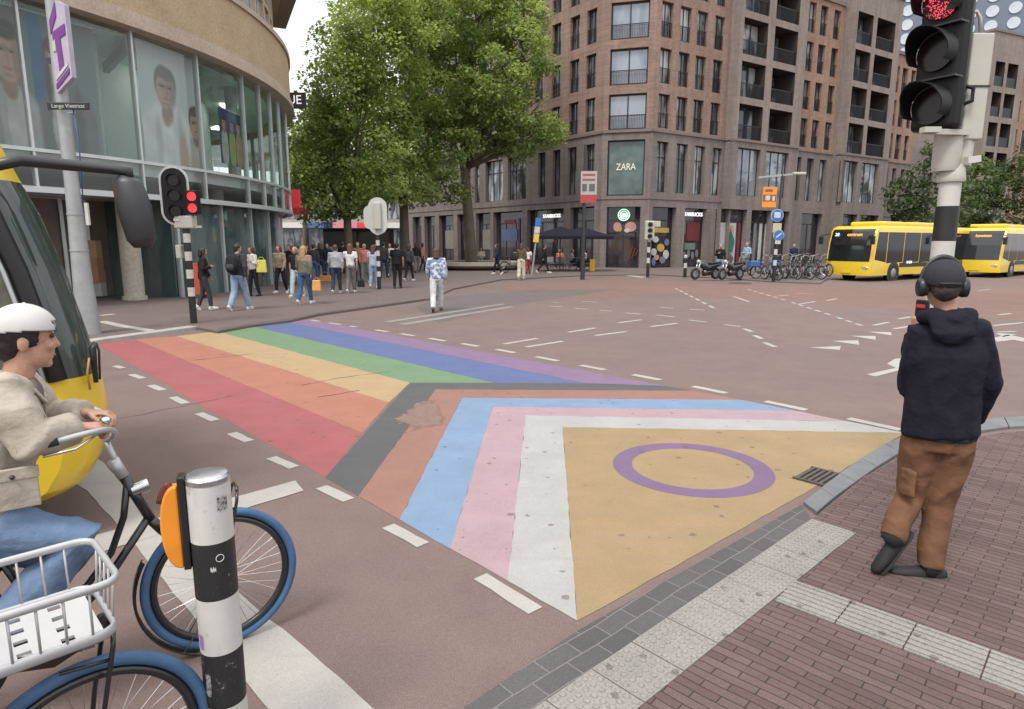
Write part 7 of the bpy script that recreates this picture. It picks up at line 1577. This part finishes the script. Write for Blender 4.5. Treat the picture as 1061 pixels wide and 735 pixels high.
# --- traffic signals
M_hous=mat('signal_black',(.006,.006,.007),.5,var=.1,spec=.3); M_len=mat('lens_off',(.012,.006,.006),.2,spec=.4); RED=emit('signal_red',(1,.03,.035),1.1,(.3,.01,.01))
def lens(root,c,nrm,rr,lit=None,visor=.12):
    n_=V3(nrm).normalized(); b=MB(); b.disc(c,n_,rr,.02,24); l_=b.build('lens',lit or M_len,root,auto=40)
    b=MB(); u=V3((0,0,1)).cross(n_).normalized(); up=n_.cross(u); k=18
    for i in range(k+1):
        a=R(-35+250*i/k); dd=u*math.cos(a)+up*math.sin(a); L=visor*(.55+.45*max(0,math.sin(a)))
        for rr2,q in ((rr*1.08,0),(rr*1.08,L),(rr*1.13,L),(rr*1.13,0)): b.vert(V3(c)+dd*rr2+n_*q)
    for i in range(k):
        for j in range(4): b.face([4*i+j,4*i+(j+1)%4,4*i+4+(j+1)%4,4*i+4+j])
    b.face([0,1,2,3]); b.face([4*k+j for j in (3,2,1,0)]); b.build('visor',M_hous,root,auto=40); return l_
def oval(w_,h_,n=14):
    P=[(w_/2*math.cos(PI*k/n),h_/2-w_/2+w_/2*math.sin(PI*k/n)) for k in range(n+1)]; return P+[(-x,-y) for x,y in P]
sb=G(201,335,FZ); sg=thing('traffic_light','striped pole traffic light with oval black board at the left end of the crossing','traffic light',sb)
zt=A(196,236,sb.y).z-sb.z; striped(sg,.075,0,zt,.2,True,20,.62)
hc=A(181,203,sb.y-.1)-sb; hN=V3((.25,-1,0)).normalized(); hx=V3((hN.y*-1,hN.x,0)); hx=V3((-hN.y,hN.x,0)); up=V3((0,0,1))
def plate(root,c,nrm,w_,h_,d,m,name,off=0):
    n_=V3(nrm).normalized(); x=V3((-n_.y,n_.x,0)); b=MB(); b.extr([c+x*a+up*z+n_*off for a,z in oval(w_,h_)],n_*d); return b.build(name,m,root,auto=40)
plate(sg,hc,hN,.60,1.28,.02,mat('signal_rim',(.45,.45,.45),.5),'backboard',-.03); plate(sg,hc,hN,.50,1.18,.02,M_hous,'housing',-.005)
for k,z in enumerate((.33,0,-.33)): lens(sg,hc+up*z+hN*.03,hN,.115)
b=MB(); b.box(hc+up*-.52+hN*.03,(.12,.02,.06)); b.build('number_plate',M_pw,sg)
b=MB(); b.bar(hc+up*-.55-hN*.06,V3((0,0,zt-.1)),.05); b.bar(hc+up*.1-hN*.06,V3((0,0,zt+.3)),.04); b.cyl((0,0,zt),(0,0,zt+.9),.05,n=12); b.build('bracket',M_sgrey,sg)
pc_=A(200.5,210,sb.y-.05)-sb; b=MB(); b.box(pc_,(.24,.2,.52)); b.build('pedestrian_housing',M_hous,sg,bevel=.02)
pn=V3((.2,-1,0)).normalized(); lens(sg,pc_+up*.125+pn*.11,pn,.095,RED,.1); lens(sg,pc_+up*-.125+pn*.11,pn,.095,RED,.1)
b=MB(); b.box((0,0,zt+.12),(.42,.25,.28)); b.build('junction_box',M_sgrey,sg,bevel=.03); b=MB(); b.bar(V3((-.2,0,zt+.0)),V3((.35,0,zt+.02)),.05); b.build('bracket',M_sgrey,sg); b=MB(); b.box((-.17,-.02,1.62),(.12,.18,.3)); b.build('push_button',M_sgrey,sg,bevel=.02)
# middle pole seen from behind
s2=G(393,300,FZ); g2=thing('traffic_light','striped pole traffic light turned away, its pale round back board showing','traffic light',s2); z2=A(393,243,s2.y).z-s2.z; striped(g2,.075,0,z2,.2,True,16,.5)
cc_=A(391.5,224,s2.y)-s2; plate(g2,cc_,(0,-1,0),.72,1.4,.03,mat('signal_back',(.46,.47,.43),.5,var=.06),'backboard'); b=MB(); b.b2(cc_.x-.14,cc_.x+.14,cc_.y-.16,cc_.y-.035,cc_.z-.5,cc_.z+.5); b.build('housing',M_sgrey,g2,bevel=.03); b=MB(); b.cyl((0,0,z2),(0,0,z2+.4),.05,n=10); b.build('bracket',M_sgrey,g2)
plate(g2,cc_+V3((-.3,.03,-.05)),(0,-1,0),.5,.9,.03,MATS['signal_back'],'backboard')
# by the shops: small signal on striped pole, striped bollard
s3=G(671,287.5,FZ); g3=thing('traffic_light','striped pole traffic light with pale housing in front of the coffee shop','traffic light',s3); z3=A(671,248,s3.y).z-s3.z; striped(g3,.085,0,z3,.28,True,14,.75)
b=MB(); b.box((0,0,z3+.45),(.5,.3,1.0)); b.build('housing',M_sgrey,g3,bevel=.05)
for k in range(3): lens(g3,V3((.0,-.17,z3+.75-.3*k)),(0,-1,0),.11)
b=MB(); b.box((.42,.05,z3+.8),(.3,.1,.3)); b.build('bracket',M_sgrey,g3)
s4=G(709.5,287.5,FZ); g4=thing('bollard','short black and white striped bollard beside the motorcycle rider','bollard',s4); striped(g4,.09,0,A(710,265,s4.y).z-s4.z,.26,True,14,.5); b=MB(); b.ball((0,0,A(710,265,s4.y).z-s4.z),(.09,.09,.04)); b.build('cap',M_pw,g4,smooth=True)
# dark pole with red and white board
s5=G(603.5,290,0); g5=thing('sign_post','slim dark pole with red and white event board in front of the coffee shop','sign post',s5); z5=A(610,150,s5.y).z; b=MB(); b.tube([(0,0,0),(0,0,1.2),(0,0,z5)],[.12,.10,.06],14); b.build('pole',mat('pole_dark',(.03,.03,.034),.5),g5,auto=40)
c=A(610,193,s5.y-.1)-s5; b=MB(); b.b2(-.4+c.x,.4+c.x,-.14,-.1,c.z-.82,c.z+.72); b.build('board',mat('board_white',(.36,.35,.34),.6),g5); b=MB(); b.b2(c.x-.4,c.x+.4,-.15,-.141,c.z-.82,c.z-.42); b.build('print',mat('board_red',(.36,.05,.06),.6),g5)
for z_ in (.5,.26): b=MB(); b.b2(c.x-.32,c.x+.3,-.15,-.141,c.z+z_,c.z+z_+.09); b.build('print',MATS['board_red'],g5)
for x0_,x1_ in ((-.33,-.1),(.02,.3)): b=MB(); b.b2(c.x+x0_,c.x+x1_,-.15,-.142,c.z-.25,c.z+.1); b.build('print',mat('print_dark',(.1,.1,.1),.6),g5)
# leaning post with blue, white and yellow plates by the terrace
s6=G(551,285.5,FZ); g6=thing('sign_post','pale leaning post with blue, white and yellow plates by the terrace','sign post',s6); t6=A(558,226,s6.y)-s6; b=MB(); b.tube([(0,0,0),tuple(t6)],.05,10); b.build('pole',M_galv,g6,auto=40)
for k,(m,f0,f1) in enumerate(((mat('plate_blue',(.03,.14,.42),.4),.86,1.0),(M_pw,.74,.85),(mat('plate_yellow',(.6,.45,.08),.5),.58,.73))):
    a=t6*f0; b_=t6*f1; b=MB(); b.bar(a+V3((0,-.07,0)),b_+V3((0,-.07,0)),.3,.02,up=(0,1,0)); b.build('plate',m,g6)
# sign pole with the orange detour board and the blue discs
s7=G(801.5,291.5,FZ); g7=thing('sign_post','striped post with orange detour board and blue round signs near the parked bikes','sign post',s7); zz7=A(802,253,s7.y).z-s7.z; striped(g7,.085,0,zz7,.26,True,14,.75); zt7=A(806,165,s7.y).z-s7.z; b=MB(); b.cyl((0,0,zz7),(.05,0,zt7),.045,n=12); b.build('pole',mat('pole_dark',(.03,.03,.034),.5),g7,auto=40)
def pl7(x0,y0,x1,y1,m,name,off=-.08,th=.02):
    a=A(x0,y1,s7.y)-s7; c=A(x1,y0,s7.y)-s7; b=MB(); b.b2(a.x,c.x,off-th,off,a.z,c.z); return b.build(name,m,g7)
M_oo=mat('detour_orange',(.72,.25,.03),.5)
pl7(788.5,194,804.5,215,M_oo,'detour_board',-.09); pl7(789.5,202,803.5,209,mat('print_umber',(.18,.09,.05),.6),'print',-.112,.004); pl7(792,203,797,208,M_pw,'print',-.117,.004); pl7(799,203.5,802,208.5,M_pw,'print',-.117,.004); pl7(792,196.5,800,199,MATS['print_umber'],'print',-.112,.004)
def disc7(px,py,rr,m,name,off=-.1): c=A(px,py,s7.y)-s7; b=MB(); b.disc((c.x,off,c.z),(0,1,0),rr,.02,24); return b.build(name,m,g7)
disc7(804.5,223.5,.30,M_pw,'disc',-.095); disc7(804.5,223.5,.275,mat('plate_blue',(.03,.14,.42),.4),'disc',-.11); pl7(801,220,808,226,mat('print_pale',(.4,.5,.62),.6),'print',-.122,.003)
pl7(799.5,231.5,809,241,M_pw,'plate',-.09); pl7(800,232,808.5,240,mat('plate_khaki',(.42,.4,.26),.6),'print',-.112,.003); disc7(806,244,.26,M_pw,'disc',-.095); disc7(806,244,.235,MATS['plate_blue'],'disc',-.11); c=A(806,244,s7.y)-s7; b=MB(); b.bar((c.x-.13,-.125,c.z-.1),(c.x+.13,-.125,c.z+.1),.07,.004,up=(0,1,0)); b.build('print',M_pw,g7); pl7(802,249,808,253,M_pw,'plate',-.09)
# overhead street lamp arm seen before the facade
b=MB(); a=A(786,184,s7.y)-s7; c=A(828,180,s7.y)-s7; b.bar(V3((a.x,0,a.z)),V3((c.x,0,c.z)),.07,.09); b.bar(V3((.05,0,zt7-.3)),V3((.05,0,a.z+.1)),.07); b.build('arm',M_galv,g7); b=MB(); b.box((c.x,0,c.z),(.6,.25,.12)); b.build('lamp_head',M_sgrey,g7,bevel=.03)
# blue parking sign in the far street
s8=A(341,250,60); s8.z=FZ; g8=thing('sign_post','blue rectangular sign on a post behind the crowd under the trees','sign post',s8); b=MB(); b.cyl((0,0,0),(0,0,3.6),.05,n=8); b.build('pole',M_galv,g8); b=MB(); b.b2(-.4,.4,-.1,-.06,2.2,3.6); b.build('plate',mat('sign_blue',(.05,.12,.32),.5),g8); b=MB(); b.ring((0,-.12,3.1),(0,1,0),.22,.03,20,6); b.build('print',M_pw,g8)
# --- the near signal on the right: banded pole behind the man, black three-lamp head above
Ys=4.7; nb_=A(949,548,Ys); nb_.z=PZ; base=A(941,535,Ys); ns2=thing('traffic_light','large black three-lamp traffic signal on grey banded pole rising behind the man','traffic light',(A(936,560,Ys).x,Ys,PZ)); o0=ns2.location.copy()
def nl(px,py,dy=0): return A(px,py,Ys+dy)-o0
ax0=nl(936,560); axs=[(936,560),(966,268),(969,250),(974,214),(976.5,192)]
zf=lambda py: (A(970,py,Ys)-o0).z
ctr=nl(979.5,236); X0=ctr.x
pole_r=.074; zl=[0,zf(325),zf(250),zf(214),zf(189)]
for k,(a,b_) in enumerate(zip(zl,zl[1:])): b=MB(); b.cyl((X0,0,a),(X0,0,b_),pole_r-(.006 if k==3 else 0),n=28); b.build(('white_band' if k%2 else 'black_band') if k<3 else 'white_band',[M_pb,M_pw,M_pb,M_pw][k],ns2,auto=40)
b=MB(); z=zf(189); b.tube([(X0,0,z),(X0,0,z+.02),(X0,0,z+.09),(X0,0,z+.12)],[.085,.09,.08,.065],24); b.build('joint',M_sgrey,ns2,auto=40)
z0=zf(178); z1=zf(137); b=MB(); b.tube([(X0-.05,0,z0),(X0-.05,0,z0+.03),(X0-.05,0,z1)],[.08,.088,.088],26); b.build('sleeve',M_sgrey,ns2,auto=40)
b=MB(); b.tube([(X0+.07,.03,zf(172)),(X0+.07,.03,z1)],[.068,.072],20); b.build('conduit',M_sgrey,ns2,auto=40); b=MB(); b.bar((X0+.03,-.09,zf(168)),(X0+.12,-.085,zf(166)),.045); b.build('clamp',M_pw,ns2)
# grey cabinet to the right of the head
a=nl(992,138); c=nl(1022,36); b=MB(); b.b2(X0+.005,X0+.155,-.05,.16,zf(146),zf(36)); b.build('cabinet',M_sgrey,ns2,bevel=.012); b=MB(); b.b2(X0+.0,X0+.16,-.055,.165,zf(92),zf(92)+.012); b.build('seam',M_frame,ns2)
b=MB(); b.bar((X0-.33,-.18,zf(141)),(X0+.04,-.06,zf(139)),.035); b.box((X0-.31,-.2,zf(140)),(.11,.06,.035)); b.build('bracket',M_sgrey,ns2)
# black head: rounded housing with three hooded lamps turned to the left of the camera
hN=V3((-.86,-.5,0)).normalized(); hx=V3((-hN.y,hN.x,0)); hcx=X0-.175; zc=[zf(112),zf(57),zf(3)]
b=MB(); zb_,zt_=zf(136),zf(-40); Pp=[V3((hcx,-.02,0))+hx*a_+hN*n_ for a_,n_ in ((-.135,-.1),(.135,-.1),(.155,-.02),(.135,.06),(-.135,.06),(-.155,-.02))]; b.prism([(p.x,p.y) for p in Pp],zb_,zt_); b.build('housing',M_hous,ns2,bevel=.03,seg=3)
t=NT('led_red_matrix'); vo=t.add('ShaderNodeTexVoronoi'); vo.inputs['Scale'].default_value=95; t.link(t.coord(),vo.inputs['Vector']); k=t.math('LESS_THAN',vo.outputs['Distance'],.4); nz=t.math('GREATER_THAN',t.noise(17,2,.5),.5); t.color((.03,.006,.008)); t.b.inputs['Emission Color'].default_value=(1,.06,.1,1); t.link(t.math('MULTIPLY',t.math('MULTIPLY',k,nz),1.0),t.b.inputs['Emission Strength'])
for k,z in enumerate(zc): lens(ns2,V3((hcx,-.02,z))+hN*.075,hN,.122,t.m if k==2 else None,.22)
for k in (0,1): b=MB(); z=(zc[k]+zc[k+1])/2; b.bar(V3((hcx,-.02,z))+hx*-.15+hN*.02,V3((hcx,-.02,z))+hx*.15+hN*.02,.012,.17,up=hN); b.build('seam',M_frame,ns2)
b=MB(); q=V3((X0+.02,-.03,zf(30))); b.tube([q+V3((-.06,0,.08)),q+V3((0,0,.1)),q+V3((.03,0,.06)),q+V3((.04,0,-.03))],.012,8); b.build('cable',M_sgrey,ns2,smooth=True)
b=MB(); q=V3((X0+.0,-.07,zf(98))); b.tube([q+V3((-.05,0,.05)),q+V3((.02,-.02,.02)),q+V3((.02,-.02,-.06)),q+V3((-.05,0,-.09))],.014,8); b.build('cable',M_hous,ns2,smooth=True)
